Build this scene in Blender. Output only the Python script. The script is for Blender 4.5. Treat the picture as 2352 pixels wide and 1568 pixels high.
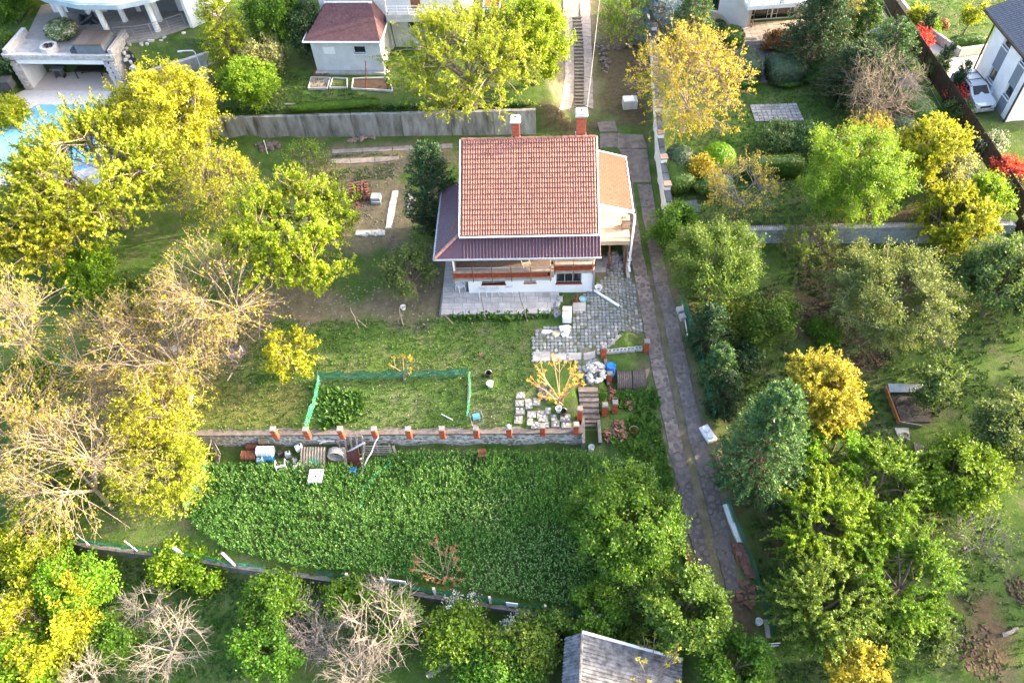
import bpy, math, random
import numpy as np
from mathutils import Vector, Matrix

for o in list(bpy.data.objects): bpy.data.objects.remove(o)
SC = bpy.context.scene
COL = SC.collection
KS = 1.27            # layout below is in units of 1.27 m; the finished place is brought to metres at the end

# ---------------------------------------------------------------- camera
TH, RO, FPX, HC = math.radians(51.5), math.radians(4.0), 3050/4000*2352, 33.0
vF = np.array([0, math.cos(TH), -math.sin(TH)]); vu = np.array([0, math.sin(TH), math.cos(TH)]); vr = np.array([1., 0, 0])
vR = math.cos(RO)*vr-math.sin(RO)*vu; vU = math.sin(RO)*vr+math.cos(RO)*vu
cam = bpy.data.cameras.new('camera'); camo = bpy.data.objects.new('camera', cam); COL.objects.link(camo)
cam.sensor_width = 36; cam.lens = 3050/4000*36; cam.clip_start = .5; cam.clip_end = 6000
camo.matrix_world = Matrix(((vR[0], vU[0], -vF[0], 0), (vR[1], vU[1], -vF[1], 0), (vR[2], vU[2], -vF[2], HC*KS), (0, 0, 0, 1)))
SC.camera = camo

# ---------------------------------------------------------------- sky, sun, exposure
SUN_EL, SUN_AZ = math.radians(17.5), math.radians(82)      # azimuth from +Y towards +X
w = bpy.data.worlds.new('World'); SC.world = w; w.use_nodes = True
nt = w.node_tree; nt.nodes.clear()
sky = nt.nodes.new('ShaderNodeTexSky'); sky.sky_type = 'NISHITA'; sky.sun_disc = False
sky.sun_elevation = SUN_EL; sky.sun_rotation = SUN_AZ; sky.air_density = .8; sky.dust_density = 6.0; sky.ozone_density = .6
bg = nt.nodes.new('ShaderNodeBackground'); bg.inputs[1].default_value = .15
wo = nt.nodes.new('ShaderNodeOutputWorld'); nt.links.new(sky.outputs[0], bg.inputs[0]); nt.links.new(bg.outputs[0], wo.inputs[0])
sl = bpy.data.lights.new('sun', 'SUN'); sl.energy = 2.0; sl.angle = math.radians(.6); sl.color = (1.0, .80, .52)
so = bpy.data.objects.new('sun', sl); COL.objects.link(so)
sd = Vector((math.sin(SUN_AZ)*math.cos(SUN_EL), math.cos(SUN_AZ)*math.cos(SUN_EL), math.sin(SUN_EL)))
so.rotation_euler = sd.to_track_quat('Z', 'Y').to_euler(); so.location = (60, 20, 60)
vs = SC.view_settings; vs.view_transform = 'Standard'; vs.look = 'None'; vs.exposure = 3.1; vs.gamma = 1; vs.use_curve_mapping = False

rng = np.random.default_rng(7); random.seed(7)
U = lambda a, b: random.uniform(a, b)

# ---------------------------------------------------------------- photograph px -> place
S4 = 1.70068
CR = dict(A=(1500,400,.5739),B=(0,0,.5102),C=(1000,0,.5952),D=(2300,0,.5102),E=(3000,0,.5741),G=(700,1200,.5527),I=(1900,1150,.4464),
 J=(0,500,.6378),K=(0,1400,.5102),L=(0,1967,.5952),M=(1200,1967,.6803),N=(2500,1700,.6378),O=(2500,800,.6378),F=(0,0,S4),b=(1700,960,.5208),
 v=(0,0,.6324),h=(1200,0,.5952),c=(3600,0,.5579),s=(2100,2400,.744),j=(900,1680,.5952),t=(2700,0,.5952),q=(2200,900,.3906),r=(3000,1450,.744),
 g=(2500,500,.6696),y=(850,400,.9487))
def dpx(c, x, y): o = CR[c]; return (o[0]+x*o[2])/S4, (o[1]+y*o[2])/S4
def sstep(t): t = np.clip(t, 0, 1); return t*t*(3-2*t)
def ray(dx, dy): return vF+vR*(dx-1176)/FPX-vU*(dy-784)/FPX
def PZ(dx, dy, z): d = ray(dx, dy); return np.array([0, 0, HC])+d*((z-HC)/d[2])
W2 = np.array([PZ(*dpx(*p), -2.9)[:2] for p in [('F',-60,1195),('L',250,190),('L',585,268),('L',895,305),('L',1205,340),('L',1560,398),('M',240,432),('M',735,515),('M',1365,612),('M',1960,712),('N',300,1300),('N',880,1350)]])
def interp(x, xs, ys): return np.interp(x, xs, ys)
GW_Y = lambda x: 32.65-.07*(x-17)
def ground(x, y):
    x = np.asarray(x, float); y = np.asarray(y, float)
    v = .0741*x+.9973*y
    # main plot, upper part
    up = interp(v, [18, 20.98, 24.5, 27.6, 29, 38, 43.6], [-1.2, -.95, -.45, -.06, 0, .2, .6])
    hi = interp(v, [43.6, 52, 62, 90], [2.35, 2.75, 3.6, 7])
    t3 = sstep((v-43.75)/.3)*sstep((11-x)/1.5)*sstep((x+20.6)/.4)
    w1 = np.where(x < 3.15, 20.98, np.where(x < 4.7, 20.98+(x-3.15)*.1, 24.6))
    lo = np.where(x > 4.7, interp(v, [8, 14, 19, 22, 25], [-3.2, -2.85, -2.15, -1.55, -1.3]), interp(v, [8, 14, 20.8], [-3.2, -2.85, -2.1]))
    stair = (x > 3.2) & (x < 4.65)
    stepw = np.where(stair, 4.2, .25)
    t1 = sstep((v-np.where((x > 3.2) & (x < 4.65), 19.9, w1))/stepw)
    tl = sstep((x+26)/5.)
    lo2 = lo*tl+(up-.3-.14*np.clip(22-v, 0, 30))*(1-tl)
    m = lo2*(1-t1)+up*t1
    m = np.where(stair & (v > 19.2) & (v < 24.6), np.minimum(m, interp(v, [19.2, 19.9, 24.1, 24.6], [-2.3, -2.25, -.72, -.45])), m)
    y2 = interp(x, W2[:, 0], W2[:, 1])
    t2 = sstep((y-y2+.35)/.3)
    low = -3.8-.05*np.clip(y2-y, 0, 12)
    m = low*(1-t2)+m*t2
    m = m*(1-t3)+hi*t3
    # drive and the orchard right of it
    dv = interp(y, [4, 10, 20, 25, 30, 36, 44, 50, 60, 90], [-3.9, -3.0, -1.8, -1.0, -.15, .35, .85, 1.5, 2.3, 5])
    td = sstep((x-5.9)/1.3)
    td = np.where(v > 43.7, sstep((x-3.5)/2.0), td)
    g = m*(1-td)+dv*td
    orc = dv-.15-.025*(x-10)
    to = sstep((x-10)/.8)
    g = g*(1-to)+np.where(y < y2, low, orc)*to
    tg = sstep((y-GW_Y(x))/.2)*sstep((x-10.1)/.15)
    gar = interp(y, [32, 50, 60, 90], [.75, 1.55, 1.7, 5])
    g = g*(1-tg)+gar*tg
    tn = sstep((x-28.3)/.6)*sstep((y-30.5)/2)
    g = g*(1-tn)+interp(y, [30, 40, 60, 90], [.5, 1.2, 1.5, 5])*tn
    # villa lot
    tv = sstep((-20.0-x)/.3)*sstep((v-37.5)/1.5)
    vil = np.where(y > 54.3-.14*(x+34), 3.85+.03*np.clip(y-53, 0, 40), np.where((x > -24.5) & (y > 52.6), 2.6, 1.2))
    vil = np.where((x < -34.8) & (y > 50.5), 2.2+.1*np.clip(y-52, 0, 40), vil)
    g = g*(1-tv)+vil*tv
    r = np.sqrt((x*.9)**2+(y-34)**2)
    return g+.25*np.clip(r-60, 0, 3000)**.75*np.sign(y-30)*.4
def gz(x, y): return float(ground(x, y))
_T = np.arange(24, 100, .08)
def P(dx, dy, z=None, dz=0.):
    """photograph px -> point on the ground (or on the level z)"""
    if z is not None: return Vector(PZ(dx, dy, z))
    d = ray(dx, dy); pts = np.array([0, 0, HC])+d[None, :]*_T[:, None]
    h = pts[:, 2]-ground(pts[:, 0], pts[:, 1])
    i = int(np.argmax(h < 0)) or len(_T)-1
    a, b = h[i-1], h[i]; f = a/(a-b) if a != b else 0
    p = pts[i-1]+(pts[i]-pts[i-1])*f
    return Vector((p[0], p[1], gz(p[0], p[1])+dz))
def at(c, x, y, z=None, dz=0.): return P(*dpx(c, x, y), z, dz)
def pxu(p):
    q = np.array(p)-np.array([0, 0, HC]); return FPX/float(q@vF)

# ---------------------------------------------------------------- materials
MT = {}
def mat(name, col, col2=None, rough=.85, scale=3., bump=.0, bscale=20., metal=0., spec=.3, var=.12, contrast=(.35, .65), detail=6, alpha=None, streak=None):
    if name in MT: return MT[name]
    m = bpy.data.materials.new(name); m.use_nodes = True; n = m.node_tree.nodes; l = m.node_tree.links
    b = n['Principled BSDF']; b.inputs['Roughness'].default_value = rough; b.inputs['Metallic'].default_value = metal
    b.inputs['Specular IOR Level'].default_value = spec
    c1 = (*col, 1); c2 = (*(col2 or tuple(c*.72 for c in col)), 1)
    tc = n.new('ShaderNodeTexCoord'); oi = n.new('ShaderNodeObjectInfo'); ge = n.new('ShaderNodeNewGeometry')
    nz = n.new('ShaderNodeTexNoise'); nz.inputs['Scale'].default_value = scale; nz.inputs['Detail'].default_value = detail; nz.inputs['Roughness'].default_value = .65
    ad = n.new('ShaderNodeVectorMath'); ad.operation = 'ADD'
    l.new(tc.outputs['Object'], ad.inputs[0]); l.new(oi.outputs['Random'], ad.inputs[1]); l.new(ad.outputs[0], nz.inputs['Vector'])
    if streak:
        ml = n.new('ShaderNodeVectorMath'); ml.operation = 'MULTIPLY'; ml.inputs[1].default_value = streak; l.new(ad.outputs[0], ml.inputs[0]); l.new(ml.outputs[0], nz.inputs['Vector'])
    rp = n.new('ShaderNodeValToRGB'); rp.color_ramp.elements[0].position, rp.color_ramp.elements[1].position = contrast
    rp.color_ramp.elements[0].color = c2; rp.color_ramp.elements[1].color = c1
    l.new(nz.outputs['Fac'], rp.inputs[0])
    s = n.new('ShaderNodeMath'); s.operation = 'ADD'; l.new(oi.outputs['Random'], s.inputs[0]); l.new(ge.outputs['Random Per Island'], s.inputs[1])
    fr = n.new('ShaderNodeMath'); fr.operation = 'FRACT'; l.new(s.outputs[0], fr.inputs[0])
    mr = n.new('ShaderNodeMapRange'); mr.inputs[3].default_value = 1-var; mr.inputs[4].default_value = 1+var; l.new(fr.outputs[0], mr.inputs[0])
    hs = n.new('ShaderNodeHueSaturation'); l.new(mr.outputs[0], hs.inputs['Value']); l.new(rp.outputs[0], hs.inputs['Color'])
    l.new(hs.outputs[0], b.inputs['Base Color'])
    if bump:
        n2 = n.new('ShaderNodeTexNoise'); n2.inputs['Scale'].default_value = bscale; n2.inputs['Detail'].default_value = 5; l.new(tc.outputs['Object'], n2.inputs['Vector'])
        bp = n.new('ShaderNodeBump'); bp.inputs['Strength'].default_value = bump; bp.inputs['Distance'].default_value = .05
        l.new(n2.outputs['Fac'], bp.inputs['Height']); l.new(bp.outputs[0], b.inputs['Normal'])
    MT[name] = m; return m
def leafmat(name, dark, mid, light, trans=.38, rough=.55, tr_col=None):
    if name in MT: return MT[name]
    m = bpy.data.materials.new(name); m.use_nodes = True; n = m.node_tree.nodes; l = m.node_tree.links
    b = n['Principled BSDF']; b.inputs['Roughness'].default_value = rough; b.inputs['Specular IOR Level'].default_value = .3
    a = n.new('ShaderNodeAttribute'); a.attribute_name = 'lv'
    rp = n.new('ShaderNodeValToRGB'); e = rp.color_ramp.elements
    e[0].color = (*dark, 1); e[1].color = (*light, 1); e[1].position = 1; k = e.new(.5); k.color = (*mid, 1)
    l.new(a.outputs['Fac'], rp.inputs[0])
    oi = n.new('ShaderNodeObjectInfo'); mh = n.new('ShaderNodeMapRange'); mh.inputs[3].default_value = .485; mh.inputs[4].default_value = .515; l.new(oi.outputs['Random'], mh.inputs[0])
    hs = n.new('ShaderNodeHueSaturation'); l.new(mh.outputs[0], hs.inputs['Hue']); l.new(rp.outputs[0], hs.inputs['Color']); l.new(hs.outputs[0], b.inputs['Base Color'])
    t = n.new('ShaderNodeBsdfTranslucent'); mx = n.new('ShaderNodeMixShader'); mx.inputs[0].default_value = trans
    tm = n.new('ShaderNodeMix'); tm.data_type = 'RGBA'; tm.blend_type = 'MULTIPLY'; tm.inputs[0].default_value = 1
    l.new(hs.outputs[0], tm.inputs[6]); tm.inputs[7].default_value = (*(tr_col or (1.5, 1.35, .6)), 1); l.new(tm.outputs[2], t.inputs['Color'])
    l.new(b.outputs[0], mx.inputs[1]); l.new(t.outputs[0], mx.inputs[2]); l.new(mx.outputs[0], n['Material Output'].inputs['Surface'])
    MT[name] = m; return m
def glass(name, col=(.02, .025, .03), rough=.08):
    return mat(name, col, rough=rough, spec=.8, var=.05, scale=1.)
def netmat(name, col, scale=14., hole=.5):
    """knotted plastic net: strands opaque, meshes open, drawn on the sheet's own UV"""
    if name in MT: return MT[name]
    m = bpy.data.materials.new(name); m.use_nodes = True; n = m.node_tree.nodes; l = m.node_tree.links
    b = n['Principled BSDF']; b.inputs['Base Color'].default_value = (*col, 1); b.inputs['Roughness'].default_value = .5
    uv = n.new('ShaderNodeUVMap'); sp = n.new('ShaderNodeSeparateXYZ'); l.new(uv.outputs[0], sp.inputs[0])
    def M(op, a, b_): 
        k = n.new('ShaderNodeMath'); k.operation = op
        for i, q in enumerate((a, b_)):
            if hasattr(q, 'node'): l.new(q, k.inputs[i])
            elif q is not None: k.inputs[i].default_value = q
        return k.outputs[0]
    s1 = M('ADD', sp.outputs[0], sp.outputs[1]); s2 = M('SUBTRACT', sp.outputs[0], sp.outputs[1])
    f1 = M('FRACT', M('MULTIPLY', s1, scale), None); f2 = M('FRACT', M('MULTIPLY', s2, scale), None)
    st = M('MAXIMUM', M('LESS_THAN', f1, hole), M('LESS_THAN', f2, hole))
    tr = n.new('ShaderNodeBsdfTransparent'); mx = n.new('ShaderNodeMixShader'); l.new(st, mx.inputs[0]); l.new(tr.outputs[0], mx.inputs[1]); l.new(b.outputs[0], mx.inputs[2])
    l.new(mx.outputs[0], n['Material Output'].inputs['Surface']); MT[name] = m; return m

WHITE = mat('white_plaster', (.80, .80, .79), (.70, .70, .69), scale=1.5, var=.02, bump=.15, bscale=40)
GREYP = mat('grey_plaster', (.58, .60, .61), (.46, .48, .50), scale=1.2, var=.03, bump=.2, bscale=40)
CONC = mat('concrete', (.42, .41, .39), (.27, .26, .25), scale=2.2, bump=.3, bscale=30)
CONCD = mat('dark_concrete', (.20, .19, .18), (.11, .105, .10), scale=3, bump=.3, bscale=25)
CONCL = mat('light_concrete', (.55, .54, .52), (.40, .39, .37), scale=2, bump=.25)
TERRA = mat('terracotta', (.245, .118, .095), (.165, .076, .06), scale=5, bump=.1, var=.12, rough=.7)
TERRAF = mat('terracotta_shingle', (.215, .07, .045), (.165, .052, .034), scale=4, bump=.15, var=.12)
PURP = mat('purple_metal', (.085, .042, .062), (.07, .034, .05), rough=.38, spec=.5, scale=2, var=.06)
PSHIN = mat('purple_shingle', (.105, .055, .062), (.07, .036, .042), scale=7, bump=.3, var=.14, rough=.8)
BRICK = mat('brick_red', (.40, .095, .045), (.27, .055, .03), scale=9, bump=.4, bscale=30, var=.16)
MORT = mat('mortar', (.40, .37, .34), (.30, .28, .26), scale=6)
WPAINT = mat('white_paint', (.78, .79, .80), (.66, .67, .68), rough=.5, scale=3, var=.03)
PLAST = mat('white_plastic', (.76, .77, .78), (.64, .65, .66), rough=.4, scale=4, var=.06)
GALV = mat('galvanised', (.45, .47, .50), (.32, .34, .37), rough=.45, metal=.6, scale=5)
RUST = mat('rust', (.20, .075, .035), (.10, .04, .025), rough=.9, scale=7, bump=.3)
WOODG = mat('weathered_wood', (.30, .27, .24), (.17, .15, .135), scale=6, bump=.4, bscale=30)
WOODB = mat('brown_wood', (.26, .13, .06), (.15, .07, .035), scale=6, bump=.3)
BLACKM = mat('black_metal', (.025, .022, .02), (.04, .032, .028), rough=.5, spec=.5, scale=4)
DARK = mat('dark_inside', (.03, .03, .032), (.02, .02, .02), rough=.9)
GLASS = glass('window_glass')
SLATE = mat('slate_blue', (.06, .075, .10), (.045, .055, .075), rough=.5, scale=5, var=.1)
BLUEP = mat('blue_plastic', (.02, .17, .55), (.015, .12, .42), rough=.4, scale=3)
CYANP = mat('cyan_plastic', (.12, .42, .50), (.10, .34, .42), rough=.5, scale=3)
BLUEG = mat('faded_blue', (.22, .38, .46), (.15, .27, .33), rough=.6, scale=4)
STONEW = mat('pale_stone', (.50, .49, .46), (.36, .35, .33), scale=4, bump=.5, var=.28)
STONEM = mat('wall_stone_brown', (.27, .24, .21), (.17, .15, .135), scale=4, bump=.5, var=.4)
STONED = mat('dark_stone', (.155, .128, .115), (.10, .085, .077), scale=5, bump=.4, var=.2)
STONEB = mat('cobble_stone', (.24, .255, .265), (.15, .158, .165), scale=5, bump=.4, var=.25)
BARK = mat('bark', (.26, .20, .15), (.13, .10, .075), scale=8, bump=.6, bscale=25, var=.1)
BARKP = mat('pale_bark', (.30, .245, .185), (.18, .14, .105), scale=8, bump=.5, bscale=25, var=.1)
DEADW = mat('dead_wood', (.36, .31, .26), (.22, .19, .16), scale=8, bump=.5, bscale=25, var=.1)
DEADG = mat('grey_dead_wood', (.24, .215, .21), (.15, .135, .13), scale=8, bump=.5, var=.1)
TARPAPER = mat('worn_corrugated', (.20, .205, .22), (.06, .06, .068), scale=3.5, bump=.4, var=.12)
FELT = mat('brown_felt', (.15, .12, .10), (.085, .07, .06), scale=6, bump=.4)
SOIL = mat('soil', (.13, .082, .056), (.075, .048, .034), scale=4, bump=.7, bscale=12, var=.25)
GNET = netmat('green_net', (.03, .24, .13), 9., .30)
GSHADE = netmat('green_shade_net', (.02, .15, .085), 12., .48)
WIRE = mat('wire', (.30, .30, .30), rough=.5, metal=.5)

# ---------------------------------------------------------------- mesh helpers
class MB:
    def __init__(s): s.v = []; s.f = []; s.mi = []
    def add(s, vs, fs, m=0):
        k = len(s.v); s.v += [tuple(p) for p in vs]; s.f += [tuple(i+k for i in q) for q in fs]; s.mi += [m]*len(fs); return s
    def box(s, c, d, rz=0., M=None, m=0, taper=1.):
        x, y, z = d[0]/2, d[1]/2, d[2]/2; vs = []
        for sz in (-1, 1):
            k = taper if sz > 0 else 1
            for sx, sy in ((-1, -1), (1, -1), (1, 1), (-1, 1)): vs.append(Vector((sx*x*k, sy*y*k, sz*z)))
        R = M or Matrix.Rotation(rz, 4, 'Z')
        vs = [(R @ p)+Vector(c) for p in vs]
        return s.add(vs, [(3, 2, 1, 0), (4, 5, 6, 7), (0, 1, 5, 4), (1, 2, 6, 5), (2, 3, 7, 6), (3, 0, 4, 7)], m)
    def beam(s, a, b, w, h, m=0, up=(0, 0, 1)):
        a, b = Vector(a), Vector(b); d = b-a; L = d.length; d.normalize(); u = Vector(up)
        if abs(d.dot(u)) > .98: u = Vector((0, 1, 0))
        sd = d.cross(u).normalized(); u = sd.cross(d)
        M = Matrix((sd, d, u)).transposed().to_4x4()
        return s.box((a+b)/2, (w, L, h), M=M, m=m)
    def tube(s, pts, r, n=8, m=0, cap=True):
        pts = [Vector(p) for p in pts]; rr = r if isinstance(r, (list, tuple)) else [r]*len(pts); vs = []; fs = []; pv = None
        for i, p in enumerate(pts):
            d = (pts[min(i+1, len(pts)-1)]-pts[max(i-1, 0)]).normalized()
            u = pv if pv is not None and abs(pv.dot(d)) < .95 else (Vector((1, 0, 0)) if abs(d.x) < .9 else Vector((0, 1, 0)))
            a = (u-d*u.dot(d)).normalized(); b = d.cross(a); pv = a
            vs += [p+(a*math.cos(t)+b*math.sin(t))*rr[i] for t in [2*math.pi*k/n for k in range(n)]]
        for i in range(len(pts)-1):
            for k in range(n): fs.append((i*n+k, i*n+(k+1) % n, (i+1)*n+(k+1) % n, (i+1)*n+k))
        if cap: fs += [tuple(range(n-1, -1, -1)), tuple(range((len(pts)-1)*n, len(pts)*n))]
        return s.add(vs, fs, m)
    def lathe(s, prof, n=16, c=(0, 0, 0), m=0, M=None):
        vs = []; fs = []
        for r, z in prof:
            for k in range(n):
                p = Vector((r*math.cos(2*math.pi*k/n), r*math.sin(2*math.pi*k/n), z)); vs.append((M @ p if M else p)+Vector(c))
        for i in range(len(prof)-1):
            for k in range(n): fs.append((i*n+k, i*n+(k+1) % n, (i+1)*n+(k+1) % n, (i+1)*n+k))
        return s.add(vs, fs, m)
    def prism(s, poly, z0, z1, m=0):
        n = len(poly); vs = [(p[0], p[1], z0) for p in poly]+[(p[0], p[1], z1) for p in poly]
        fs = [tuple(range(n-1, -1, -1)), tuple(range(n, 2*n))]+[(i, (i+1) % n, n+(i+1) % n, n+i) for i in range(n)]
        return s.add(vs, fs, m)
    def slab(s, top, th, m=0):
        n = len(top); vs = [tuple(p) for p in top]+[(p[0], p[1], p[2]-th) for p in top]
        fs = [tuple(range(n)), tuple(range(2*n-1, n-1, -1))]+[(i, n+i, n+(i+1) % n, (i+1) % n) for i in range(n)]
        return s.add(vs, fs, m)
    def panel(s, a, b, c, d, th, m=0):
        """a thick quad through four points, thickened along its normal"""
        a, b, c, d = map(Vector, (a, b, c, d)); n = (b-a).cross(d-a).normalized()*th
        return s.add([a, b, c, d, a-n, b-n, c-n, d-n], [(0, 1, 2, 3), (7, 6, 5, 4), (0, 4, 5, 1), (1, 5, 6, 2), (2, 6, 7, 3), (3, 7, 4, 0)], m)
    def mesh(s, name, mats):
        me = bpy.data.meshes.new(name); me.from_pydata(s.v, [], s.f); 
        for q in (mats if isinstance(mats, (list, tuple)) else [mats]): me.materials.append(q)
        if any(s.mi): me.polygons.foreach_set('material_index', s.mi)
        me.update(); return me
    def build(s, name, mats, parent=None, loc=(0, 0, 0), rz=0., smooth=False):
        me = s.mesh(name, mats)
        if smooth: me.polygons.foreach_set('use_smooth', [True]*len(me.polygons))
        return link(name, me, parent, loc, rz)
def link(name, me, parent=None, loc=(0, 0, 0), rz=0., M=None):
    o = bpy.data.objects.new(name, me); COL.objects.link(o); o.parent = parent
    if M is not None: o.matrix_local = M
    else: o.location = loc; o.rotation_euler = (0, 0, rz)
    return o
def tag(o, label=None, cat=None, group=None, kind=None):
    if label: o['label'] = label
    if cat: o['category'] = cat
    if group: o['group'] = group
    if kind: o['kind'] = kind
    return o
def thing(name, label, cat, loc=(0, 0, 0), rz=0., group=None):
    return tag(link(name, None, None, loc, rz), label, cat, group)
def pieces(parent, name, me, mats, big=None, limit=300):
    """one object for each piece up to the limit, the farthest rest joined into one stuff part. me: mesh or list of meshes"""
    ms = me if isinstance(me, list) else [me]
    for i, M in enumerate(mats[:limit]): link(name, ms[i % len(ms)], parent, M=M)
    rest = mats[limit:]
    if rest:
        b = MB()
        for i, M in enumerate(rest):
            q = ms[i % len(ms)]; b.add([M @ v.co for v in q.vertices], [tuple(p.vertices) for p in q.polygons])
        tag(b.build(name+'_rest', list(ms[0].materials), parent), kind='stuff')
def npmesh(name, V, Fq, mats, lv=None, smooth=False):
    me = bpy.data.meshes.new(name); V = np.asarray(V, np.float32); Fq = np.asarray(Fq, np.int32); k = Fq.shape[1]
    me.vertices.add(len(V)); me.vertices.foreach_set('co', V.ravel()); me.loops.add(Fq.size); me.polygons.add(len(Fq))
    me.loops.foreach_set('vertex_index', Fq.ravel()); me.polygons.foreach_set('loop_start', np.arange(0, Fq.size, k, dtype=np.int32))
    if smooth: me.polygons.foreach_set('use_smooth', np.ones(len(Fq), bool))
    for q in (mats if isinstance(mats, (list, tuple)) else [mats]): me.materials.append(q)
    if lv is not None:
        a = me.attributes.new('lv', 'FLOAT', 'FACE'); a.data.foreach_set('value', np.asarray(lv, np.float32))
    me.update(calc_edges=True); return me
def inpoly(px, py, poly):
    px = np.asarray(px, float); r = np.zeros(px.shape, bool); n = len(poly)
    for i in range(n):
        x1, y1 = poly[i][0], poly[i][1]; x2, y2 = poly[(i+1) % n][0], poly[(i+1) % n][1]
        c = ((y1 > py) != (y2 > py)); 
        with np.errstate(divide='ignore', invalid='ignore'): r ^= c & (px < (x2-x1)*(py-y1)/(y2-y1+1e-12)+x1)
    return r
def gpoly(c, pts): return [at(c, *p) for p in pts]
def vnoise(x, y, s, seed=0):
    """cheap smooth value noise for scatter and soil masks"""
    r = np.random.default_rng(seed); g = r.random((64, 64)); x = np.asarray(x)*s; y = np.asarray(y)*s
    xi = np.floor(x).astype(int); yi = np.floor(y).astype(int); fx = sstep(x-xi); fy = sstep(y-yi)
    G = lambda a, b: g[a % 64, b % 64]
    return (G(xi, yi)*(1-fx)+G(xi+1, yi)*fx)*(1-fy)+(G(xi, yi+1)*(1-fx)+G(xi+1, yi+1)*fx)*fy
def fbm(x, y, s, seed=0): return .5*vnoise(x, y, s, seed)+.3*vnoise(x, y, s*2.3, seed+1)+.2*vnoise(x, y, s*5.1, seed+2)
# ---------------------------------------------------------------- the ground: one sheet, terraced, out to the horizon
DIRT = [gpoly('F', p) for p in ([(690,380),(930,370),(950,560),(830,600),(700,560)], [(560,640),(880,690),(1000,735),(1000,745),(560,735),(540,700)],
  [(430,760),(520,700),(640,740),(480,900)], [(150,850),(440,740),(430,860),(300,950),(200,980)], [(1000,560),(1060,560),(1010,720),(870,690)])]
DIRT += [gpoly('I', [(1330,-200),(1640,-200),(1760,300),(1900,800),(2020,1400),(2080,1700),(1640,1700),(1540,1000),(1380,330)]), gpoly('N', [(150,0),(480,0),(640,700),(720,1200),(500,1250),(300,700)]), gpoly('C', [(1960,0),(2230,0),(2260,700),(1960,760)]), gpoly('C',[(480,940),(1300,930),(1300,1060),(480,1090)]), gpoly('q',[(300,250),(700,250),(760,896),(300,896)])]
YELLOWG = [gpoly('F', p) for p in ([(450,880),(700,870),(690,1000),(450,1000)],)]  # yellower patch over the left part of the lawn
BARES = [gpoly('F', p) for p in ([(1700,720),(1820,640),(1960,560),(2000,700),(1960,800),(1800,790)], [(1880,560),(1990,560),(2030,850),(1930,840)], [(2190,1330),(2300,1380),(2330,1568),(2230,1568)],
  [(1700,1120),(1800,1100),(1830,1250),(1740,1270)], [(1370,0),(1480,60),(1480,300),(1380,270)], [(640,1180),(760,1190),(760,1260),(500,1230)],[(1240,270),(1380,270),(1360,320),(1250,310)],
  [(1640,1370),(1730,1330),(1760,1480),(1660,1470)],[(1890,480),(2150,470),(2130,540),(1900,545)],[(2130,1030),(2180,1050),(2170,1180),(2120,1200)])]
def axis(a, b, st, far):
    i = np.arange(a, b+1e-6, st); o = [30, 80, 200, 500, 1200, 3000]
    return np.concatenate([[a-q for q in reversed(o)], i, [b+q for q in o]])
gx = axis(-46, 46, .22, 0); gy = axis(3, 76, .22, 0)
X, Y = np.meshgrid(gx, gy, indexing='xy'); Zg = ground(X, Y)
Zg += np.where((np.abs(X) < 46) & (Y < 76), .07*(fbm(X, Y, .9, 3)-.5), 0)
nx, ny = len(gx), len(gy)
idx = np.arange(nx*ny).reshape(ny, nx)
Fq = np.stack([idx[:-1, :-1], idx[:-1, 1:], idx[1:, 1:], idx[1:, :-1]], -1).reshape(-1, 4)
gme = npmesh('ground', np.stack([X, Y, Zg], -1).reshape(-1, 3), Fq, [], smooth=True)
def softmask(polys):
    m = np.zeros(X.shape); jx = X+1.2*(fbm(X, Y, .8, 11)-.5)*2; jy = Y+1.2*(fbm(X, Y, .8, 17)-.5)*2
    for p in polys: m = np.maximum(m, inpoly(jx, jy, p))
    for _ in range(2): m = (m+np.roll(m, 1, 0)+np.roll(m, -1, 0)+np.roll(m, 1, 1)+np.roll(m, -1, 1))/5
    return m
MD, MY, MS = softmask(DIRT), softmask(YELLOWG), softmask(BARES)
ca = gme.color_attributes.new('soil', 'FLOAT_COLOR', 'POINT')
ca.data.foreach_set('color', np.stack([MD, MY, MS, np.ones_like(MD)], -1).reshape(-1).astype(np.float32))
gm = bpy.data.materials.new('ground_turf'); gm.use_nodes = True; n = gm.node_tree.nodes; l = gm.node_tree.links; b = n['Principled BSDF']
b.inputs['Roughness'].default_value = .95; b.inputs['Specular IOR Level'].default_value = .1
tc = n.new('ShaderNodeTexCoord'); at_ = n.new('ShaderNodeAttribute'); at_.attribute_name = 'soil'; sep = n.new('ShaderNodeSeparateColor'); l.new(at_.outputs['Color'], sep.inputs[0])
def NZ(sc, det=6, ro=.65):
    k = n.new('ShaderNodeTexNoise'); k.inputs['Scale'].default_value = sc; k.inputs['Detail'].default_value = det; k.inputs['Roughness'].default_value = ro; l.new(tc.outputs['Object'], k.inputs['Vector']); return k.outputs['Fac']
def RP(f, a, ca_, b_, cb):
    k = n.new('ShaderNodeValToRGB'); k.color_ramp.elements[0].position = a; k.color_ramp.elements[0].color = (*ca_, 1); k.color_ramp.elements[1].position = b_; k.color_ramp.elements[1].color = (*cb, 1); l.new(f, k.inputs[0]); return k.outputs[0]
def MX(f, a, c):
    k = n.new('ShaderNodeMix'); k.data_type = 'RGBA'; l.new(f, k.inputs[0]); l.new(a, k.inputs[6]); l.new(c, k.inputs[7]); return k.outputs[2]
def MA(op, a, c):
    k = n.new('ShaderNodeMath'); k.operation = op; k.use_clamp = True
    for i, q in enumerate((a, c)):
        if hasattr(q, 'node'): l.new(q, k.inputs[i])
        else: k.inputs[i].default_value = q
    return k.outputs[0]
grass = RP(NZ(1.3), .3, (.032, .078, .014), .72, (.085, .145, .030)); grass = MX(RP(NZ(7), .45, (0, 0, 0), .75, (.6, .6, .6)), grass, RP(NZ(23), .3, (.06, .10, .022), .7, (.16, .165, .06)))
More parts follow.
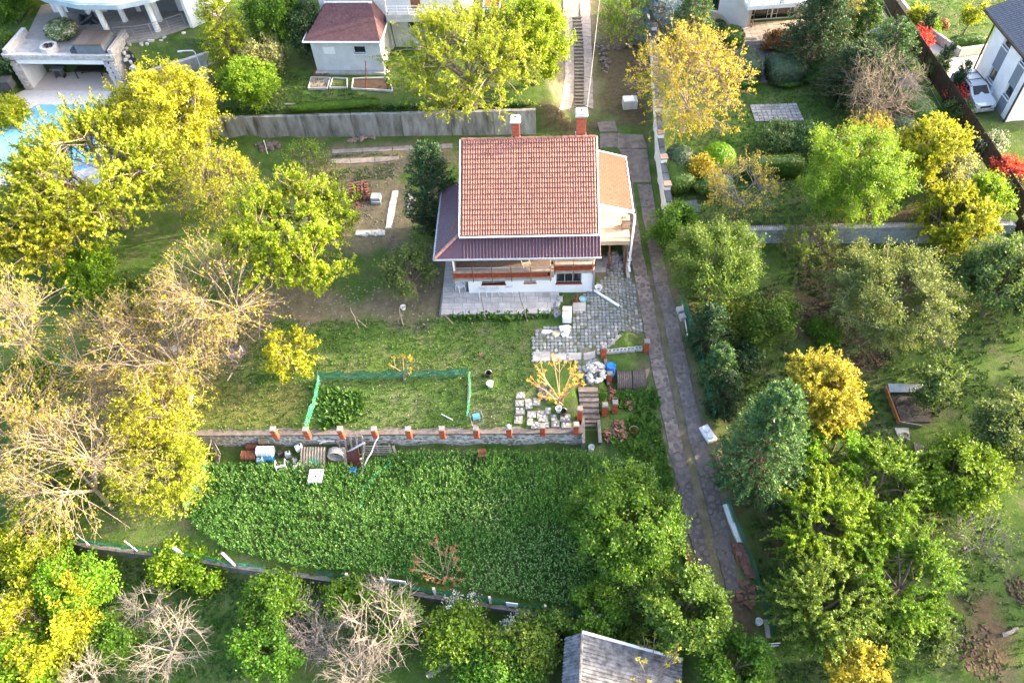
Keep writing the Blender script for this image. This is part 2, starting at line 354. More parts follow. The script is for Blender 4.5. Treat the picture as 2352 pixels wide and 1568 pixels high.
dry = RP(NZ(5), .3, (.13, .10, .035), .7, (.20, .16, .06)); dirt = RP(NZ(2.2), .3, (.115, .085, .062), .7, (.22, .175, .135)); soil = RP(NZ(4, 9), .3, (.055, .038, .028), .72, (.15, .098, .068))  # dry: yellow-brown tone of the left lawn patch
thin = MA('MULTIPLY', MA('SUBTRACT', NZ(.6, 8, .7), .47), 4.0)
c0 = MX(MA('MULTIPLY', thin, .62), grass, dirt)
c0 = MX(MA('MULTIPLY', sep.outputs[1], .45), c0, dry)
c0 = MX(MA('MULTIPLY', sep.outputs[0], MA('ADD', NZ(1.7), .25)), c0, dirt)
c0 = MX(MA('MULTIPLY', sep.outputs[2], MA('ADD', NZ(1.4), .3)), c0, soil)
l.new(c0, b.inputs['Base Color'])
bp = n.new('ShaderNodeBump'); bp.inputs['Strength'].default_value = .8; bp.inputs['Distance'].default_value = .12; l.new(NZ(9, 8, .7), bp.inputs['Height']); l.new(bp.outputs[0], b.inputs['Normal'])
gme.materials.append(gm)
tag(link('ground', gme), kind='structure')

# ---------------------------------------------------------------- main house
HA = math.radians(-4.25); HO = Vector((-2.23, 29.91, 0.0))
house = thing('tiled_house', 'white two-storey house with orange tiled roof, purple skirt roof and balcony', 'house', HO, HA)
HW = 6.95
# walls: lower storey in white, openings left for the windows
def wall_with_holes(mb, x0, x1, z0, z1, y, th, holes, m=0):
    """wall in the xz plane at y (outer face), thickness th towards +y, rectangular holes (x0,x1,z0,z1)"""
    xs = sorted({x0, x1, *[h[0] for h in holes], *[h[1] for h in holes]})
    for a, c in zip(xs[:-1], xs[1:]):
        hs = sorted([h for h in holes if h[0] <= a+1e-6 and h[1] >= c-1e-6], key=lambda h: h[2]); z = z0
        for h in hs:
            if h[2] > z+1e-6: mb.box(((a+c)/2, y+th/2, (z+h[2])/2), (c-a, th, h[2]-z), m=m)
            z = h[3]
        if z1 > z+1e-6: mb.box(((a+c)/2, y+th/2, (z+z1)/2), (c-a, th, z1-z), m=m)
WIN1 = [(.77, 2.1, .78, 1.32), (3.15, 3.80, .86, 1.4), (4.93, 6.33, .78, 1.75)]
mb = MB(); wall_with_holes(mb, 0, HW, -.05, 2.1, 0, .22, WIN1)
mb.box((.11, 3.3, 1.02), (.22, 6.1, 2.15)); mb.box((HW-.11, 3.3, 1.02), (.22, 6.1, 2.15)); mb.box((HW/2, 6.3, 1.02), (HW-.44, .22, 2.15))
mb.build('lower_wall', WHITE, house)
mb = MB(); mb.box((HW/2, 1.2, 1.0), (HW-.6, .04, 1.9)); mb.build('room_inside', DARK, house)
def window(parent, x0, x1, z0, z1, y, n, fm, gm_=GLASS, fr=.05, trans=False, sill=None, name='window'):
    f = MB(); f.box(((x0+x1)/2, y, z0+fr/2), (x1-x0, .06, fr)); f.box(((x0+x1)/2, y, z1-fr/2), (x1-x0, .06, fr))
    W = (x1-x0-fr)/n
    for i in range(n+1): f.box((x0+fr/2+i*W, y, (z0+z1)/2), (fr, .06, z1-z0-2*fr))
    wo_ = f.build(name, fm, parent)
    for i in range(n):
        g = MB(); g.box((x0+fr/2+(i+.5)*W, y+.012, (z0+z1)/2), (W-fr, .015, z1-z0-2*fr)); g.build('pane', gm_, wo_)
    if sill is not None:
        g = MB(); g.box(((x0+x1)/2, y-.09, z0-.025), (x1-x0+.08, .22, .05)); g.build('sill', sill, wo_)
    return wo_
FRG = mat('grey_window_frame', (.28, .30, .31), (.2, .21, .22), rough=.5)
window(house, *WIN1[0], .14, 2, FRG, sill=BRICK); window(house, *WIN1[1], .14, 1, FRG, sill=BRICK); window(house, *WIN1[2], .12, 3, FRG, sill=BRICK)
# upper storey
mb = MB(); wall_with_holes(mb, .2, 6.85, 2.34, 4.95, .9, .2, [(1.0, 1.9, 3.0, 4.2), (3.9, 4.75, 2.36, 4.2)])
mb.box((.3, 3.7, 3.64), (.2, 5.2, 2.6)); mb.box((6.75, 3.7, 3.64), (.2, 5.2, 2.6)); mb.box((3.52, 6.3, 3.64), (6.25, .2, 2.6)); mb.build('upper_wall', GREYP, house)
window(house, 1.0, 1.9, 3.0, 4.2, 1.0, 2, WPAINT)
mb = MB(); mb.box((4.33, 1.0, 3.28), (.85, .06, 1.82)); d_ = mb.build('balcony_door', WOODB, house); mb = MB(); mb.box((4.02, .93, 3.2), (.04, .1, .12)); mb.build('handle', GALV, d_)
# balcony slabs, parapets of lattice bricks, rails
mb = MB(); mb.box((2.03, -.05, 2.22), (5.3, 1.9, .22)); mb.box((5.83, .2, 2.22), (2.29, 1.45, .22)); mb.box((.0, 2.8, 2.22), (1.24, 3.8, .22)); mb.build('balcony_slab', CONC, house)
FLOORR = mat('balcony_floor', (.20, .155, .14), (.14, .105, .095), scale=5)
mb = MB(); mb.box((2.03, -.02, 2.341), (5.14, 1.76, .016)); mb.box((5.83, .22, 2.341), (2.2, 1.3, .016)); mb.build('floor_paving', FLOORR, house)
mb = MB()
for s in ((-.615, 4.66, -1.0), (4.66, 6.97, -.55)):
    mb.beam((s[0], s[2], 2.90), (s[1], s[2], 2.90), .2, .10); mb.beam((s[0], s[2], 2.38), (s[1], s[2], 2.38), .16, .10)
mb.beam((-.6, -.9, 2.90), (-.6, 3.6, 2.90), .2, .10); mb.beam((4.70, -.9, 2.9), (4.70, -.45, 2.9), .18, .10); mb.box((4.70, -.95, 2.62), (.18, .16, .5))
mb.beam((6.92, -.45, 2.9), (6.92, .85, 2.9), .16, .1); mb.build('parapet_coping', mat('worn_coping', (.30, .245, .21), (.19, .155, .135), scale=4, bump=.3), house)
lb = MB()
for i in range(5): lb.box((0, 0, -.2+i*.1), (.26, .09, .022))
for i in range(5): lb.box((-.115+i*.0575, 0, 0), (.018, .085, .42))
lbm = lb.mesh('lattice_block', BRICK)
Ms = [Matrix.Translation((-.44+i*.265, -1.0, 2.64)) for i in range(19)]+[Matrix.Translation((4.92+i*.265, -.55, 2.64)) for i in range(8)]
Ms += [Matrix.Translation((-.6, -.7+i*.265, 2.64)) @ Matrix.Rotation(math.pi/2, 4, 'Z') for i in range(16)]+[Matrix.Translation((6.92, -.28+i*.265, 2.64)) @ Matrix.Rotation(math.pi/2, 4, 'Z') for i in range(4)]
pieces(house, 'lattice_block', lbm, Ms)
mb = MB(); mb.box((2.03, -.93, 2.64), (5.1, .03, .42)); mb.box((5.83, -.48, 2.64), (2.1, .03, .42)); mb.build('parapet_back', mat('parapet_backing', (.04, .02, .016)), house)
for i in range(6):
    x = -.55+i*1.03; r = MB(); r.tube([(x, -1.14, 2.2), (x, -1.14, 3.35)], .022, 6); r.build('rail_post', RUST, house)
for i in range(3):
    x = 4.85+i*1.0; r = MB(); r.tube([(x, -.7, 2.2), (x, -.7, 3.35)], .022, 6); r.build('rail_post', RUST, house)
for a, c in (((-.6, -1.14, 3.3), (4.66, -1.14, 3.3)), ((4.75, -.7, 3.3), (6.9, -.7, 3.3))):
    r = MB(); r.tube([a, c], .018, 6); r.build('handrail', GALV, house)
# skirt roof in purple pressed metal
def metal_sheet(mb, a, b, c, d, pitch, step, amp=.035):
    """a-b lower edge, d-c upper edge; ribs run up the slope, pressed steps across"""
    a, b, c, d = map(Vector, (a, b, c, d)); nm = (b-a).cross(d-a).normalized(); Lx = (b-a).length; Ly = ((d+c)/2-(a+b)/2).length
    nr = max(1, round(Lx/pitch)); ns = max(1, round(Ly/step)); us = []
    for i in range(nr):
        for f, hgt in ((0, 0), (.42, 0), (.55, .8), (.71, 1), (.87, .8)): us.append(((i+f)/nr, hgt))
    us.append((1., 0)); vsn = []
    for j in range(ns):
        vsn += [(j/ns, 0.), ((j+.02)/ns, .6), ((j+.98)/ns, 0.02)]
    vsn.append((1., 0)); vs = []
    for v_, sh in vsn:
        for u_, hh in us:
            p = (a*(1-u_)+b*u_)*(1-v_)+(d*(1-u_)+c*u_)*v_; vs.append(p+nm*amp*(hh+.45*sh))
    k = len(us); fs = [(j*k+i, j*k+i+1, (j+1)*k+i+1, (j+1)*k+i) for j in range(len(vsn)-1) for i in range(k-1)]
    mb.add(vs, fs)
ZO, ZI = 3.92, 4.78
oL, oF, oR, iL, iF = -1.43, -1.06, 7.22, -.02, -.05
def skirt_front(x0, x1):
    def top(x): return (max(x, iL), iF, ZI) if x > iL else (x, oF+(x-oL)/(iL-oL)*(iF-oF), ZO+(x-oL)/(iL-oL)*(ZI-ZO))
    m_ = MB(); metal_sheet(m_, (x0, oF, ZO), (x1, oF, ZO), top(x1), top(x0), .185, .22); return m_
e = [oL, iL, 1.0, 2.03, 3.07, 4.1, 5.14, 6.18, oR]
for x0, x1 in zip(e[:-1], e[1:]): skirt_front(x0, x1).build('metal_sheet', PURP, house)
for y0, y1, t0, t1 in ((oF, iF, 0, 1), (iF, 1.1, 1, 1), (1.1, 2.2, 1, 1), (2.2, 3.3, 1, 1), (3.3, 4.4, 1, 1)):
    m_ = MB(); tp = lambda y, t: (oL+(iL-oL)*t, y, ZO+(ZI-ZO)*t)
    metal_sheet(m_, (oL, y1, ZO), (oL, y0, ZO), tp(y0, t0), tp(y1, t1), .185, .22); m_.build('metal_sheet', PURP, house)
hc = mat('hip_cap', (.36, .19, .16), (.24, .12, .11), rough=.5)
for i in range(7):
    a, c = Vector((oL, oF, ZO+.06)), Vector((iL, iF, ZI+.06)); p0 = a.lerp(c, i/7); p1 = a.lerp(c, (i+1.12)/7)
    r = MB(); r.tube([p0, p1], [.09, .075], 8); r.build('hip_tile', hc, house)
mb = MB(); mb.panel((oL, oF+.02, ZO-.04), (oR, oF+.02, ZO-.04), (oR, .9, ZI-.15), (oL+1, .9, ZI-.15), .05); mb.panel((oL, 4.4, ZO-.04), (oL, oF, ZO-.04), (.2, oF+.9, ZI-.15), (.2, 4.4, ZI-.15), .05); mb.build('skirt_underside', WOODB, house)
mb = MB(); mb.tube([(oL-.05, oF-.05, ZO-.02), (oR+.05, oF-.05, ZO-.05)], .06, 8); mb.tube([(oL-.05, oF-.05, ZO-.02), (oL-.05, 4.4, ZO-.02)], .06, 8); mb.build('skirt_gutter', GALV, house)
for p in ((-.5, -.95, 2.95), (-.5, 1.5, 2.95), (-.5, 3.6, 2.95)):
    r = MB(); r.box((p[0], p[1], 3.42), (.09, .09, .95)); r.build('roof_post', WPAINT, house)
# main roof
RX0, RX1, EY, EZ, RY, RZ = -.02, 7.08, -.52, 5.02, 4.13, 7.5
BY, BZ = 6.75, 4.7
NR, NC = 19, 26
nrm = Vector((0, -(RZ-EZ), RY-EY)).normalized(); slope = Vector((0, RY-EY, RZ-EZ)); SLn = slope.length; sdir = slope.normalized()
tw, tl_ = (RX1-RX0-.16)/NC, SLn/NR
t = MB(); prof = [(0, .0), (.10, .022), (.25, .04), (.40, .022), (.5, .004), (.60, .022), (.75, .04), (.90, .022), (1, .0)]; vs = []
for v_, lift, in ((0, .046), (1.12, .0)):
    vs += [((p*1.03-.015)*tw, v_*tl_, z+lift) for p, z in prof]
vs += [((p*1.03-.015)*tw, 0, -.02) for p, z in prof]
k = len(prof); fs = [(i, i+1, k+i+1, k+i) for i in range(k-1)]+[(2*k+i, 2*k+i+1, i+1, i) for i in range(k-1)]
t.add(vs, fs); tm_ = t.mesh('roof_tile', TERRA)
B = Matrix((Vector((1, 0, 0)), sdir, nrm)).transposed().to_4x4()
Ms = []
for r_ in range(NR):
    for c_ in range(NC):
        jit = Matrix.Rotation(U(-.006, .006), 4, 'Z') @ Matrix.Rotation(U(-.008, .008), 4, 'X')
        Ms.append(Matrix.Translation(Vector((RX0+.08+c_*tw, EY, EZ+.03))+sdir*(r_*tl_)+nrm*U(.0, .004)+Vector((U(-.003, .003), 0, 0))) @ B @ jit)
pieces(house, 'roof_tile', tm_, Ms)
mb = MB(); mb.panel((RX0, EY, EZ), (RX1, EY, EZ), (RX1, RY, RZ), (RX0, RY, RZ), .10); mb.panel((RX1, BY, BZ), (RX0, BY, BZ), (RX0, RY, RZ+.02), (RX1, RY, RZ+.02), .1); mb.build('roof_deck', mat('roof_boarding', (.22, .10, .07)), house)
mb = MB(); metal_sheet(mb, (RX1, BY, BZ+.03), (RX0, BY, BZ+.03), (RX0, RY, RZ+.06), (RX1, RY, RZ+.06), tw/2, tl_); mb.build('rear_roof_tiling', TERRA, house)
for g in (RX0+.3, RX1-.3):
    r = MB(); r.add([(g, EY+.6, EZ-.1), (g, BY-.4, EZ-.1), (g, RY, RZ-.1)], [(0, 1, 2)]); r.build('gable', GREYP, house)
rt = MB(); pr = [(math.cos(a)*.11, math.sin(a)*.10) for a in np.linspace(0, math.pi, 7)]; vs = [(0, p, q+.015) for p, q in pr]+[(.40, p*.9, q*.9) for p, q in pr]
rt.add(vs, [(i, 7+i, 8+i, 1+i) for i in range(6)]); rtm = rt.mesh('ridge_tile', TERRA)
pieces(house, 'ridge_tile', rtm, [Matrix.Translation((RX0+.02+i*.353, RY, RZ+.0+U(-.006, .006))) for i in range(20)])
for x in (RX0-.035, RX1+.035):
    r = MB(); r.panel((x-.035, EY-.06, EZ+.06), (x+.035, EY-.06, EZ+.06), (x+.035, RY, RZ+.06), (x-.035, RY, RZ+.06), .15); r.build('verge_board', WPAINT, house)
mb = MB(); mb.tube([(RX0-.05, EY-.07, EZ-.02), (RX1+.08, EY-.07, EZ-.02)], .055, 8); mb.build('gutter', WPAINT, house)
# chimneys
def chimney(x, y, wd, z1):
    c = MB(); nb = 14; z0 = RZ-.75
    for k_ in range(int((z1-z0)/.085)):
        zz = z0+k_*.085; off = (k_ % 2)*.5
        for q in range(4):
            for j_ in (-1, 0, 1):
                pass
        c.box((x, y, zz+.036), (wd-.03*(k_ % 2)*.3, wd-.02, .072))
    ch = c.build('chimney', BRICK, house)
    c = MB(); c.box((x, y, (z0+z1)/2), (wd-.035, wd-.035, z1-z0)); c.build('mortar_core', MORT, ch)
    c = MB(); c.box((x, y, z1+.03), (wd+.16, wd+.16, .07)); c.box((x, y, z1+.13), (wd+.1, wd+.1, .13), taper=.82); c.build('chimney_cap', CONCL, ch)
    c = MB(); c.box((x, y, z1+.2), (.12, .12, .02)); c.build('flue', DARK, ch)
    c = MB(); c.box((x, y, z0+.5), (wd+.07, wd+.07, .1)); c.build('flashing', GALV, ch)
chimney(2.88, 4.42, .40, 8.45); chimney(6.30, 4.62, .50, 8.62)
# side annex with shingle roof, terrace and store below
AX0, AX1, AY0, AY1 = 7.0, 9.06, 1.76, 6.7
mb = MB(); mb.panel((7.12, 2.22, 4.62), (9.10, 2.22, 4.02), (9.0, 6.72, 4.02), (7.2, 6.72, 4.62), .07); ar = mb.build('annex_roof', mat('annex_deck', (.25, .12, .08)), house)
sh = MB(); sh.box((0, 0, 0), (.235, .165, .014)); shm = sh.mesh('shingle', TERRAF); Ms = []
ax = Vector((1.98, 0, -.60)).normalized(); ay = Vector((0, 1, 0)); an = ax.cross(ay)
BA = Matrix((ax, ay, an)).transposed().to_4x4()
for i in range(27):
    for j in range(8):
        o_ = Vector((7.14, 2.31+i*.165, 4.62))+ax*(.12+j*.245+(.12 if i % 2 else 0)-.06)
        if o_.x < 8.98: Ms.append(Matrix.Translation(o_+an*(.014+.004*((i+j) % 2))) @ BA)
pieces(ar, 'shingle', shm, Ms)
mb = MB(); mb.beam((7.1, 2.17, 4.60), (9.14, 2.17, 3.98), .06, .16); mb.beam((9.15, 2.14, 3.98), (9.05, 6.8, 3.98), .06, .14); mb.beam((7.15, 6.77, 4.6), (9.08, 6.77, 4.0), .06, .14); mb.build('annex_fascia', WPAINT, house)
mb = MB(); mb.box((8.02, 4.2, 2.40), (2.02, 4.9, .22)); mb.box((7.98, 1.6, 2.36), (2.1, .22, .3)); mb.build('terrace_slab', mat('terrace_slab', (.46, .36, .28), (.36, .27, .21), scale=3), house)
tl2 = MB(); tl2.box((0, 0, 0), (.3, .3, .014)); tlm = tl2.mesh('floor_tile', mat('terrace_tile', (.52, .42, .34), (.42, .33, .26), scale=5, var=.08))
pieces(house, 'floor_tile', tlm, [Matrix.Translation((7.22+.31*i, 1.98+.31*j, 2.52)) for i in range(6) for j in range(14)])
mb = MB()
for k_ in range(9): mb.box((8.82+U(-.03, .03), 2.55+U(-.03, .03), 2.56+k_*.085), (.4, .42, .075), rz=U(-.1, .1))
mb.build('stone_pier', mat('pier_stone', (.40, .28, .21), (.26, .17, .12), var=.3, bump=.5), house)
mb = MB(); mb.box((8.85, 2.55, 3.62), (.1, .1, .7)); mb.build('annex_post', WPAINT, house)
mb = MB(); mb.tube([(9.2, 2.1, 3.9), (9.22, 2.05, 3.7), (9.12, 1.55, 2.2), (9.1, 1.5, .5), (9.16, 1.3, .25)], .06, 8); mb.build('downpipe', WPAINT, house)
mb = MB(); mb.box((8.9, 1.7, 1.1), (.12, .12, 2.25)); mb.box((7.95, 1.7, 1.1), (.09, .09, 2.25)); mb.build('store_post', RUST, house)
mb = MB(); mb.box((8.95, 4.3, 1.1), (.18, 4.7, 2.3)); mb.box((8.0, 6.6, 1.1), (1.9, .18, 2.3)); mb.build('store_wall', CONC, house)
mb = MB(); mb.box((6.9, 4.0, .3), (.05, .05, .1)); mb.tube([(7.0, -.06, 2.1), (7.0, -.06, .1)], .05, 8); mb.build('corner_downpipe', GALV, house)
mb = MB(); mb.box((7.22, 3.3, 3.0), (.14, .3, .95)); mb.box((7.25, 3.9, 3.1), (.16, .35, 1.1)); mb.build('terrace_pier', BRICK, house)
# ---------------------------------------------------------------- walls, steps, paving
E1 = Vector((math.cos(HA), math.sin(HA), 0)); E2 = Vector((-math.sin(HA), math.cos(HA), 0))
def blob(rx, ry, h, n=8, jag=.22):
    """a rough dressed stone, flat below, crowned on top"""
    b = MB(); a = [2*math.pi*i/n+U(-.15, .15) for i in range(n)]; k = [1+U(-jag, jag) for _ in range(n)]
    lo = [(rx*q*math.cos(t), ry*q*math.sin(t), -h) for t, q in zip(a, k)]; mi = [(x, y, h*.55) for x, y, z in lo]; hi = [(x*.72, y*.72, h) for x, y, z in lo]
    b.add(lo+mi+hi, [(i, (i+1) % n, n+(i+1) % n, n+i) for i in range(n)]+[(n+i, n+(i+1) % n, 2*n+(i+1) % n, 2*n+i) for i in range(n)]+[tuple(range(2*n, 3*n))]); return b
def tilted(p, nrm, spin=0., s=(1, 1, 1)):
    z = Vector(nrm).normalized(); x = Vector((1, 0, 0)) if abs(z.x) < .8 else Vector((0, 1, 0)); y = z.cross(x).normalized(); x = y.cross(z)
    return Matrix.Translation(p) @ Matrix((x, y, z)).transposed().to_4x4() @ Matrix.Rotation(spin, 4, 'Z') @ Matrix.Diagonal((*s, 1))
def gnorm(x, y):
    e = .3; return Vector((-(gz(x+e, y)-gz(x-e, y))/(2*e), -(gz(x, y+e)-gz(x, y-e))/(2*e), 1)).normalized()

# front retaining wall
w0 = at('G', 60, 985, -2.1); w1p = at('I', 835, 1310, -2.1)
wl = (w1p-w0).length
wall = thing('stone_retaining_wall', 'long pale stone retaining wall along the foot of the lawn', 'wall', w0, HA)
mb = MB(); mb.box((wl/2, .17, .50), (wl, .35, 1.15)); mb.build('mortar_core', mat('wall_mortar', (.50, .48, .44), (.33, .31, .28), scale=3, bump=.3), wall)
mb = MB(); mb.box((wl/2, .22, 1.125), (wl+.05, .5, .1)); mb.build('coping', mat('coping_dark', (.17, .145, .135), (.10, .088, .085), scale=4, bump=.3), wall)
sm = [blob(1, 1, .5).mesh('wall_stone', STONEM if _ < 4 else STONEW) for _ in range(6)]; Ms = []; random.seed(3)
cells = []
for r_ in range(7):
    x = U(0, .2)
    while x < wl-.15:
        L_ = U(.16, .42); cells.append((abs(x-wl*.65), x+L_/2, .06+r_*.155+U(-.02, .02), L_)); x += L_+.03
cells.sort()
for _, x, z, L_ in cells: Ms.append(tilted((x, -.012, z), (0, -1, 0), 0, (L_*.46, U(.05, .07), .04)))
pieces(wall, 'wall_stone', sm, Ms)
pb = MB()
for k_ in range(9): pb.box((0, 0, .045+k_*.087), (.27-.02*(k_ % 2), .27-.02*((k_+1) % 2), .076))
pbm = pb.mesh('bricks', BRICK); pc = MB(); pc.box((0, 0, .392), (.235, .235, .782)); pcm = pc.mesh('mortar_core', MORT)
cp = MB(); cp.box((0, 0, .815), (.30, .30, .06)); cp.box((0, 0, .855), (.24, .24, .02)); cpm = cp.mesh('pillar_cap', mat('pillar_cap', (.24, .22, .21), (.14, .13, .125), scale=8))
def pillar(p, label, group=None, h=.85, rz=HA):
    t_ = thing('brick_pillar', label, 'pillar', p, rz, group); s = h/.85
    for nme, me in (('bricks', pbm), ('mortar_core', pcm), ('pillar_cap', cpm)): q = link(nme, me, t_); q.scale = (1, 1, s)
    return t_
ordn = ['first', 'second', 'third', 'fourth', 'fifth', 'sixth', 'seventh', 'eighth', 'ninth', 'tenth']
for i, q in enumerate([('G',690,918),('G',917,920),('G',1157,918),('G',1392,918),('G',1630,918),('G',1865,917),('G',2103,915),('I',201,1238),('I',492,1225),('I',783,1212)]):
    pillar(at(*q, -.95), f'red brick pillar on the retaining wall, {ordn[i]} from the oil barrels end')
for q, lb in ((('I',815,1085),'red brick pillar at the top of the lower stair flight, lawn side'), (('I',1030,1050),'red brick pillar beside the stairs, nearer of a close pair'), (('I',1118,1028),'red brick pillar beside the stairs, outer one of a close pair'),
              (('I',1070,775),'red brick pillar at the corner of the brown curved sheets'), (('I',1023,548),'red brick pillar beside the white rubble pile, with grey cap'), (('I',1393,500),'red brick pillar with glassy cap at the drive end of the blocks')):
    pillar(at(*q), lb, h=.95)
cap = MB(); cap.lathe([(.0, .0), (.09, .0), (.09, .12), (.06, .16), (.03, .24), (0, .25)], 10); p = at('I', 201, 1238, -.95)
lm = cap.build('bottle', PLAST, None, p+Vector((0, 0, .866)), smooth=True); tag(lm, 'white plastic bottle standing on a brick pillar of the retaining wall', 'bottle')

# steps
st = thing('stone_stairs', 'mossy stone stairs running down from the cobbles past the wall end', 'stairs', at('I', 905, 1290), HA)
def lp(root, p): return root.matrix_basis.inverted() @ Vector(p)
sw = mat('stair_stone', (.26, .22, .19), (.15, .125, .105), scale=5, bump=.5, var=.2)
stp = [(890,830),(893,868),(897,912),(900,962),(903,1010),(908,1060),(910,1095),(910,1130),(912,1165),(914,1200),(914,1240),(914,1280)]
for i, (x, y) in enumerate(stp):
    z = -.62-.128*i; p = at('I', x, y, z); m_ = MB(); m_.box((0, 0, -.10), (1.02+U(-.06, .06), .30, .2)); s_ = m_.build('step', sw, st, lp(st, p), U(-.04, .04))
mb = MB(); a = at('I', 845, 1065, -1.0); c = at('I', 850, 1300, -1.2); mb.beam(lp(st, a)+Vector((0, 0, -.35)), lp(st, c)+Vector((0, 0, -.35)), .16, 1.0); a = at('I', 980, 1085, -1.0); c = at('I', 995, 1280, -1.4); mb.beam(lp(st, a)+Vector((0, 0, -.3)), lp(st, c)+Vector((0, 0, -.3)), .16, .8); mb.build('side_wall', CONCD, st)

# back concrete wall
def run(root, pts, z0, z1, th, name, m, seg=3., gap=.015, lean=0.):
    """panels along a polyline; z0,z1 callables of (x,y)"""
    for a, c in zip(pts[:-1], pts[1:]):
        a, c = Vector(a), Vector(c); L_ = (c-a).length; k = max(1, round(L_/seg)); d = (c-a)/k
        for i in range(k):
            p, q = a+d*i+d.normalized()*gap, a+d*(i+1)-d.normalized()*gap; nn = Vector((-d.y, d.x)).normalized()*th/2
            vs = []
            for s_ in (1, -1):
                for r_ in (p, q):
                    for zz in (z0, z1):
                        w_ = r_+nn*s_; vs.append((w_.x-root.location.x, w_.y-root.location.y, zz(r_.x, r_.y)-root.location.z))
            m_ = MB(); m_.add(vs, [(0, 2, 3, 1), (6, 4, 5, 7), (2, 6, 7, 3), (4, 0, 1, 5), (1, 3, 7, 5), (4, 6, 2, 0)]); m_.build(name, m, root)
CW = mat('stained_concrete', (.34, .34, .33), (.085, .08, .065), scale=2.2, bump=.25, contrast=(.3, .62), streak=(1, 1, .22))
def e12(u_, v_): return (E1*u_+E2*v_).xy
def onv(x, v): return Vector((x, (v-.0741*x)/.9973))
cw = thing('concrete_wall', 'grey board-marked concrete retaining wall behind the dirt yard', 'wall', (*onv(-8, 43.55), .4))
run(cw, [onv(-19.6, 43.9), onv(-3, 43.6), onv(2.6, 43.55)], lambda x, y: .2, lambda x, y: 2.42+.01*x, .25, 'wall_panel', CW, 3.1)
# side return at the villa boundary
cw2 = thing('concrete_wall', 'short leaning concrete wall between the villa and the dirt yard', 'wall', (-19.7, 46, .4))
run(cw2, [(-19.75, 44.0), (-19.6, 49.5)], lambda x, y: .3, lambda x, y: 2.3+.3*(y-44), .25, 'wall_panel', CW, 1.9)
# W2: low wall at the bottom of the field
bw = thing('low_concrete_wall', 'low weathered concrete wall below the crop field, half hidden by bushes', 'wall', (-8, 14, -3.9))
run(bw, [(W2[i][0], W2[i][1]-.12) for i in range(1, 10)], lambda x, y: -4.4, lambda x, y: gz(x, y+.6)-.12, .22, 'wall_panel', CONCD, 2.6)
# garden boundary wall with stepped white sections
gw = thing('white_garden_wall', 'white rendered garden wall stepping down beside the drive, dark coping', 'wall', (10.3, 42.4, .6))
gpts = [(12.05, 55.5), (11.5, 50.9), (10.95, 46.6), (10.42, 42.3), (10.15, 39.9), (10.0, 37.8), (9.85, 35.6), (9.78, 34.4)]
gtop = [3.15, 3.05, 2.75, 2.5, 2.25, 2.0, 1.75]
BCAP = mat('brown_cap', (.30, .22, .19), (.2, .15, .13), scale=6)
for i, (a, c) in enumerate(zip(gpts[:-1], gpts[1:])):
    run(gw, [a, c], lambda x, y: gz(x-.4, y)-.3, lambda x, y: gtop[i], .26, 'wall_section', WHITE, 9)
    run(gw, [a, c], lambda x, y: gtop[i]+.002, lambda x, y: gtop[i]+.09, .36, 'coping', SLATE, 1.2, .02)
for i, p in enumerate(gpts[1:-1]):
    m_ = MB(); m_.box((0, 0, 0), (.36, .36, gtop[i+1]+.95)); m_.build('gate_pier', WHITE, gw, (p[0]-10.3, p[1]-42.4, gtop[i+1]/2-.1-.6))
    m_ = MB(); m_.box((0, 0, 0), (.46, .46, .09)); m_.build('pier_cap', BCAP, gw, (p[0]-10.3, p[1]-42.4, gtop[i+1]-.6+.42))
# terrace wall below the garden and its railing
tw_ = thing('block_retaining_wall', 'pale blue-grey block retaining wall between garden and orchard', 'wall', (20, 32.3, -.2))
BLK = mat('block_face', (.40, .44, .47), (.27, .30, .32), scale=4, bump=.3, var=.12); bm_ = MB(); bm_.box((0, 0, 0), (.48, .26, .2)); blm = bm_.mesh('block', BLK); Ms = []
for r_ in range(6):
    for i in range(38):
        x = 10.4+(i+.5*(r_ % 2))*.5; y = GW_Y(x)-.12
        if x < 29.2: Ms.append(((abs(x-21)), Matrix.Translation((x-20, y-32.3, -.35+r_*.21-.05+.2)) @ Matrix.Rotation(-.07, 4, 'Z')))
Ms.sort(key=lambda q: q[0]); pieces(tw_, 'block', blm, [q[1] for q in Ms])
m_ = MB(); m_.beam((10.3-20, GW_Y(10.3)-32.3-.1, .2), (29.2-20, GW_Y(29.2)-32.3-.1, .2), .2, 1.25); m_.build('core', MORT, tw_)
m_ = MB(); m_.beam((10.3-20, GW_Y(10.3)-32.3-.1, 1.03), (29.2-20, GW_Y(29.2)-32.3-.1, 1.03), .4, .08); m_.build('coping', CONC, tw_)
rl = thing('iron_railing', 'thin black iron railing along the garden edge above the block wall', 'railing', (20, 32.3, .9))
for i in range(9):
    x0 = 10.6+i*2.05; m_ = MB(); y0 = lambda x: GW_Y(x)-32.3-.1
    for zz in (.1, .75): m_.tube([(x0-20, y0(x0), zz), (x0+2.0-20, y0(x0+2), zz)], .014, 5)
    for k_ in range(17): xx = x0+k_*.122; m_.tube([(xx-20, y0(xx), 0), (xx-20, y0(xx), .86)], .010, 4)
    m_.build('railing_panel', BLACKM, rl)

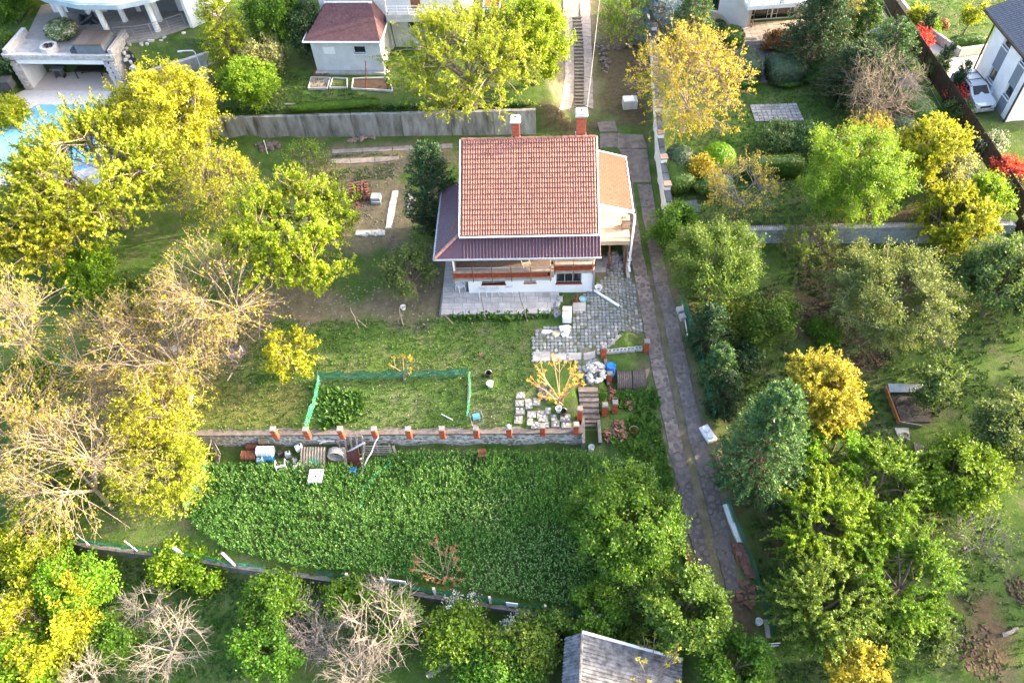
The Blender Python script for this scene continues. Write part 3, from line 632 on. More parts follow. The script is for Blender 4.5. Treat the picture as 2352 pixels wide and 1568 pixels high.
# ---- drive: two tracks of slabs with stones set in, turf between
road = tag(link('driveway', None), kind='structure')
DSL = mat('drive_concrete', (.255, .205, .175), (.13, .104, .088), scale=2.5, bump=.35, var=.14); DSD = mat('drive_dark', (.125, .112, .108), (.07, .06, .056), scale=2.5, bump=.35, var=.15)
def edge_pts(c, pts): return [at(c, *p) for p in pts]
def track(Ls, Rs, seg, mt, mtf=None):
    """slabs between two edge polylines"""
    def res(pl, n):
        d = [0]; 
        for a, c in zip(pl[:-1], pl[1:]): d.append(d[-1]+(c-a).length)
        return [Vector((np.interp(t, d, [p.x for p in pl]), np.interp(t, d, [p.y for p in pl]), 0)) for t in np.linspace(0, d[-1], n)]
    n_ = 2+int(sum((c-a).length for a, c in zip(Ls[:-1], Ls[1:]))/seg); A, C = res(Ls, n_), res(Rs, n_); out = []
    for i in range(n_-1):
        k = 5; top = []; lft = []; rgt = []
        for j in range(k):
            f = .012+(j/(k-1))*.976; p, q = A[i].lerp(A[i+1], f), C[i].lerp(C[i+1], f)
            p = p+Vector((U(-.025, .025), 0, 0)); q = q+Vector((U(-.025, .025), 0, 0)); lft.append(p); rgt.append(q)
        m_ = MB(); vs = []
        for p, q in zip(lft, rgt):
            for s_ in range(4): w_ = p.lerp(q, s_/3); vs.append((w_.x, w_.y, gz(w_.x, w_.y)+.045))
        nb = len(vs); vs += [(x, y, z-.12) for x, y, z in vs]
        fs = [(j*4+s_, j*4+s_+1, (j+1)*4+s_+1, (j+1)*4+s_) for j in range(k-1) for s_ in range(3)]
        rim = [s_ for s_ in range(4)]+[j*4+3 for j in range(1, k)]+[(k-1)*4+s_ for s_ in (2, 1, 0)]+[j*4 for j in range(k-2, 0, -1)]
        fs += [(rim[(i_+1) % len(rim)], rim[i_], nb+rim[i_], nb+rim[(i_+1) % len(rim)]) for i_ in range(len(rim))]
        m_.add(vs, fs); mm = mtf(i, n_) if mtf else mt; o_ = m_.build('slab', mm, road); out.append((lft, rgt, o_))
    return out
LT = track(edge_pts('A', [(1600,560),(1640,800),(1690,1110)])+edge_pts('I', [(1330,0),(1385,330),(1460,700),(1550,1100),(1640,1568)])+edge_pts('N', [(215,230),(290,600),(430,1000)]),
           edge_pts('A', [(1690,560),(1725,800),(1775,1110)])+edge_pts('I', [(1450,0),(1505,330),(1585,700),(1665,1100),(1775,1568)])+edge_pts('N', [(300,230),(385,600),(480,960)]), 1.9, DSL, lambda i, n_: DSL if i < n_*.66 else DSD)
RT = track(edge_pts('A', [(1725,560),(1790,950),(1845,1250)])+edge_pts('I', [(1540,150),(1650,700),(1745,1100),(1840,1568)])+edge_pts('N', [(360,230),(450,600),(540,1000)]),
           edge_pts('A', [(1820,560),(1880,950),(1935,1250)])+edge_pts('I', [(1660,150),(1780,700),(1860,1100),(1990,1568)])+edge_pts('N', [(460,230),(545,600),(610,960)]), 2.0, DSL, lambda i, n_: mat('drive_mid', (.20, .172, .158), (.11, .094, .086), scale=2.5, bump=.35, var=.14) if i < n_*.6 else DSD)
for q in ([(1470,215),(1585,215),(1590,305),(1470,315)], [(1590,215),(1760,225),(1790,315),(1590,315)], [(1600,320),(1790,322),(1818,545),(1690,550)], [(1450,140),(1570,130),(1590,200),(1470,205)]):
    m_ = MB(); p = [at('A', *k_, dz=.05) for k_ in q]; p = p[::-1]; m_.slab(p, .12); m_.build('slab', DSL, road)
ss = [blob(1, 1, .5, 9, .3).mesh('set_stone', mat('track_stone', (.165, .14, .128), (.105, .09, .082), scale=5, bump=.4, var=.14)) for _ in range(6)]; Ms = []
for tr_, den in ((LT, 24), (RT, 20)):
    for i, (lf, rg, o_) in enumerate(tr_):
        got = []
        for _ in range(400):
            j = random.randrange(4); f, s_ = U(0, 1), U(.08, .92); p = lf[j].lerp(lf[j+1], f).lerp(rg[j].lerp(rg[j+1], f), s_); r_ = U(.08, .19)
            if all((p-g).length > r_+gr+.02 for g, gr in got): got.append((p, r_))
            if len(got) >= den: break
        for p, r_ in got: Ms.append((abs(p.y-21), tilted((p.x, p.y, gz(p.x, p.y)+.045), gnorm(p.x, p.y), U(0, 6), (r_, r_*U(.6, 1), .014))))
Ms.sort(key=lambda q: q[0]); pieces(road, 'set_stone', ss, [q[1] for q in Ms])
# upper drive: two brick strips and stepping bars
BRS = mat('pale_strip', (.33, .285, .255), (.20, .17, .15), scale=3, bump=.3)
for a, c in (([(2015,0),(2025,300),(2028,500),(2010,650),(1985,740)], [(2068,0),(2085,300),(2087,500),(2085,650),(2060,720)]), ([(2120,0),(2150,300),(2152,500),(2150,640),(2150,700)], [(2190,0),(2202,300),(2208,500),(2210,640),(2215,720)])):
    track(edge_pts('C', a), edge_pts('C', c), 1.7, BRS)
bb = MB(); bb.box((0, 0, 0), (.66, .15, .1)); bbm = bb.mesh('stepping_bar', mat('bar_stone', (.21, .18, .16), (.13, .11, .098))); Ms = []
for i in range(26):
    y = 120+i*23.; p = at('C', 2112+i*.55, y); Ms.append(Matrix.Translation(p+Vector((0, 0, .03))) @ Matrix.Rotation(U(-.05, .05)+HA, 4, 'Z'))
pieces(road, 'stepping_bar', bbm, Ms)
m_ = MB(); m_.slab([at('C', *k_, dz=.05) for k_ in [(2115,120),(2070,120),(2065,0),(2120,0)]], .1); m_.build('slab', BRS, road)

# patio
pat = tag(link('patio', None, None, HO, HA), kind='structure')
PS = mat('patio_slab', (.50, .485, .475), (.37, .355, .35), scale=3, bump=.2, var=.09); ps = [MB() for _ in range(2)]
ps[0].box((0, 0, 0), (.66, .40, .08)); ps[1].box((0, 0, 0), (.66, .40, .08)); pms = [q.mesh('patio_slab', PS) for q in ps]; Ms = []
for r_ in range(4):
    for i in range(11):
        x = -1.5+.34+i*.68-(.2 if r_ % 2 else 0); y = -1.38+r_*.42
        if x+.3 < 5.6-max(0, -.75-y)*.75: Ms.append(Matrix.Translation((max(x, -1.18), y, .05+U(-.004, .004))))
for r_ in range(9):
    for i in range(2): Ms.append(Matrix.Translation((-1.2+i*.68, .30+r_*.42, .05+U(-.004, .004))))
pieces(pat, 'patio_slab', pms, Ms)
m_ = MB(); m_.box((1.7, -.75, .03), (6.6, 1.75, .1)); m_.box((-.8, 2, .03), (1.45, 3.9, .1)); m_.build('bedding', CONCD, pat)
m_ = MB(); m_.box((3.86+.5, -.25, .097), (.42, .32, .02)); m_.build('drain_cover', mat('drain', (.30, .29, .28)), pat)
# cobbled yard
cob = tag(link('cobbled_yard', None), kind='structure')
CP = [at('I', *q).xy for q in [(410,300),(760,285),(740,120),(860,0),(1050,-150),(1060,-260),(1180,-240),(1300,-60),(1360,300),(1390,330),(1160,330),(1100,450),(1000,480),(960,560),(1020,760),(900,800),(820,760),(760,600),(560,580),(405,590)]]
cs = [blob(1, 1, .5, 7, .12).mesh('cobble', STONEB) for _ in range(5)]+[blob(1, 1, .5, 7, .12).mesh('cobble', mat('pale_cobble', (.36, .355, .34), (.27, .265, .25), var=.2)) for _ in range(1)]
Ms = []; c0_ = at('I', 405, 590).xy
_x = np.arange(min(p.x for p in CP)-.1, max(p.x for p in CP)+.1, .12); _y = np.arange(min(p.y for p in CP)-.1, max(p.y for p in CP)+.1, .12); _X, _Y = np.meshgrid(_x, _y); _in = inpoly(_X+.25*(fbm(_X, _Y, 2., 4)-.5), _Y+.25*(fbm(_X, _Y, 2., 9)-.5), CP); _id = np.arange(_X.size).reshape(_X.shape)
_f = np.stack([_id[:-1, :-1], _id[:-1, 1:], _id[1:, 1:], _id[1:, :-1]], -1)[_in[:-1, :-1]]; link('bedding', npmesh('bedding', np.stack([_X, _Y, ground(_X, _Y)+.035+.0*_X], -1).reshape(-1, 3), _f, mat('yard_bedding', (.17, .155, .13), (.055, .085, .03), scale=2.5, bump=.5, contrast=(.4, .6))), cob)
for i in range(60):
    for j in range(60):
        p = c0_+E1.xy*(-1+i*.205)+E2.xy*(-1.6+j*.205); q = p+Vector((U(-.02, .02), U(-.02, .02)))
        if inpoly(np.array([p.x]), np.array([p.y]), CP)[0] and fbm(p.x, p.y, .7, 31) > .27 and random.random() > .1: Ms.append((-p.x*.2+abs(p.y-26.5), tilted((q.x, q.y, gz(q.x, q.y)+.045), gnorm(q.x, q.y), HA+U(-.2, .2)+.4, (U(.085, .105), U(.085, .105), .035))))
Ms.sort(key=lambda q: q[0]); pieces(cob, 'cobble', cs, [q[1] for q in Ms])
for q in ([(760,65),(870,65),(868,150),(758,150)], [(410,505),(560,505),(560,585),(410,585)], [(570,530),(700,520),(700,575),(570,580)], [(720,515),(830,515),(830,575),(720,580)], [(850,520),(950,500),(950,560),(850,580)]):
    m_ = MB(); m_.slab([at('I', *k_, dz=.07) for k_ in q][::-1], .12); m_.build('slab', CONC, cob)
m_ = MB(); m_.slab([at('q', *k_, dz=.03) for k_ in [(320,420),(640,420),(600,300),(330,300)]], .1); m_.build('slab', CONC, cob)
for a, c in (((480,640),(660,510)), ((1160//1,0),(1180,0)),):
    if a[0] < 1000: m_ = MB(); m_.beam(at('q', *a, dz=.06), at('q', *c, dz=.06), .12, .06); m_.build('drain_channel', CONCD, cob)
# yard paths
pth = tag(link('path', None), kind='structure')
road_keep, road = road, pth
track(edge_pts('C', [(500,1010),(720,1000),(1020,985),(1290,975)]), edge_pts('C', [(500,985),(720,975),(1020,958),(1290,945)]), 2.2, BRS)
track(edge_pts('C', [(310,1080),(620,1075),(760,1070),(940,1050)]), edge_pts('C', [(300,1050),(620,1045),(760,1035),(940,1030)]), 2.0, BRS)
track(edge_pts('C', [(895,1255),(870,1370),(850,1500)]), edge_pts('C', [(935,1250),(915,1370),(890,1500)]), .8, CONCL)
m_ = MB(); m_.slab([at('y', *k_, dz=.1) for k_ in [(570,530),(570,550),(690,550),(690,530)]], .14); m_.build('kerb', CONCL, pth)
# paving round the garden house
gp = mat('garden_paving', (.42, .37, .34), (.32, .28, .255), scale=4, var=.08); gp2 = mat('dark_paving', (.13, .135, .15), (.09, .095, .105), scale=4, var=.12)
pv = MB(); pv.box((0, 0, 0), (.46, .46, .06)); pvm = pv.mesh('paving_slab', gp); pv2 = MB(); pv2.box((0, 0, 0), (.46, .30, .06)); pvm2 = pv2.mesh('paving_slab', gp2)
GH = Vector((18.8, 52.82, 1.6)); Ms = []
for i in range(12):
    for j in range(5): 
        p = GH+Vector((-.6+i*.48, -1.6+j*.48, 0)); Ms.append(Matrix.Translation((p.x, p.y, gz(p.x, p.y)+.03)))
pieces(pth, 'paving_slab', pvm, Ms); Ms = []
for i in range(7):
    for j in range(9):
        p = at('t', 345+i*31-j*1, 262+j*17); Ms.append(Matrix.Translation((p.x, p.y, gz(p.x, p.y)+.03)))
pieces(pth, 'paving_slab', pvm2, Ms)
for i in range(6):
    m_ = MB(); p = at('t', 480-i*1, 400+i*26); m_.box((0, 0, 0), (1.35, .5, .16)); m_.build('step', mat('garden_step', (.17, .15, .14), (.1, .09, .085)), pth, (p.x, p.y, gz(p.x, p.y)+.03))
q0, q1, q2, q3 = at('D', 1232, 808), at('D', 1588, 797), at('D', 1648, 930), at('D', 1272, 936); Ms = []
pq = MB(); dx = (q1-q0).length/10; dy = (q3-q0).length/6; pq.box((0, 0, 0), (dx*.93, dy*.93, .08)); pqm = pq.mesh('paving_slab', mat('grey_slab', (.34, .33, .33), (.23, .225, .225), var=.14, bump=.3)); an_ = math.atan2((q1-q0).y, (q1-q0).x)
for i in range(10):
    for j in range(6):
        a = q0.lerp(q1, (i+.5)/10); c = q3.lerp(q2, (i+.5)/10); p = a.lerp(c, (j+.5)/6); Ms.append(Matrix.Translation((p.x, p.y, gz(p.x, p.y)+.035)) @ Matrix.Rotation(an_, 4, 'Z'))
pieces(pth, 'paving_slab', pqm, Ms)
track([Vector((27.6, 31, 0)), Vector((27.2, 45, 0)), Vector((26.6, 57, 0))], [Vector((29.0, 31, 0)), Vector((28.6, 45, 0)), Vector((28.0, 57, 0))], 2.4, mat('alley_paving', (.22, .225, .24), (.14, .145, .155), scale=9, bump=.4))
road = road_keep
# crazy paving on the lawn
crz = tag(link('crazy_paving', None), kind='structure')
cst = [blob(1, 1, .5, 6, .2).mesh('paving_stone', mat('crazy_stone', (.56, .54, .50), (.40, .38, .35), var=.25, bump=.4)) for _ in range(5)]; Ms = []
for c_, wd, hg in (((300,880),80,55),((290,950),75,50),((370,955),62,80),((440,940),70,60),((295,1020),80,55),((280,1097),70,60),((395,1050),75,50),((480,1050),80,60),((540,1020),50,50),((380,1115),50,55),((430,1145),80,50),((495,1085),85,50),((590,1080),55,50),((605,1130),70,50),((690,1080),90,55),((700,1140),85,50),((520,1140),60,45)):
    p = at('I', *c_); sx, sy = wd*.4464/S4/pxu(p), hg*.4464/S4/pxu(p)/.72; m_ = MB(); m_.box((0, 0, 0), (sx, sy, .05)); rz = HA+U(-.1, .1)
    bd = m_.build('paving_slab', mat('crazy_mortar', (.25, .24, .22)), crz, (p.x, p.y, p.z+.02), rz)
    got = []
    for _ in range(120):
        r_ = U(.06, .11); q = Vector((U(-sx/2+r_, sx/2-r_), U(-sy/2+r_, sy/2-r_), 0))
        if all((q-g).length > r_+gr for g, gr in got): got.append((q, r_))
    for q, r_ in got[:14]: 
        k_ = link('paving_stone', cst[random.randrange(5)], bd, M=Matrix.Translation(q+Vector((0, 0, .03))) @ Matrix.Rotation(U(0, 6), 4, 'Z') @ Matrix.Diagonal((r_*1.05, r_*.95, .035, 1)))
# alley fence on the far side
fn = thing('metal_fence', 'tall dark brown slatted metal fence along the alley', 'fence', (29.3, 43, 1.2))
FM = mat('fence_brown', (.075, .048, .03), (.045, .03, .02), rough=.5, scale=3, var=.08)
ys = list(np.arange(29.5, 58, 1.9))
for y in ys:
    x = 29.45+(43-y)*.02; z = gz(28.5, y); m_ = MB(); m_.box((0, 0, .75), (.09, .09, 1.75)); m_.build('fence_post', BLACKM, fn, (x-29.3, y-43, z-1.2))
for y0, y1 in zip(ys[:-1], ys[1:]):
    m_ = MB(); xx = lambda y: 29.45+(43-y)*.02-29.3; zz = lambda y: gz(28.5, y)-1.2
    for k_ in range(13):
        y = y0+.1+k_*.141; m_.box((xx(y), y-43, zz(y)+.86), (.022, .128, 1.4))
    for h_ in (.3, 1.4): m_.beam((xx(y0)-.03, y0+.05-43, zz(y0)+h_), (xx(y1)-.03, y1-.05-43, zz(y1)+h_), .04, .05)
    m_.build('fence_panel', FM, fn)
m_ = MB(); m_.beam((29.72-29.3, 29.5-43, gz(28.5, 29.5)-1.25), (29.15-29.3, 58-43, gz(28.5, 58)-1.25), .22, .5); m_.build('plinth', CONCD, fn)
# ---------------------------------------------------------------- villa with pool, top left
VST = mat('villa_stone', (.50, .48, .46), (.37, .355, .345), scale=5, bump=.4, var=.16)
VA = math.radians(-8); VO = Vector((-34.2, 51.95, 1.2))
vil = thing('pool_villa', 'white villa with round columns above an open stone pool house', 'villa', VO, VA)
def vl(p): return vil.matrix_basis.inverted() @ Vector(p)
vb = MB(); vb.box((0, 0, 0), (.27, .14, .17)); vbm = vb.mesh('stone_block', VST); VM = []
def stones(a, b, z0, z1, side=1):
    """courses of blocks on the face from a to b (local xy)"""
    a, b = Vector((*a, 0)), Vector((*b, 0)); L_ = (b-a).length; d = (b-a).normalized(); an = math.atan2(d.y, d.x); n_ = max(1, int(L_/.285)); zs = int((z1-z0)/.185)
    for r_ in range(zs):
        for i in range(n_+(r_ % 2)):
            s = (i+.5-.5*(r_ % 2))/n_; e_h = min(.5, .14/L_); s = min(max(s, e_h), 1-e_h); p = a.lerp(b, s); VM.append(Matrix.Translation((p.x, p.y, z0+.09+r_*.185)) @ Matrix.Rotation(an, 4, 'Z'))
H_ = 2.8
m_ = MB(); m_.box((.28, 1.3, 1.4), (.42, 2.5, 2.8)); m_.box((7.45, .9, 1.4), (.75, 1.7, 2.8)); m_.build('side_wall', VST, vil)
m_ = MB(); m_.box((.52, 1.3, 1.1), (.05, 2.3, 2.2)); m_.box((3.8, 2.5, 1.25), (6.5, .15, 2.5)); m_.box((3.8, .02, 2.33), (6.55, .1, .36)); m_.build('inner_wall', WHITE, vil)
m_ = MB(); m_.box((4.0, 1.25, 2.66), (8.1, 2.6, .26)); m_.build('roof_slab', CONC, vil)
m_ = MB(); m_.box((3.9, 1.2, .02), (7.2, 2.6, .06)); m_.build('pool_house_floor', mat('pale_floor', (.56, .49, .44), (.50, .43, .38), var=.04), vil)
m_ = MB(); m_.box((3.9, .02, 2.72), (8.3, .26, .4)); m_.box((.16, 1.4, 3.0), (.3, 2.9, .5)); m_.box((7.85, 1.3, 3.0), (.28, 2.6, .5)); m_.build('parapet', VST, vil)
stones((-.15, -.12), (7.95, -.12), 2.55, 2.95); stones((.02, -.07), (.5, -.07), 0, 2.5); stones((7.05, -.07), (7.85, -.07), 0, 2.5); stones((.0, .0), (.0, 2.6), 0, 3.2)
stones((7.85, 0), (8.05, 2.5), 2.6, 3.2)
# round end pier and retaining wall curving away
arc = [vl(at('B', *q, z)) for q, z in (((985, 470), 3.6), ((1040, 480), 3.6), ((1052, 530), 3.4), ((1100, 560), 2.9), ((1200, 525), 2.9), ((1300, 490), 2.9), ((1420, 460), 2.9), ((1600, 400), 2.9))]
for a, c in zip(arc[:-1], arc[1:]):
    m_ = MB(); m_.beam((a.x, a.y, 1.0), (c.x, c.y, 1.0), .3, 2.1 if a.x < 9.5 else 1.5); m_.build('retaining_wall', VST, vil); stones(Vector((a.x, a.y)), Vector((c.x, c.y)), .2, 2.0 if a.x < 9.5 else 1.7)
pieces(vil, 'stone_block', vbm, VM)
# upper terrace and portico
m_ = MB(); tp = [vl(p) for p in [(-33.5, 54.0, 4), (-26.3, 52.6, 4), (-24.0, 52.9, 4), (-21.8, 54.1, 4), (-20.4, 55.2, 4), (-21, 60, 4), (-34, 61, 4)]]; m_.prism([(p.x, p.y) for p in tp], 1.2, 2.82); m_.build('terrace_deck', mat('terrace_deck', (.30, .27, .25), (.22, .20, .19), scale=3), vil)
edge = [(-34.5, 57.3), (-32.6, 55.2), (-30.35, 53.35), (-27.63, 52.05), (-24.88, 51.65), (-22.82, 52.25), (-21.6, 53.2), (-20.6, 54.8)]; pl = [vl((x, y, 7)) for x, y in edge]+[vl((-20, 62, 7)), vl((-35, 63, 7))]
m_ = MB(); m_.prism([(p.x, p.y) for p in pl], 5.62, 5.95); m_.build('curved_fascia', mat('blue_grey_fascia', (.30, .37, .42), (.24, .30, .35), scale=2), vil)
pl2 = [((p.x-5)*.985+5, (p.y-6)*.97+6.1) for p in pl]; m_ = MB(); m_.prism(pl2, 5.952, 6.3); m_.build('roof_edge', WHITE, vil)
for i, q in enumerate(((-30.76, 55.47), (-27.28, 53.62), (-23.84, 53.8), (-26.63, 55.5), (-24.0, 55.2), (-29.2, 56.0))):
    p = vl((*q, 4)); m_ = MB(); m_.lathe([(.23, 2.8), (.21, 2.95), (.2, 5.55), (.23, 5.62)], 16, (p.x, p.y, 0)); m_.build('column', WHITE, vil, smooth=True)
def vwall(a, b, z0, z1, name, mt, th=.2):
    m_ = MB(); a, b = vl((*a, 4)), vl((*b, 4)); m_.beam((a.x, a.y, (z0+z1)/2), (b.x, b.y, (z0+z1)/2), th, z1-z0); return m_.build(name, mt, vil)
vwall((-32.5, 57.6), (-21.2, 56.3), 2.82, 5.6, 'back_wall', WHITE); SHU = mat('grey_shutter', (.16, .165, .175), (.13, .135, .145), rough=.6)
for a, b in (((-31.3, 57.3), (-29.6, 57.1)), ((-28.3, 56.97), (-26.1, 56.7)), ((-25.7, 56.66), (-22.9, 56.33))): vwall(a, b, 2.83, 5.2, 'shutter', SHU, .08)
vwall((-21.5, 54.15), (-20.4, 55.1), 2.2, 8.5, 'wing_wall', WHITE, .25); vwall((-22.2, 56.2), (-21.5, 54.15), 2.2, 8.5, 'wing_wall', WHITE, .25); vwall((-20.4, 55.1), (-19.6, 60), 2.2, 8.5, 'wing_wall', WHITE, .25)
ra = [vl(p) for p in ((-26.5, 52.95, 4), (-25.2, 52.85, 4), (-24.0, 53.05, 4), (-22.9, 53.6, 4), (-21.9, 54.2, 4))]
for k_ in range(5):
    m_ = MB(); m_.tube([(p.x, p.y, 2.95+k_*.2) for p in ra], .022 if k_ == 4 else .012, 5); m_.build('rail', GALV, vil)
for p in ra: m_ = MB(); m_.tube([(p.x, p.y, 2.8), (p.x, p.y, 3.76)], .022, 6); m_.build('rail_post', GALV, vil)
# hillside bed between rail and wall
m_ = MB(); bd = [vl(at('B', *q, z)) for q, z in (((920, 330), 3.9), ((1400, 220), 3.9), ((1560, 250), 3.8), ((1600, 380), 3.0), ((1420, 450), 2.9), ((1060, 530), 3.0), ((1030, 420), 3.5))]; m_.slab([p for p in bd][::-1], .5); m_.build('planted_bed', gm, vil)
rk = [blob(.16, .13, .1).mesh('bed_rock', STONEW) for _ in range(3)]
for i in range(34):
    f, g = U(0, 1), U(0, 1); x, y = 940+f*520, 330-f*90+g*(170-f*40); q = vl(at('B', x, y, 3.9-g*.9)); link('bed_rock', rk[i % 3], vil, (q.x, q.y, q.z+.03), U(0, 6))
# things at the villa
def at_v(p): return vil.matrix_basis @ Vector(p)
tub = thing('hot_tub', 'covered grey hot tub on the villa terrace', 'hot tub', at('B', 725, 420, 4.0)+Vector((0, .75, 0)), VA)
m_ = MB(); m_.box((0, 0, .38), (2.0, 1.75, .76)); m_.build('cabinet', mat('tub_panel', (.16, .19, .22), (.12, .14, .17), rough=.5), tub)
for s in (-1, 1): m_ = MB(); m_.box((s*.52, 0, .83), (1.02, 1.85, .13)); m_.build('cover_half', mat('tub_cover', (.14, .115, .10), (.11, .09, .08), rough=.6), tub)
m_ = MB(); m_.box((-1.25, -.45, .2), (.5, .8, .4)); m_.build('step', SLATE, tub)
pr_ = at('B', 390, 390, 4.0); pt = thing('round_planter', 'round stone planter with pots on the villa terrace', 'planter', pr_)
m_ = MB(); m_.lathe([(.35, 0), (.58, 0), (.58, .42), (.42, .42), (.40, .25), (0, .25)], 20); m_.build('ring', VST, pt)
for dx in (-.14, .16): m_ = MB(); m_.lathe([(0, .25), (.1, .25), (.14, .5), (.12, .5), (.09, .3), (0, .3)], 10, (dx, .05, 0)); m_.build('pot', BLACKM, pt)
bg_ = MB(); 
for i in range(16):
    bg_.tube([(U(-.7, .7), U(-.3, .3), .0), (U(-.7, .7), U(-.3, .3), U(.3, .6))], [.2, .12], 7)
o_ = bg_.build('rubbish_bags', mat('bag_black', (.025, .027, .03), (.04, .043, .05), rough=.4), None, at('B', 690, 170, 4.02)); tag(o_, 'heap of black sacks under the villa portico', 'sacks', kind='stuff')
tb = thing('long_table', 'long dark table inside the pool house', 'table', at('B', 690, 600, 1.25)+Vector((.15, .25, 0)), VA)
m_ = MB(); m_.box((0, 0, .6), (2.1, .75, .05)); m_.build('tabletop', BLACKM, tb)
for sx in (-1, 1):
    for sy in (-1, 1): m_ = MB(); m_.box((sx*1.0, sy*.33, .29), (.06, .06, .58)); m_.build('leg', BLACKM, tb)
gr = thing('grill', 'dark barbecue grill against the pool house back wall', 'grill', at('B', 470, 590, 1.25), VA)
m_ = MB(); m_.box((0, 0, .4), (.6, .4, .5)); m_.box((0, 0, .72), (.95, .42, .08)); m_.build('firebox', SHU, gr); m_ = MB(); m_.box((0, -.21, .4), (.4, .02, .4)); m_.build('door', BLACKM, gr)
for s in (-1, 1): m_ = MB(); m_.box((s*.3, 0, .1), (.05, .35, .2)); m_.build('leg', BLACKM, gr)
m_ = MB(); m_.box((0, 0, .65), (.06, 1.5, 1.3)); tag(m_.build('wooden_shutter', WOODG, None, at('B', 300, 610, 1.25)+Vector((0, .2, 0)), VA), 'grey wooden panel leaning on the pool house side wall', 'panel')
# pool and deck
dk = tag(link('pool_deck', None), kind='structure'); m_ = MB(); m_.prism([PZ(*q, 1.25)[:2] for q in [(-150, 300), (60, 205), (275, 205), (320, 270), (250, 430), (-200, 420)]], .9, 1.24); m_.build('deck', mat('pale_deck', (.62, .60, .58), (.52, .50, .48), scale=2, var=.03), dk)
wm = bpy.data.materials.new('pool_water'); wm.use_nodes = True; b = wm.node_tree.nodes['Principled BSDF']; b.inputs['Base Color'].default_value = (.16, .40, .68, 1); b.inputs['Roughness'].default_value = .08
nz = wm.node_tree.nodes.new('ShaderNodeTexNoise'); nz.inputs['Scale'].default_value = 5; bp = wm.node_tree.nodes.new('ShaderNodeBump'); bp.inputs['Strength'].default_value = .15; wm.node_tree.links.new(nz.outputs[0], bp.inputs['Height']); wm.node_tree.links.new(bp.outputs[0], b.inputs['Normal'])
m_ = MB(); m_.prism([PZ(*q, 1.26)[:2] for q in [(87, 240), (222, 240), (215, 380), (150, 400), (-120, 395), (-120, 340)]], 1.0, 1.252); tag(m_.build('pool_water', wm), kind='structure')
# stone wall right of the laurel
sw_ = thing('stone_wall', 'low pale stone garden wall right of the blossoming laurel', 'wall', (-20.5, 49, 1.2))
run(sw_, [(-19.9, 51.8), (-21.1, 48.5), (-20.3, 46.2)], lambda x, y: .6, lambda x, y: 2.3+.15*(y-48), .35, 'wall_panel', VST, 1.1)
lp_ = thing('curved_lamp_post', 'white bent lamp post at the villa garden wall', 'lamp post', at('B', 1555, 560, 2.3)); m_ = MB(); m_.tube([(0, 0, -.2), (0, 0, 1.6), (-.1, 0, 1.75), (-1.1, 0, 1.8)], .04, 6); m_.build('post', WPAINT, lp_); m_ = MB(); m_.box((-1.0, 0, 1.76), (.3, .12, .06)); m_.build('lamp_head', WPAINT, lp_)
m_ = MB(); m_.box((0, 0, .12), (.55, .4, .24), rz=.3, taper=.7); tag(m_.build('blue_tarp_bundle', BLUEP, None, at('B', 1585, 565, 2.45)), 'bright blue folded tarp on the villa garden wall', 'tarp')
m_ = MB(); m_.box((0, 0, .3), (1.3, .8, .6), taper=.9); m_.box((0, 0, .63), (1.36, .86, .08), taper=.92); tag(m_.build('storage_box', mat('dark_box', (.05, .055, .06)), None, at('B', 60, 700)), 'dark storage box at the left edge by the pool house steps', 'box')

# ---------------------------------------------------------------- grey house at the top with shingled annex
BA_ = math.radians(-7.5); BO = Vector((-12.24, 49.45, 2.6))
bh = thing('grey_house', 'grey rendered house with purple shingled annex, white balcony at the top edge', 'house', BO, BA_)
m_ = MB(); wall_with_holes(m_, 0, 4.75, -.2, 2.45, 0, .2, [(2.9, 3.75, 1.35, 1.9)]); m_.box((.1, 1.6, 1.1), (.2, 2.8, 2.7)); m_.box((4.65, 1.6, 1.1), (.2, 2.8, 2.7)); m_.build('annex_wall', GREYP, bh)
window(bh, 2.9, 3.75, 1.35, 1.9, .1, 1, WPAINT, sill=WPAINT)
m_ = MB(); m_.box((1.2, -.02, 1.6), (.8, .05, .5)); m_.build('blind_panel', WPAINT, bh); m_ = MB(); m_.box((2.4, -.15, -.05), (4.9, .4, .3)); m_.build('plinth', CONC, bh)
e_ = [(-.3, -.35, 2.45), (4.95, -.35, 2.45), (4.95, 2.6, 2.45), (-.3, 2.6, 2.45)]; tpz = 3.75; tL, tR = (.95, 2.2, tpz), (4.1, 2.2, tpz)
rf = MB(); rf.panel(e_[0], e_[1], tR, tL, .06); rf.panel(e_[1], e_[2], (4.1, 2.61, tpz), tR, .06); rf.panel(e_[3], e_[0], tL, (.95, 2.61, tpz), .06); rfo = rf.build('annex_roof', PSHIN, bh)
sg = MB(); sg.box((0, 0, 0), (.24, .19, .016)); sgm = sg.mesh('shingle', PSHIN); Ms = []
a0, a1, b0, b1 = map(Vector, (e_[0], e_[1], tL, tR)); sl_ = ((b0+b1)/2-(a0+a1)/2); sn = Vector((1, 0, 0)).cross(sl_.normalized()); BS = Matrix((Vector((1, 0, 0)), sl_.normalized(), sn)).transposed().to_4x4(); nr = int(sl_.length/.16)
for r_ in range(nr):
    f = (r_+.5)/nr; L0, L1 = a0.lerp(b0, f), a1.lerp(b1, f); k_ = int((L1-L0).length/.25)
    for i in range(k_): Ms.append(Matrix.Translation(L0+Vector((.13+i*.25+(.06 if r_ % 2 else 0), 0, 0))+sn*.022) @ BS @ Matrix.Rotation(.05, 4, 'X'))
pieces(rfo, 'shingle', sgm, Ms)
m_ = MB(); m_.tube([(-.36, -.4, 2.43), (5.0, -.4, 2.43)], .06, 6); m_.tube([(-.36, -.4, 2.43), (-.36, 2.6, 2.45)], .05, 6); m_.tube([(5.02, -.4, 2.43), (5.02, 2.6, 2.45)], .05, 6); m_.box((2.5, 2.25, tpz+.04), (3.3, .12, .1)); m_.build('gutter', WPAINT, bh)
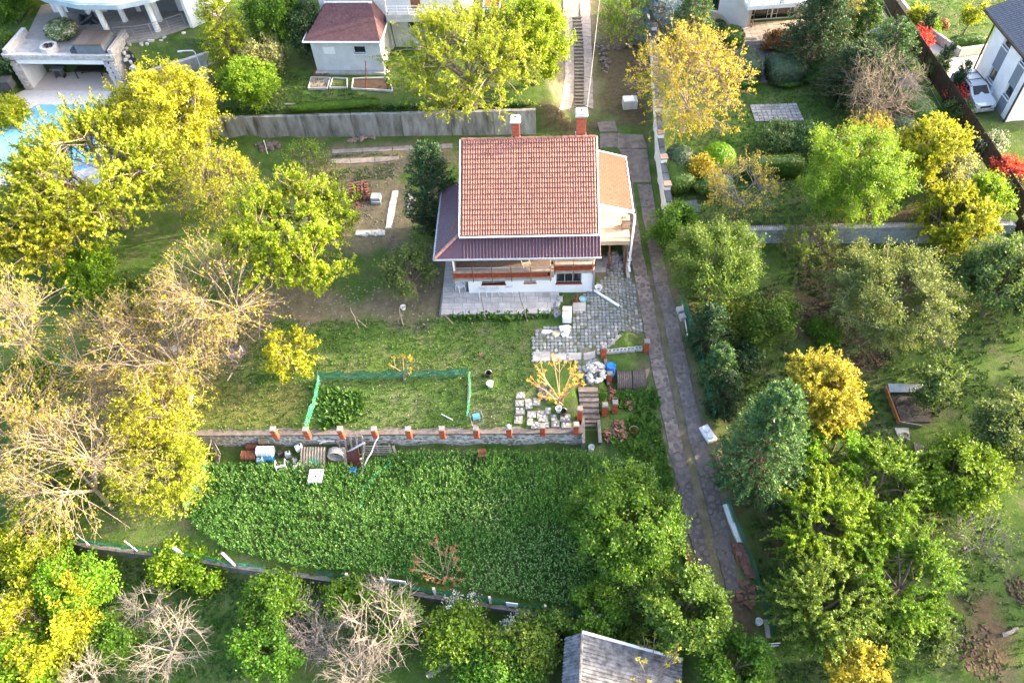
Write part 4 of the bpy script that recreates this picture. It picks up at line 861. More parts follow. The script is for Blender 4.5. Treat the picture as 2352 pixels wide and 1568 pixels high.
m_ = MB(); m_.tube([(4.95, -.38, 2.4), (4.8, -.1, 2.1), (4.8, -.1, .1)], .05, 6); m_.build('downpipe', WPAINT, bh)
# main body (rises out of the picture)
MX0, MX1, MY0 = .35, 10.1, 2.62
m_ = MB(); wall_with_holes(m_, MX0, 4.95, -.3, 9, MY0, .25, [(1.1, 4.3, 4.7, 5.6)]); wall_with_holes(m_, 4.96, MX1, -.3, 9, MY0+.3, .25, [(6.2, 7.75, 1.55, 2.15), (6.6, 7.3, 2.9, 4.9)])
m_.box((MX0+.12, 6.5, 4.3), (.25, 7.2, 9.2)); m_.box((MX1-.12, 6.5, 4.3), (.25, 7.2, 9.2)); m_.build('main_wall', GREYP, bh)
window(bh, 1.1, 4.3, 4.7, 5.6, MY0+.12, 3, WPAINT); window(bh, 6.2, 7.75, 1.55, 2.15, MY0+.42, 2, FRG); m_ = MB(); m_.box((6.95, MY0+.42, 3.9), (.7, .08, 2.0)); m_.build('balcony_door', WOODB, bh)
m_ = MB(); m_.box((7.4, MY0-.25, 2.72), (4.7, 1.1, .2)); m_.build('balcony_slab', CONCL, bh)
m_ = MB(); m_.box((7.4, MY0-.78, 2.98), (4.7, .06, .34)); m_.build('balcony_kick', CONCL, bh)
for i in range(7): m_ = MB(); m_.box((5.1+i*.77, MY0-.76, 3.25), (.035, .035, .95)); m_.build('rail_post', WPAINT, bh)
for z in (3.32, 3.52, 3.72): m_ = MB(); m_.box((7.41, MY0-.76, z), (4.68, .03, .03)); m_.build('rail', WPAINT, bh)
m_ = MB(); metal_sheet(m_, (8.0, 1.45, 1.75), (9.95, 1.45, 1.75), (9.95, 2.9, 2.4), (8.0, 2.9, 2.4), .14, 9, .03); m_.build('canopy', mat('white_corrugated', (.55, .57, .60), (.40, .42, .45)), bh)
for x in (8.05, 9.9): m_ = MB(); m_.box((x, 1.5, .85), (.06, .06, 1.75)); m_.build('canopy_post', RUST, bh)
m_ = MB(); m_.tube([(10.0, 2.55, 8.5), (10.0, 2.55, .1)], .06, 6); m_.build('downpipe', WPAINT, bh)
for x, m2 in ((5.1, 'green'),): m_ = MB(); m_.beam((5.15, 2.3, 2.4), (5.75, .6, .0), .07, .07); m_.build('green_pole', mat('green_pole', (.02, .08, .05)), bh)
# trailer behind
tl = thing('flatbed_trailer', 'rusty flatbed trailer with blue tailboard parked at the top edge', 'trailer', at('C', 1560, 105, 2.75)+Vector((0, 1.2, 0)), BA_)
m_ = MB(); m_.box((0, 0, .45), (1.15, 2.5, .08)); m_.build('bed', RUST, tl)
for s in (-1, 1): m_ = MB(); m_.box((s*.6, 0, .6), (.05, 2.5, .3)); m_.build('side_board', mat('trailer_grey', (.32, .30, .29)), tl)
m_ = MB(); m_.box((0, -1.28, .58), (1.25, .06, .3)); tb_ = m_.build('tailboard', mat('trailer_blue', (.03, .13, .30)), tl); m_ = MB()
for i in range(7): m_.box((-.38+i*.12, -1.315, .6), (.06 if i % 3 else .03, .012, .12)); 
m_.build('lettering', WPAINT, tb_)
for s in (-1, 1):
    w_ = MB(); w_.lathe([(.1, -.08), (.24, -.08), (.26, 0), (.24, .08), (.1, .08)], 14, (s*.62, -.3, .24), M=Matrix.Rotation(math.pi/2, 4, 'Y')); w_.build('wheel', BLACKM, tl)

# ---------------------------------------------------------------- garden house at the top, right
gh = thing('garden_house', 'pale house with sliding glazed doors under a balustraded balcony', 'house', (18.8, 52.82, 1.55))
def ghp(a, b, z0, z1, th, name, mt):
    m_ = MB(); m_.beam((a[0]-18.8, a[1]-52.82, (z0+z1)/2), (b[0]-18.8, b[1]-52.82, (z0+z1)/2), th, z1-z0); return m_.build(name, mt, gh)
PALE = mat('pale_blue_render', (.66, .68, .69), (.58, .60, .61), scale=1.5, var=.02); CREAM = mat('cream_render', (.60, .50, .38), (.54, .44, .33), var=.02)
an = math.atan2(52.82-54.18, 18.8-16.15); wg = MB(); wl_ = 7.0
wall_with_holes(wg, -wl_, 0, -.3, 6, 0, .25, [(-3.35, -2.25, .95, 1.95)]); wo_ = wg.build('wing_wall', PALE, gh, (0, 0, 0), an)
wn = window(gh, -3.35, -2.25, .95, 1.95, .06, 2, WOODB, sill=WPAINT); wn.rotation_euler = (0, 0, an)
m_ = MB(); m_.add([(-4, -.02, -.1), (0, -.02, -.1), (0, -.02, .1), (-1.2, -.02, .15), (-1.9, -.02, .75), (-4, -.02, .8)], [(0, 1, 2, 3, 4, 5)]); m_.build('stone_base', mat('sand_stone', (.52, .44, .34), (.42, .34, .26)), gh, (0, 0, 0), an)
ghp((18.9, 52.9), (19.1, 54.1), -.3, 6, .25, 'return_wall', CREAM); ghp((19.0, 54.0), (24.5, 53.8), 2.2, 6, .25, 'upper_wall', CREAM); ghp((22.6, 53.85), (24.5, 53.8), -.3, 2.2, .25, 'door_wall', CREAM)
dw = window(gh, .35, 3.75, .02, 2.15, 1.0, 2, WPAINT, fr=.1, name='sliding_door')
m_ = MB()
for i in range(2):
    x0 = .45+i*1.68
    for k_ in range(4): m_.box((x0+.16, .985, .45+k_*.42), (.30, .02, .025)); m_.box((x0+1.42, .985, .45+k_*.42), (.30, .02, .025))
    for q in (.31, 1.27): m_.box((x0+q, .985, 1.08), (.025, .02, 2.0))
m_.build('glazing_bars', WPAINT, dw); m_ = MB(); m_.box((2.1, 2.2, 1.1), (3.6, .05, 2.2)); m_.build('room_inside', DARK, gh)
m_ = MB(); m_.box((2.4, -.55, 2.72), (6.6, 3.0, .28)); m_.build('balcony_slab', PALE, gh)
bl = MB(); bl.lathe([(.05, 0), (.05, .06), (.035, .1), (.075, .25), (.035, .42), (.05, .48), (.05, .52)], 8); blm2 = bl.mesh('baluster', WPAINT)
pieces(gh, 'baluster', blm2, [Matrix.Translation((-.75+i*.19, -1.9, 2.87)) for i in range(34)]); m_ = MB(); m_.box((2.4, -1.9, 3.43), (6.7, .2, .09)); m_.build('balustrade_rail', WPAINT, gh)
for x in (-.85, 1.5, 3.8): m_ = MB(); m_.box((x, -1.9, 3.15), (.22, .22, .6)); m_.build('balustrade_pier', WPAINT, gh)
# bicycle
bi = thing('bicycle', 'dark bicycle leaning at the glazed doors of the garden house', 'bicycle', (19.35, 53.2, gz(19.35, 53.2)+.06), 1.2)
for s in (-.42, .42):
    w_ = MB(); R_ = .27; w_.tube([(s+R_*math.cos(t), 0, R_+R_*math.sin(t)) for t in np.linspace(0, 2*math.pi, 17)], .022, 5); wh = w_.build('wheel', BLACKM, bi)
    w_ = MB(); [w_.tube([(s, 0, R_), (s+R_*math.cos(t), 0, R_+R_*math.sin(t))], .004, 3) for t in np.linspace(0, 2*math.pi, 9)[:-1]]; w_.build('spokes', GALV, wh)
m_ = MB(); [m_.tube([a, c], .018, 5) for a, c in (((-.42, 0, .27), (-.05, 0, .27)), ((-.42, 0, .27), (-.15, 0, .62)), ((-.15, 0, .62), (-.05, 0, .27)), ((-.15, 0, .62), (.28, 0, .62)), ((-.05, 0, .27), (.28, 0, .62)), ((.28, 0, .72), (.42, 0, .27)))]; m_.build('frame', mat('teal_paint', (.03, .14, .18), rough=.4), bi)
m_ = MB(); m_.tube([(.26, -.2, .74), (.28, 0, .74), (.26, .2, .74)], .014, 5); m_.build('handlebar', BLACKM, bi); m_ = MB(); m_.box((-.17, 0, .68), (.2, .1, .05)); m_.build('saddle', BLACKM, bi)

# ---------------------------------------------------------------- white house, right edge
wh_ = thing('white_house', 'white two-storey house with grey window strips and slate roof, right edge', 'house', (32.5, 43, 1.2))
HOL = [(.2, 1.05, 3.25, 4.05), (.2, 1.05, .85, 1.75), (-1.95, -1.15, 1.1, 1.9), (-1.95, -1.15, 3.4, 4.05)]
def fx(m_): return Matrix.Rotation(math.pi/2, 4, 'Z')
m_ = MB(); wall_with_holes(m_, -2.4, 2.62, -.3, 4.3, 0, .25, [(-1.05, -.2, 3.25, 4.05), (-1.05, -.2, .9, 1.75), (1.15, 1.95, 1.12, 1.9), (1.15, 1.95, 3.4, 4.05)]); fw = m_.build('front_wall', WHITE, wh_, (0, 0, 0), -math.pi/2)
GP_ = mat('grey_panel', (.20, .225, .26), (.17, .195, .23), var=.03)
for a, b, c, d_ in ((-1.05, -.2, 1.78, 3.22), (-1.05, -.2, .05, .85), (1.15, 1.95, 1.93, 3.37), (1.15, 1.95, .05, 1.08)):
    m_ = MB(); m_.box(((a+b)/2, -.012, (c+d_)/2), (b-a, .03, d_-c)); m_.build('grey_panel', GP_, wh_, (0, 0, 0), -math.pi/2)
for a, b, c, d_ in ((-1.05, -.2, 3.25, 4.05), (-1.05, -.2, .9, 1.75), (1.15, 1.95, 1.12, 1.9), (1.15, 1.95, 3.4, 4.05)):
    q = window(wh_, a, b, c, d_, .12, 1, WPAINT, sill=WPAINT); q.rotation_euler = (0, 0, -math.pi/2)
m_ = MB(); m_.box((4.0, 2.3, 2.0), (7.7, .25, 4.6)); m_.box((4.0, -2.45, 2.0), (7.7, .25, 4.6)); m_.build('side_wall', WHITE, wh_)
for y in (2.5, -2.62): m_ = MB(); m_.tube([(-.1, y, 4.2), (-.1, y, -.1)], .06, 6); m_.build('downpipe', BLACKM, wh_)
m_ = MB(); metal_sheet(m_, (-.45, 3.6, 4.25), (-.45, -3.4, 4.25), (4.0, -3.4, 5.7), (4.0, 3.6, 5.7), .2, .3, .03); m_.build('roof', SLATE, wh_)
m_ = MB(); m_.panel((-.42, 3.55, 4.2), (-.42, -3.35, 4.2), (4.0, -3.35, 5.64), (4.0, 3.55, 5.64), .12); m_.panel((8.4, -3.35, 4.2), (8.4, 3.55, 4.2), (4.01, 3.55, 5.64), (4.01, -3.35, 5.64), .12); m_.build('roof_deck', SLATE, wh_)
m_ = MB(); m_.beam((-.47, 3.62, 4.17), (-.47, -3.42, 4.17), .08, .12); m_.beam((-.4, 3.64, 4.2), (4.0, 3.64, 5.66), .08, .14); m_.build('gutter', BLACKM, wh_)
nw = thing('low_concrete_wall', 'low pale concrete wall around the neighbour flower bed', 'wall', (31.5, 50, 1.2)); run(nw, [(30.7, 58), (30.95, 51.8), (32.4, 47.75), (34.6, 48.0)], lambda x, y: 1.0, lambda x, y: 1.95, .2, 'wall_panel', CONCL, 1.6)
m_ = MB(); m_.slab([(30.1, 44.2, gz(30.1, 44.2)+.03), (32.4, 43.5, gz(32.4, 43.5)+.03), (34.5, 47.8, gz(34.5, 47.8)+.03), (32.3, 47.6, gz(32.3, 47.6)+.03), (30.7, 51.6, gz(30.7, 51.6)+.03), (29.9, 51.5, gz(29.9, 51.5)+.03)], .1); m_.build('concrete_drive', mat('pale_drive', (.50, .49, .47), (.42, .41, .39), scale=2), tag(link('neighbour_drive', None), kind='structure'))
# parked car
car = thing('parked_car', 'silver people carrier parked beside the white house', 'car', (31.25, 43.0, gz(31.25, 43.0)+.03), math.radians(4))
CARP = mat('silver_paint', (.58, .61, .65), (.56, .59, .63), rough=.3, metal=.25, spec=.6, var=.01, scale=1)
prof = [(-1.68, .25), (-1.75, .45), (-1.72, .62), (-1.6, .74), (-.95, .86), (-.35, 1.18), (.0, 1.23), (1.2, 1.24), (1.55, 1.16), (1.68, .8), (1.72, .55), (1.7, .25)]
def carbody(prof, hw, taper):
    b_ = MB(); n_ = len(prof); vs = []
    for s, k in ((-1, 1), (-1, .0), (1, .0), (1, 1)):
        pass
    rows = [(-1.0, 0), (-.9, .03), (0, .045), (.9, .03), (1.0, 0)]
    for s, up in rows:
        for y, z in prof:
            t_ = max(0, (z-.75)/.5); vs.append((s*hw*(1-taper*t_), y*(1-.02*abs(s)), z+(up if z > .7 else 0)))
    fs = [(j*n_+i, (j+1)*n_+i, (j+1)*n_+i+1, j*n_+i+1) for j in range(4) for i in range(n_-1)]+[tuple(range(n_-1, -1, -1)), tuple(range(4*n_, 5*n_))]; b_.add(vs, fs); return b_
bo = carbody(prof, .68, .16).build('body', CARP, car, smooth=False)
m_ = MB(); m_.panel((-.52, -.90, .91), (.52, -.90, .91), (.46, -.38, 1.215), (-.46, -.38, 1.215), -.012); m_.build('windscreen', GLASS, car)
for s in (-1, 1):
    m_ = MB(); q = [(s*.688, -.75, .84), (s*.688, 1.45, .86), (s*.578, 1.35, 1.17), (s*.575, -.25, 1.17)]; m_.panel(*(q if s > 0 else q[::-1]), -.01); m_.build('side_window', GLASS, car)
    m_ = MB(); m_.tube([(s*.50, -.2, 1.30), (s*.50, 1.3, 1.31)], .025, 6); m_.build('roof_rail', BLACKM, car)
    m_ = MB(); m_.box((s*.5, -1.68, .6), (.28, .12, .14), rz=s*.35); m_.build('headlight', mat('lamp_glass', (.75, .78, .8), rough=.15, spec=.8), car)
    m_ = MB(); m_.box((s*.76, -.72, .86), (.14, .1, .1)); m_.build('wing_mirror', CARP, car)
    m_ = MB(); m_.box((s*.62, 1.66, .75), (.1, .08, .3)); m_.build('tail_light', mat('tail_red', (.4, .02, .02), rough=.2), car)
    for y in (-1.08, 1.12):
        w_ = MB(); w_.lathe([(.12, -.09), (.24, -.09), (.255, 0), (.24, .09), (.12, .09)], 18, (s*.62, y, .25), M=Matrix.Rotation(math.pi/2, 4, 'Y')); wo2 = w_.build('wheel', BLACKM, car); w_ = MB(); w_.lathe([(0, .02), (.15, .02), (.15, .06)], 14, (s*.66, y, .25), M=Matrix.Rotation(s*math.pi/2, 4, 'Y')); w_.build('rim', GALV, wo2)
for y in (.2, .9): m_ = MB(); m_.box((0, y, 1.325), (1.02, .05, .025)); m_.build('roof_bar', BLACKM, car)
m_ = MB(); m_.box((0, -1.735, .52), (.75, .05, .12)); m_.build('grille', BLACKM, car); m_ = MB(); m_.box((0, -1.765, .36), (.42, .02, .09)); np_ = m_.build('number_plate', WPAINT, car); m_ = MB(); [m_.box((-.14+i*.055, -1.777, .36), (.03, .006, .05)) for i in range(6)]; m_.build('plate_marks', BLACKM, np_)
m_ = MB(); m_.box((0, -1.70, .25), (1.3, .14, .14)); m_.build('bumper', mat('bumper_grey', (.30, .31, .33), rough=.4), car)

# ---------------------------------------------------------------- corrugated shed, bottom edge
sh_ = thing('corrugated_shed', 'old shed with weathered grey corrugated roof, bottom edge', 'shed', (2.1, 9.0, -4.2))
def shl(x, y, z): return (x-2.1, y-9.0, z+4.2)
def cyl_rows(name, a, b, c, d, k):
    """corrugated sheet rows from ridge edge a-b to eave edge d-c"""
    a, b, c, d = map(Vector, (a, b, c, d))
    for i in range(k):
        f0, f1 = i/k, (i+1.01)/k; m_ = MB(); metal_sheet(m_, d.lerp(c, f0), d.lerp(c, f1), a.lerp(b, f1), a.lerp(b, f0), .15, 1.2, .05); m_.build(name, TARPAPER, sh_)
rA, rB = shl(2.13, 10.9, -1.0), shl(1.45, 6.8, -1.0); eA, eB = shl(6.4, 9.9, -2.45), shl(5.6, 5.9, -2.45)
cyl_rows('roof_sheet', rB, rA, eA, eB, 5); lA, lB = shl(1.42, 11.05, -1.9), shl(.75, 6.9, -1.9); cyl_rows('roof_sheet', rA, rB, lB, lA, 5)
m_ = MB(); m_.tube([rA, rB], .07, 6); m_.build('ridge_cap', TARPAPER, sh_); m_ = MB(); m_.beam(Vector(rA)+Vector((0, .03, .02)), Vector(eA)+Vector((0, .03, .02)), .12, .1); m_.build('verge_board', WPAINT, sh_)
m_ = MB(); a, c, k = Vector(shl(1.6, 10.75, -4.2)), Vector(shl(6.1, 9.7, -4.2)), Vector((-.65, -3.9, 0)); m_.beam(a+Vector((0, 0, .9)), c+Vector((0, 0, .7)), .15, 2.0); m_.beam(a+Vector((0, 0, .9)), a+k+Vector((0, 0, .9)), .15, 2.2); m_.beam(c+Vector((0, 0, .7)), c+k+Vector((0, 0, .7)), .15, 1.9); m_.build('wall', WOODG, sh_)
# small green garden cabinet by the white wall
kc = thing('garden_cabinet', 'small green garden cabinet with grey roof by the white wall end', 'cabinet', at('g', 275, 545), .1)
m_ = MB(); m_.box((0, .1, .45), (.8, .5, .9)); m_.build('body', mat('dark_green_paint', (.015, .06, .04)), kc); m_ = MB(); m_.panel((-.75, -.3, .92), (.55, -.3, .92), (.55, .5, 1.15), (-.75, .5, 1.15), .06); m_.panel((-.75, -.3, .86), (-.75, -.24, .75), (.55, -.24, .75), (.55, -.3, .86), .04); m_.build('roof', SLATE, kc)
# ---------------------------------------------------------------- vegetation
def bez(a, m, b, k):
    t = np.linspace(0, 1, k)[None, :, None]; a, m, b = a[:, None, :], m[:, None, :], b[:, None, :]
    return a*(1-t)**2+2*m*t*(1-t)+b*t*t
def nrmz(v): return v/np.maximum(np.linalg.norm(v, axis=-1, keepdims=True), 1e-9)
def tubes(P_, R_, n):
    """(N,K,3) paths with (N,K) radii -> verts, quads"""
    N, K, _ = P_.shape; d = nrmz(np.gradient(P_, axis=1)); ref = np.where(np.abs(d[..., 2:3]) > .9, np.array([1., 0, 0]), np.array([0, 0, 1.]))
    a = nrmz(np.cross(d, ref)); b = np.cross(d, a); th = np.linspace(0, 2*np.pi, n, endpoint=False)
    V = P_[:, :, None, :]+R_[:, :, None, None]*(a[:, :, None, :]*np.cos(th)[None, None, :, None]+b[:, :, None, :]*np.sin(th)[None, None, :, None])
    i = np.arange(N*K*n).reshape(N, K, n); j = np.roll(i, -1, axis=2)
    return V.reshape(-1, 3), np.stack([i[:, :-1], j[:, :-1], j[:, 1:], i[:, 1:]], -1).reshape(-1, 4)
def leaves(C, D, Nn, s, asp):
    """rhombic leaf blades at C along D"""
    W_ = nrmz(np.cross(D, Nn)); s = s[:, None]; up = nrmz(np.cross(W_, D))
    V = np.stack([C-D*s*.5, C+W_*s*asp*.5-up*s*.06, C+D*s*.5, C-W_*s*asp*.5-up*s*.06], 1).reshape(-1, 3)
    return V, np.arange(len(V)).reshape(-1, 4)
def join(parts):
    V, F, k = [], [], 0
    for v, f in parts: V.append(v); F.append(f+k); k += len(v)
    return np.concatenate(V), np.concatenate(F)
def rdir(r, n): return nrmz(r.normal(size=(n, 3)))
def skeleton(r, H, rad, zc, rz, NL, NS, NT, tl, upb, fork=.3, elr=(.05, .95), tr=.12, spread=1., shell=(.6, 1.0), K3=4, droop=0., wig=.18):
    """trunk > limbs > branches > twigs inside an ellipsoid crown"""
    tp = np.array([[[0, 0, -.25], [r.normal()*.05, r.normal()*.05, H*fork*.5], [r.normal()*.1, r.normal()*.1, H*fork]]]); out = [(bez(tp[:, 0], tp[:, 1], tp[:, 2], 5), np.linspace(tr*1.25, tr*.8, 5)[None])]
    f = tp[:, 2]; ga = np.arange(NL)*2.399+r.random()*6; el = r.uniform(*elr, NL)
    dd = np.stack([np.cos(ga)*np.sqrt(1-el**2), np.sin(ga)*np.sqrt(1-el**2), el*1.0-.15], 1); C = np.array([0, 0, zc]); RR = np.array([rad, rad, rz])
    e = C+dd*RR*r.uniform(.55, .8, (NL, 1)); m = f+(e-f)*.5+np.stack([dd[:, 0]*.1*rad, dd[:, 1]*.1*rad, np.full(NL, .12*rz)], 1)+r.normal(size=(NL, 3))*.08*rad
    L_ = bez(np.repeat(f, NL, 0), m, e, 7); out.append((L_, np.linspace(tr*.62, tr*.22, 7)[None].repeat(NL, 0)))
    li = r.integers(0, NL, NS); t = r.uniform(.3, 1, NS)*6; i0 = np.minimum(t.astype(int), 5); a = L_[li, i0]*(1-(t-i0))[:, None]+L_[li, i0+1]*(t-i0)[:, None]
    d2 = nrmz(nrmz((a-C)/RR)*.9+rdir(r, NS)*.75*spread+np.array([0, 0, .12])); e = C+d2*RR*r.uniform(*shell, (NS, 1)); e[:, 2] = np.maximum(e[:, 2], .25+.1*r.random(NS))
    e = a+(e-a)*np.minimum(1, (rad*1.05)/np.maximum(np.linalg.norm(e-a, axis=1), .01))[:, None]
    m = (a+e)/2+r.normal(size=(NS, 3))*wig*rad*.45+np.array([0, 0, .08*rz]); S_ = bez(a, m, e, 6); out.append((S_, np.linspace(tr*.2, tr*.07, 6)[None].repeat(NS, 0)))
    si = r.integers(0, NS, NT); t = r.uniform(.2, 1, NT)*5; i0 = np.minimum(t.astype(int), 4); a = S_[si, i0]*(1-(t-i0))[:, None]+S_[si, i0+1]*(t-i0)[:, None]
    d3 = nrmz(nrmz((a-C)/RR)*.8+rdir(r, NT)*.8*spread+np.array([0, 0, upb])); ln = tl*r.uniform(.45, 1.2, (NT, 1)); e = a+d3*ln; m = (a+e)/2+r.normal(size=(NT, 3))*ln*.12+np.array([0, 0, .1])*ln
    e[:, 2] -= droop*ln[:, 0]; T_ = bez(a, m, e, K3); out.append((T_, np.linspace(.010, .004, K3)[None].repeat(NT, 0)*(tr/.12)**.3))
    return out, T_, S_, C, RR
def foliate(r, T_, C, RR, per, size, asp, jit, gaps=.0, out_b=.5, t0=.05, lvo=.0):
    N, K, _ = T_.shape; keep = r.random(N) >= gaps; T_ = T_[keep]; N = len(T_); tt = r.uniform(t0, 1, (N, per))*(K-1); i0 = np.minimum(tt.astype(int), K-2); f = (tt-i0)[..., None]; ix = np.arange(N)[:, None]
    p = T_[ix, i0]*(1-f)+T_[ix, i0+1]*f; d = nrmz(T_[:, -1]-T_[:, 0])[:, None, :].repeat(per, 1); M_ = N*per
    p = p.reshape(-1, 3)+r.normal(size=(M_, 3))*jit; d = d.reshape(-1, 3); o_ = nrmz((p-C)/RR)
    D = nrmz(d*.4+rdir(r, M_)*.9+o_*.2); Nn = nrmz(o_*out_b+rdir(r, M_)*.65+np.array([0, 0, .45])); lv = np.clip(.5+lvo+.17*r.normal(size=N)[:, None]+.15*r.normal(size=(N, per)), 0, 1).ravel()
    s = size*r.uniform(.6, 1.25, M_); V, F = leaves(p, D, Nn, s, asp); return V, F, lv
LM = dict(
 yel=leafmat('leaf_yellow_green', (.15, .20, .008), (.25, .30, .010), (.36, .38, .025)),
 gold=leafmat('leaf_gold', (.20, .175, .015), (.31, .275, .025), (.42, .38, .06)),
 yellime=leafmat('leaf_yellow_lime', (.11, .185, .008), (.20, .29, .010), (.33, .385, .022)),
 lime2=leafmat('leaf_fresh_green', (.055, .14, .008), (.105, .215, .012), (.19, .30, .02)),
 lime=leafmat('leaf_lime', (.08, .18, .008), (.145, .27, .012), (.24, .35, .02)),
 grn=leafmat('leaf_green', (.04, .115, .008), (.075, .175, .012), (.13, .24, .02)),
 mid=leafmat('leaf_mid_green', (.055, .11, .014), (.10, .175, .02), (.16, .235, .03)),
 grey=leafmat('leaf_grey_green', (.065, .115, .03), (.11, .17, .045), (.17, .23, .06)),
 dark=leafmat('leaf_dark_green', (.014, .042, .014), (.026, .066, .02), (.045, .095, .03), .25),
 cedar=leafmat('leaf_cedar', (.022, .072, .024), (.045, .12, .038), (.14, .22, .05), .25),
 blue=leafmat('leaf_blue_spruce', (.10, .16, .18), (.17, .24, .27), (.26, .34, .37), .15, tr_col=(1, 1, 1)),
 hedge=leafmat('leaf_hedge', (.028, .075, .012), (.05, .12, .018), (.08, .17, .03), .25),
 box=leafmat('leaf_box_hedge', (.03, .06, .035), (.05, .09, .05), (.08, .13, .06), .2),
 red=leafmat('leaf_red', (.30, .03, .025), (.48, .06, .05), (.60, .15, .11)),
 rust=leafmat('leaf_rust', (.16, .075, .03), (.24, .12, .05), (.32, .19, .07)),
 orange=leafmat('leaf_orange', (.34, .19, .02), (.46, .30, .03), (.55, .42, .07)),
 white=leafmat('blossom', (.60, .60, .55), (.72, .72, .68), (.80, .80, .78), .3, tr_col=(1, 1, 1)),
 cream=leafmat('cream_blossom', (.03, .08, .02), (.20, .25, .11), (.74, .70, .54), .3, tr_col=(1, 1, .9)),
 pale=leafmat('leaf_pale', (.16, .19, .07), (.26, .29, .12), (.40, .42, .22)),
 maroon=leafmat('leaf_maroon', (.06, .012, .018), (.10, .02, .026), (.14, .035, .04)))
TN = [0]
def tree(name, label, kind, c, x, y, rpx, h, leaf='grn', base=False, bark=None, rxy=1., cat='tree', dens=1., group=None, zf=.53, rzf=.48, zb=None, **kw):
    """x,y: crown centre (or trunk foot when base) in the photograph; rpx: crown radius there; h: height"""
    TN[0] += 1; r = np.random.default_rng(100+TN[0]); bx, by = dpx(c, x, y); rp = rpx*CR[c][2]/S4
    rp *= 1.18 if kind in ('broad', 'shoot') else 1.1
    if zb is not None: p = Vector(PZ(bx, by, zb+h*.5)); p.z = zb
    elif base: p = P(bx, by)
    else:
        p = P(bx, by)
        for _ in range(6): q = PZ(bx, by, gz(p.x, p.y)+h*zf); p = Vector((q[0], q[1], gz(q[0], q[1])))
    rad = rp/pxu((p.x, p.y, p.z+h*zf)); zc, rz = h*zf, h*rzf
    t_ = thing(name, label, cat, p, 0, group); parts = None; K = dict(kind=kind, **kw)
    A = rad*rad*12
    if kind == 'broad':      # dense rounded crown
        NT = int(np.clip(A*16*dens, 90, 1900)); sk, T_, S_, C, RR = skeleton(r, h, rad, zc, rz, 7, max(20, NT//9), NT, kw.get('tl', .55), .15, tr=.05+.028*rad)
        V, F, lv = foliate(r, T_, C, RR, int(kw.get('per', 17)*1.35), kw.get('ls', .19)*.78, .62, kw.get('jit', .10)*1.15)
    elif kind == 'shoot':    # long leafy shoots
        NT = int(np.clip(A*8.5*dens, 80, 1500)); sk, T_, S_, C, RR = skeleton(r, h, rad, zc, rz, 8, max(16, NT//7), NT, kw.get('tl', .95), kw.get('up', .35), tr=.05+.028*rad, K3=6, shell=(.45, .9))
        V, F, lv = foliate(r, T_, C, RR, int(kw.get('per', 24)*1.15), kw.get('ls', .15)*.88, .7, kw.get('jit', .05), lvo=0)
    elif kind == 'bare':     # branches with a sprinkle of young leaves
        NT = int(np.clip(A*kw.get('tw', 9)*dens, 100, 1300)); sk, T_, S_, C, RR = skeleton(r, h, rad, zc, rz, 6, max(24, NT//6), NT, kw.get('tl', .75), .55, elr=(.15, .95), tr=.042+.019*rad, K3=5, wig=.2, shell=(.75, 1.05), fork=kw.get('fork', .3), spread=1.1)
        V, F, lv = foliate(r, T_, C, RR, kw.get('per', 5)+1, kw.get('ls', .13)*.85, .7, .07, gaps=kw.get('gaps', .3), t0=.5)
    elif kind == 'dead':
        NT = int(np.clip(A*12*dens, 80, 1200)); sk, T_, S_, C, RR = skeleton(r, h, rad, zc, rz, kw.get('nl', 6), max(14, NT//8), NT, kw.get('tl', .6), .25, tr=.042+.019*rad, K3=4, wig=.3, fork=kw.get('fork', .3), spread=1.3)
        V = None
    elif kind == 'conifer':
        NB = int(np.clip(90*dens*rad**.8*h**.5/2, 60, 420)); zz = h*(.06+.92*r.random(NB)**1.15); th = r.random(NB)*6.283; pw = kw.get('pw', .8); rr = rad*((1-zz/h)**pw)*r.uniform(.75, 1.1, NB)*(np.minimum(1, .55+zz/h*2.2))+.12
        a = np.stack([0*zz, 0*zz, zz-.1*rr], 1); up = kw.get('up', .15); e = np.stack([np.cos(th)*rr, np.sin(th)*rr, zz+up*rr], 1); B_ = bez(a, (a+e)/2+np.array([0, 0, .06]), e, 6); C = np.array([0, 0, h*.45]); RR = np.array([rad, rad, h*.5])
        sk = [(bez(np.array([[0, 0, -.2]]), np.array([[0, 0, h*.5]]), np.array([[0, 0, h*.97]]), 6), np.linspace(.05*rad+.05, .02, 6)[None]), (B_, np.linspace(.025, .008, 6)[None].repeat(NB, 0))]
        ns = 7; t = r.uniform(.25, 1, (NB, ns))*5; i0 = np.minimum(t.astype(int), 4); f = (t-i0)[..., None]; ix = np.arange(NB)[:, None]; s0 = (B_[ix, i0]*(1-f)+B_[ix, i0+1]*f).reshape(-1, 3); od = nrmz((e-a)*np.array([1, 1, .3]))[:, None].repeat(ns, 1).reshape(-1, 3)
        dd = nrmz(od+rdir(r, NB*ns)*.65+np.array([0, 0, kw.get('tip', .12)])); ln = (.16+.10*rad)*r.uniform(.6, 1.2, (NB*ns, 1)); T_ = np.stack([s0, s0+dd*ln*.5, s0+dd*ln], 1)
        V, F, lv = foliate(r, T_, C, RR, kw.get('per', 9), kw.get('ls', .15), .36, .045, out_b=.3)
    elif kind in ('ball', 'boxy'):     # clipped shapes
        hx, hy = rad, rad*rxy; n_ = int(np.clip((hx*hy+hx*h+hy*h)*620*dens, 900, 11000)); d = rdir(r, n_); C = np.array([0, 0, h*.5]); RR = np.array([hx, hy, h*.5]); pwr = 2.0 if kind == 'ball' else 6.
        k = (np.abs(d)**pwr).sum(1)**(-1/pwr); p_ = C+d*k[:, None]*RR*r.uniform(.93, 1.06, (n_, 1)); Nn = nrmz(d/RR*RR.mean()+rdir(r, n_)*.6); D = nrmz(np.cross(Nn, rdir(r, n_)))
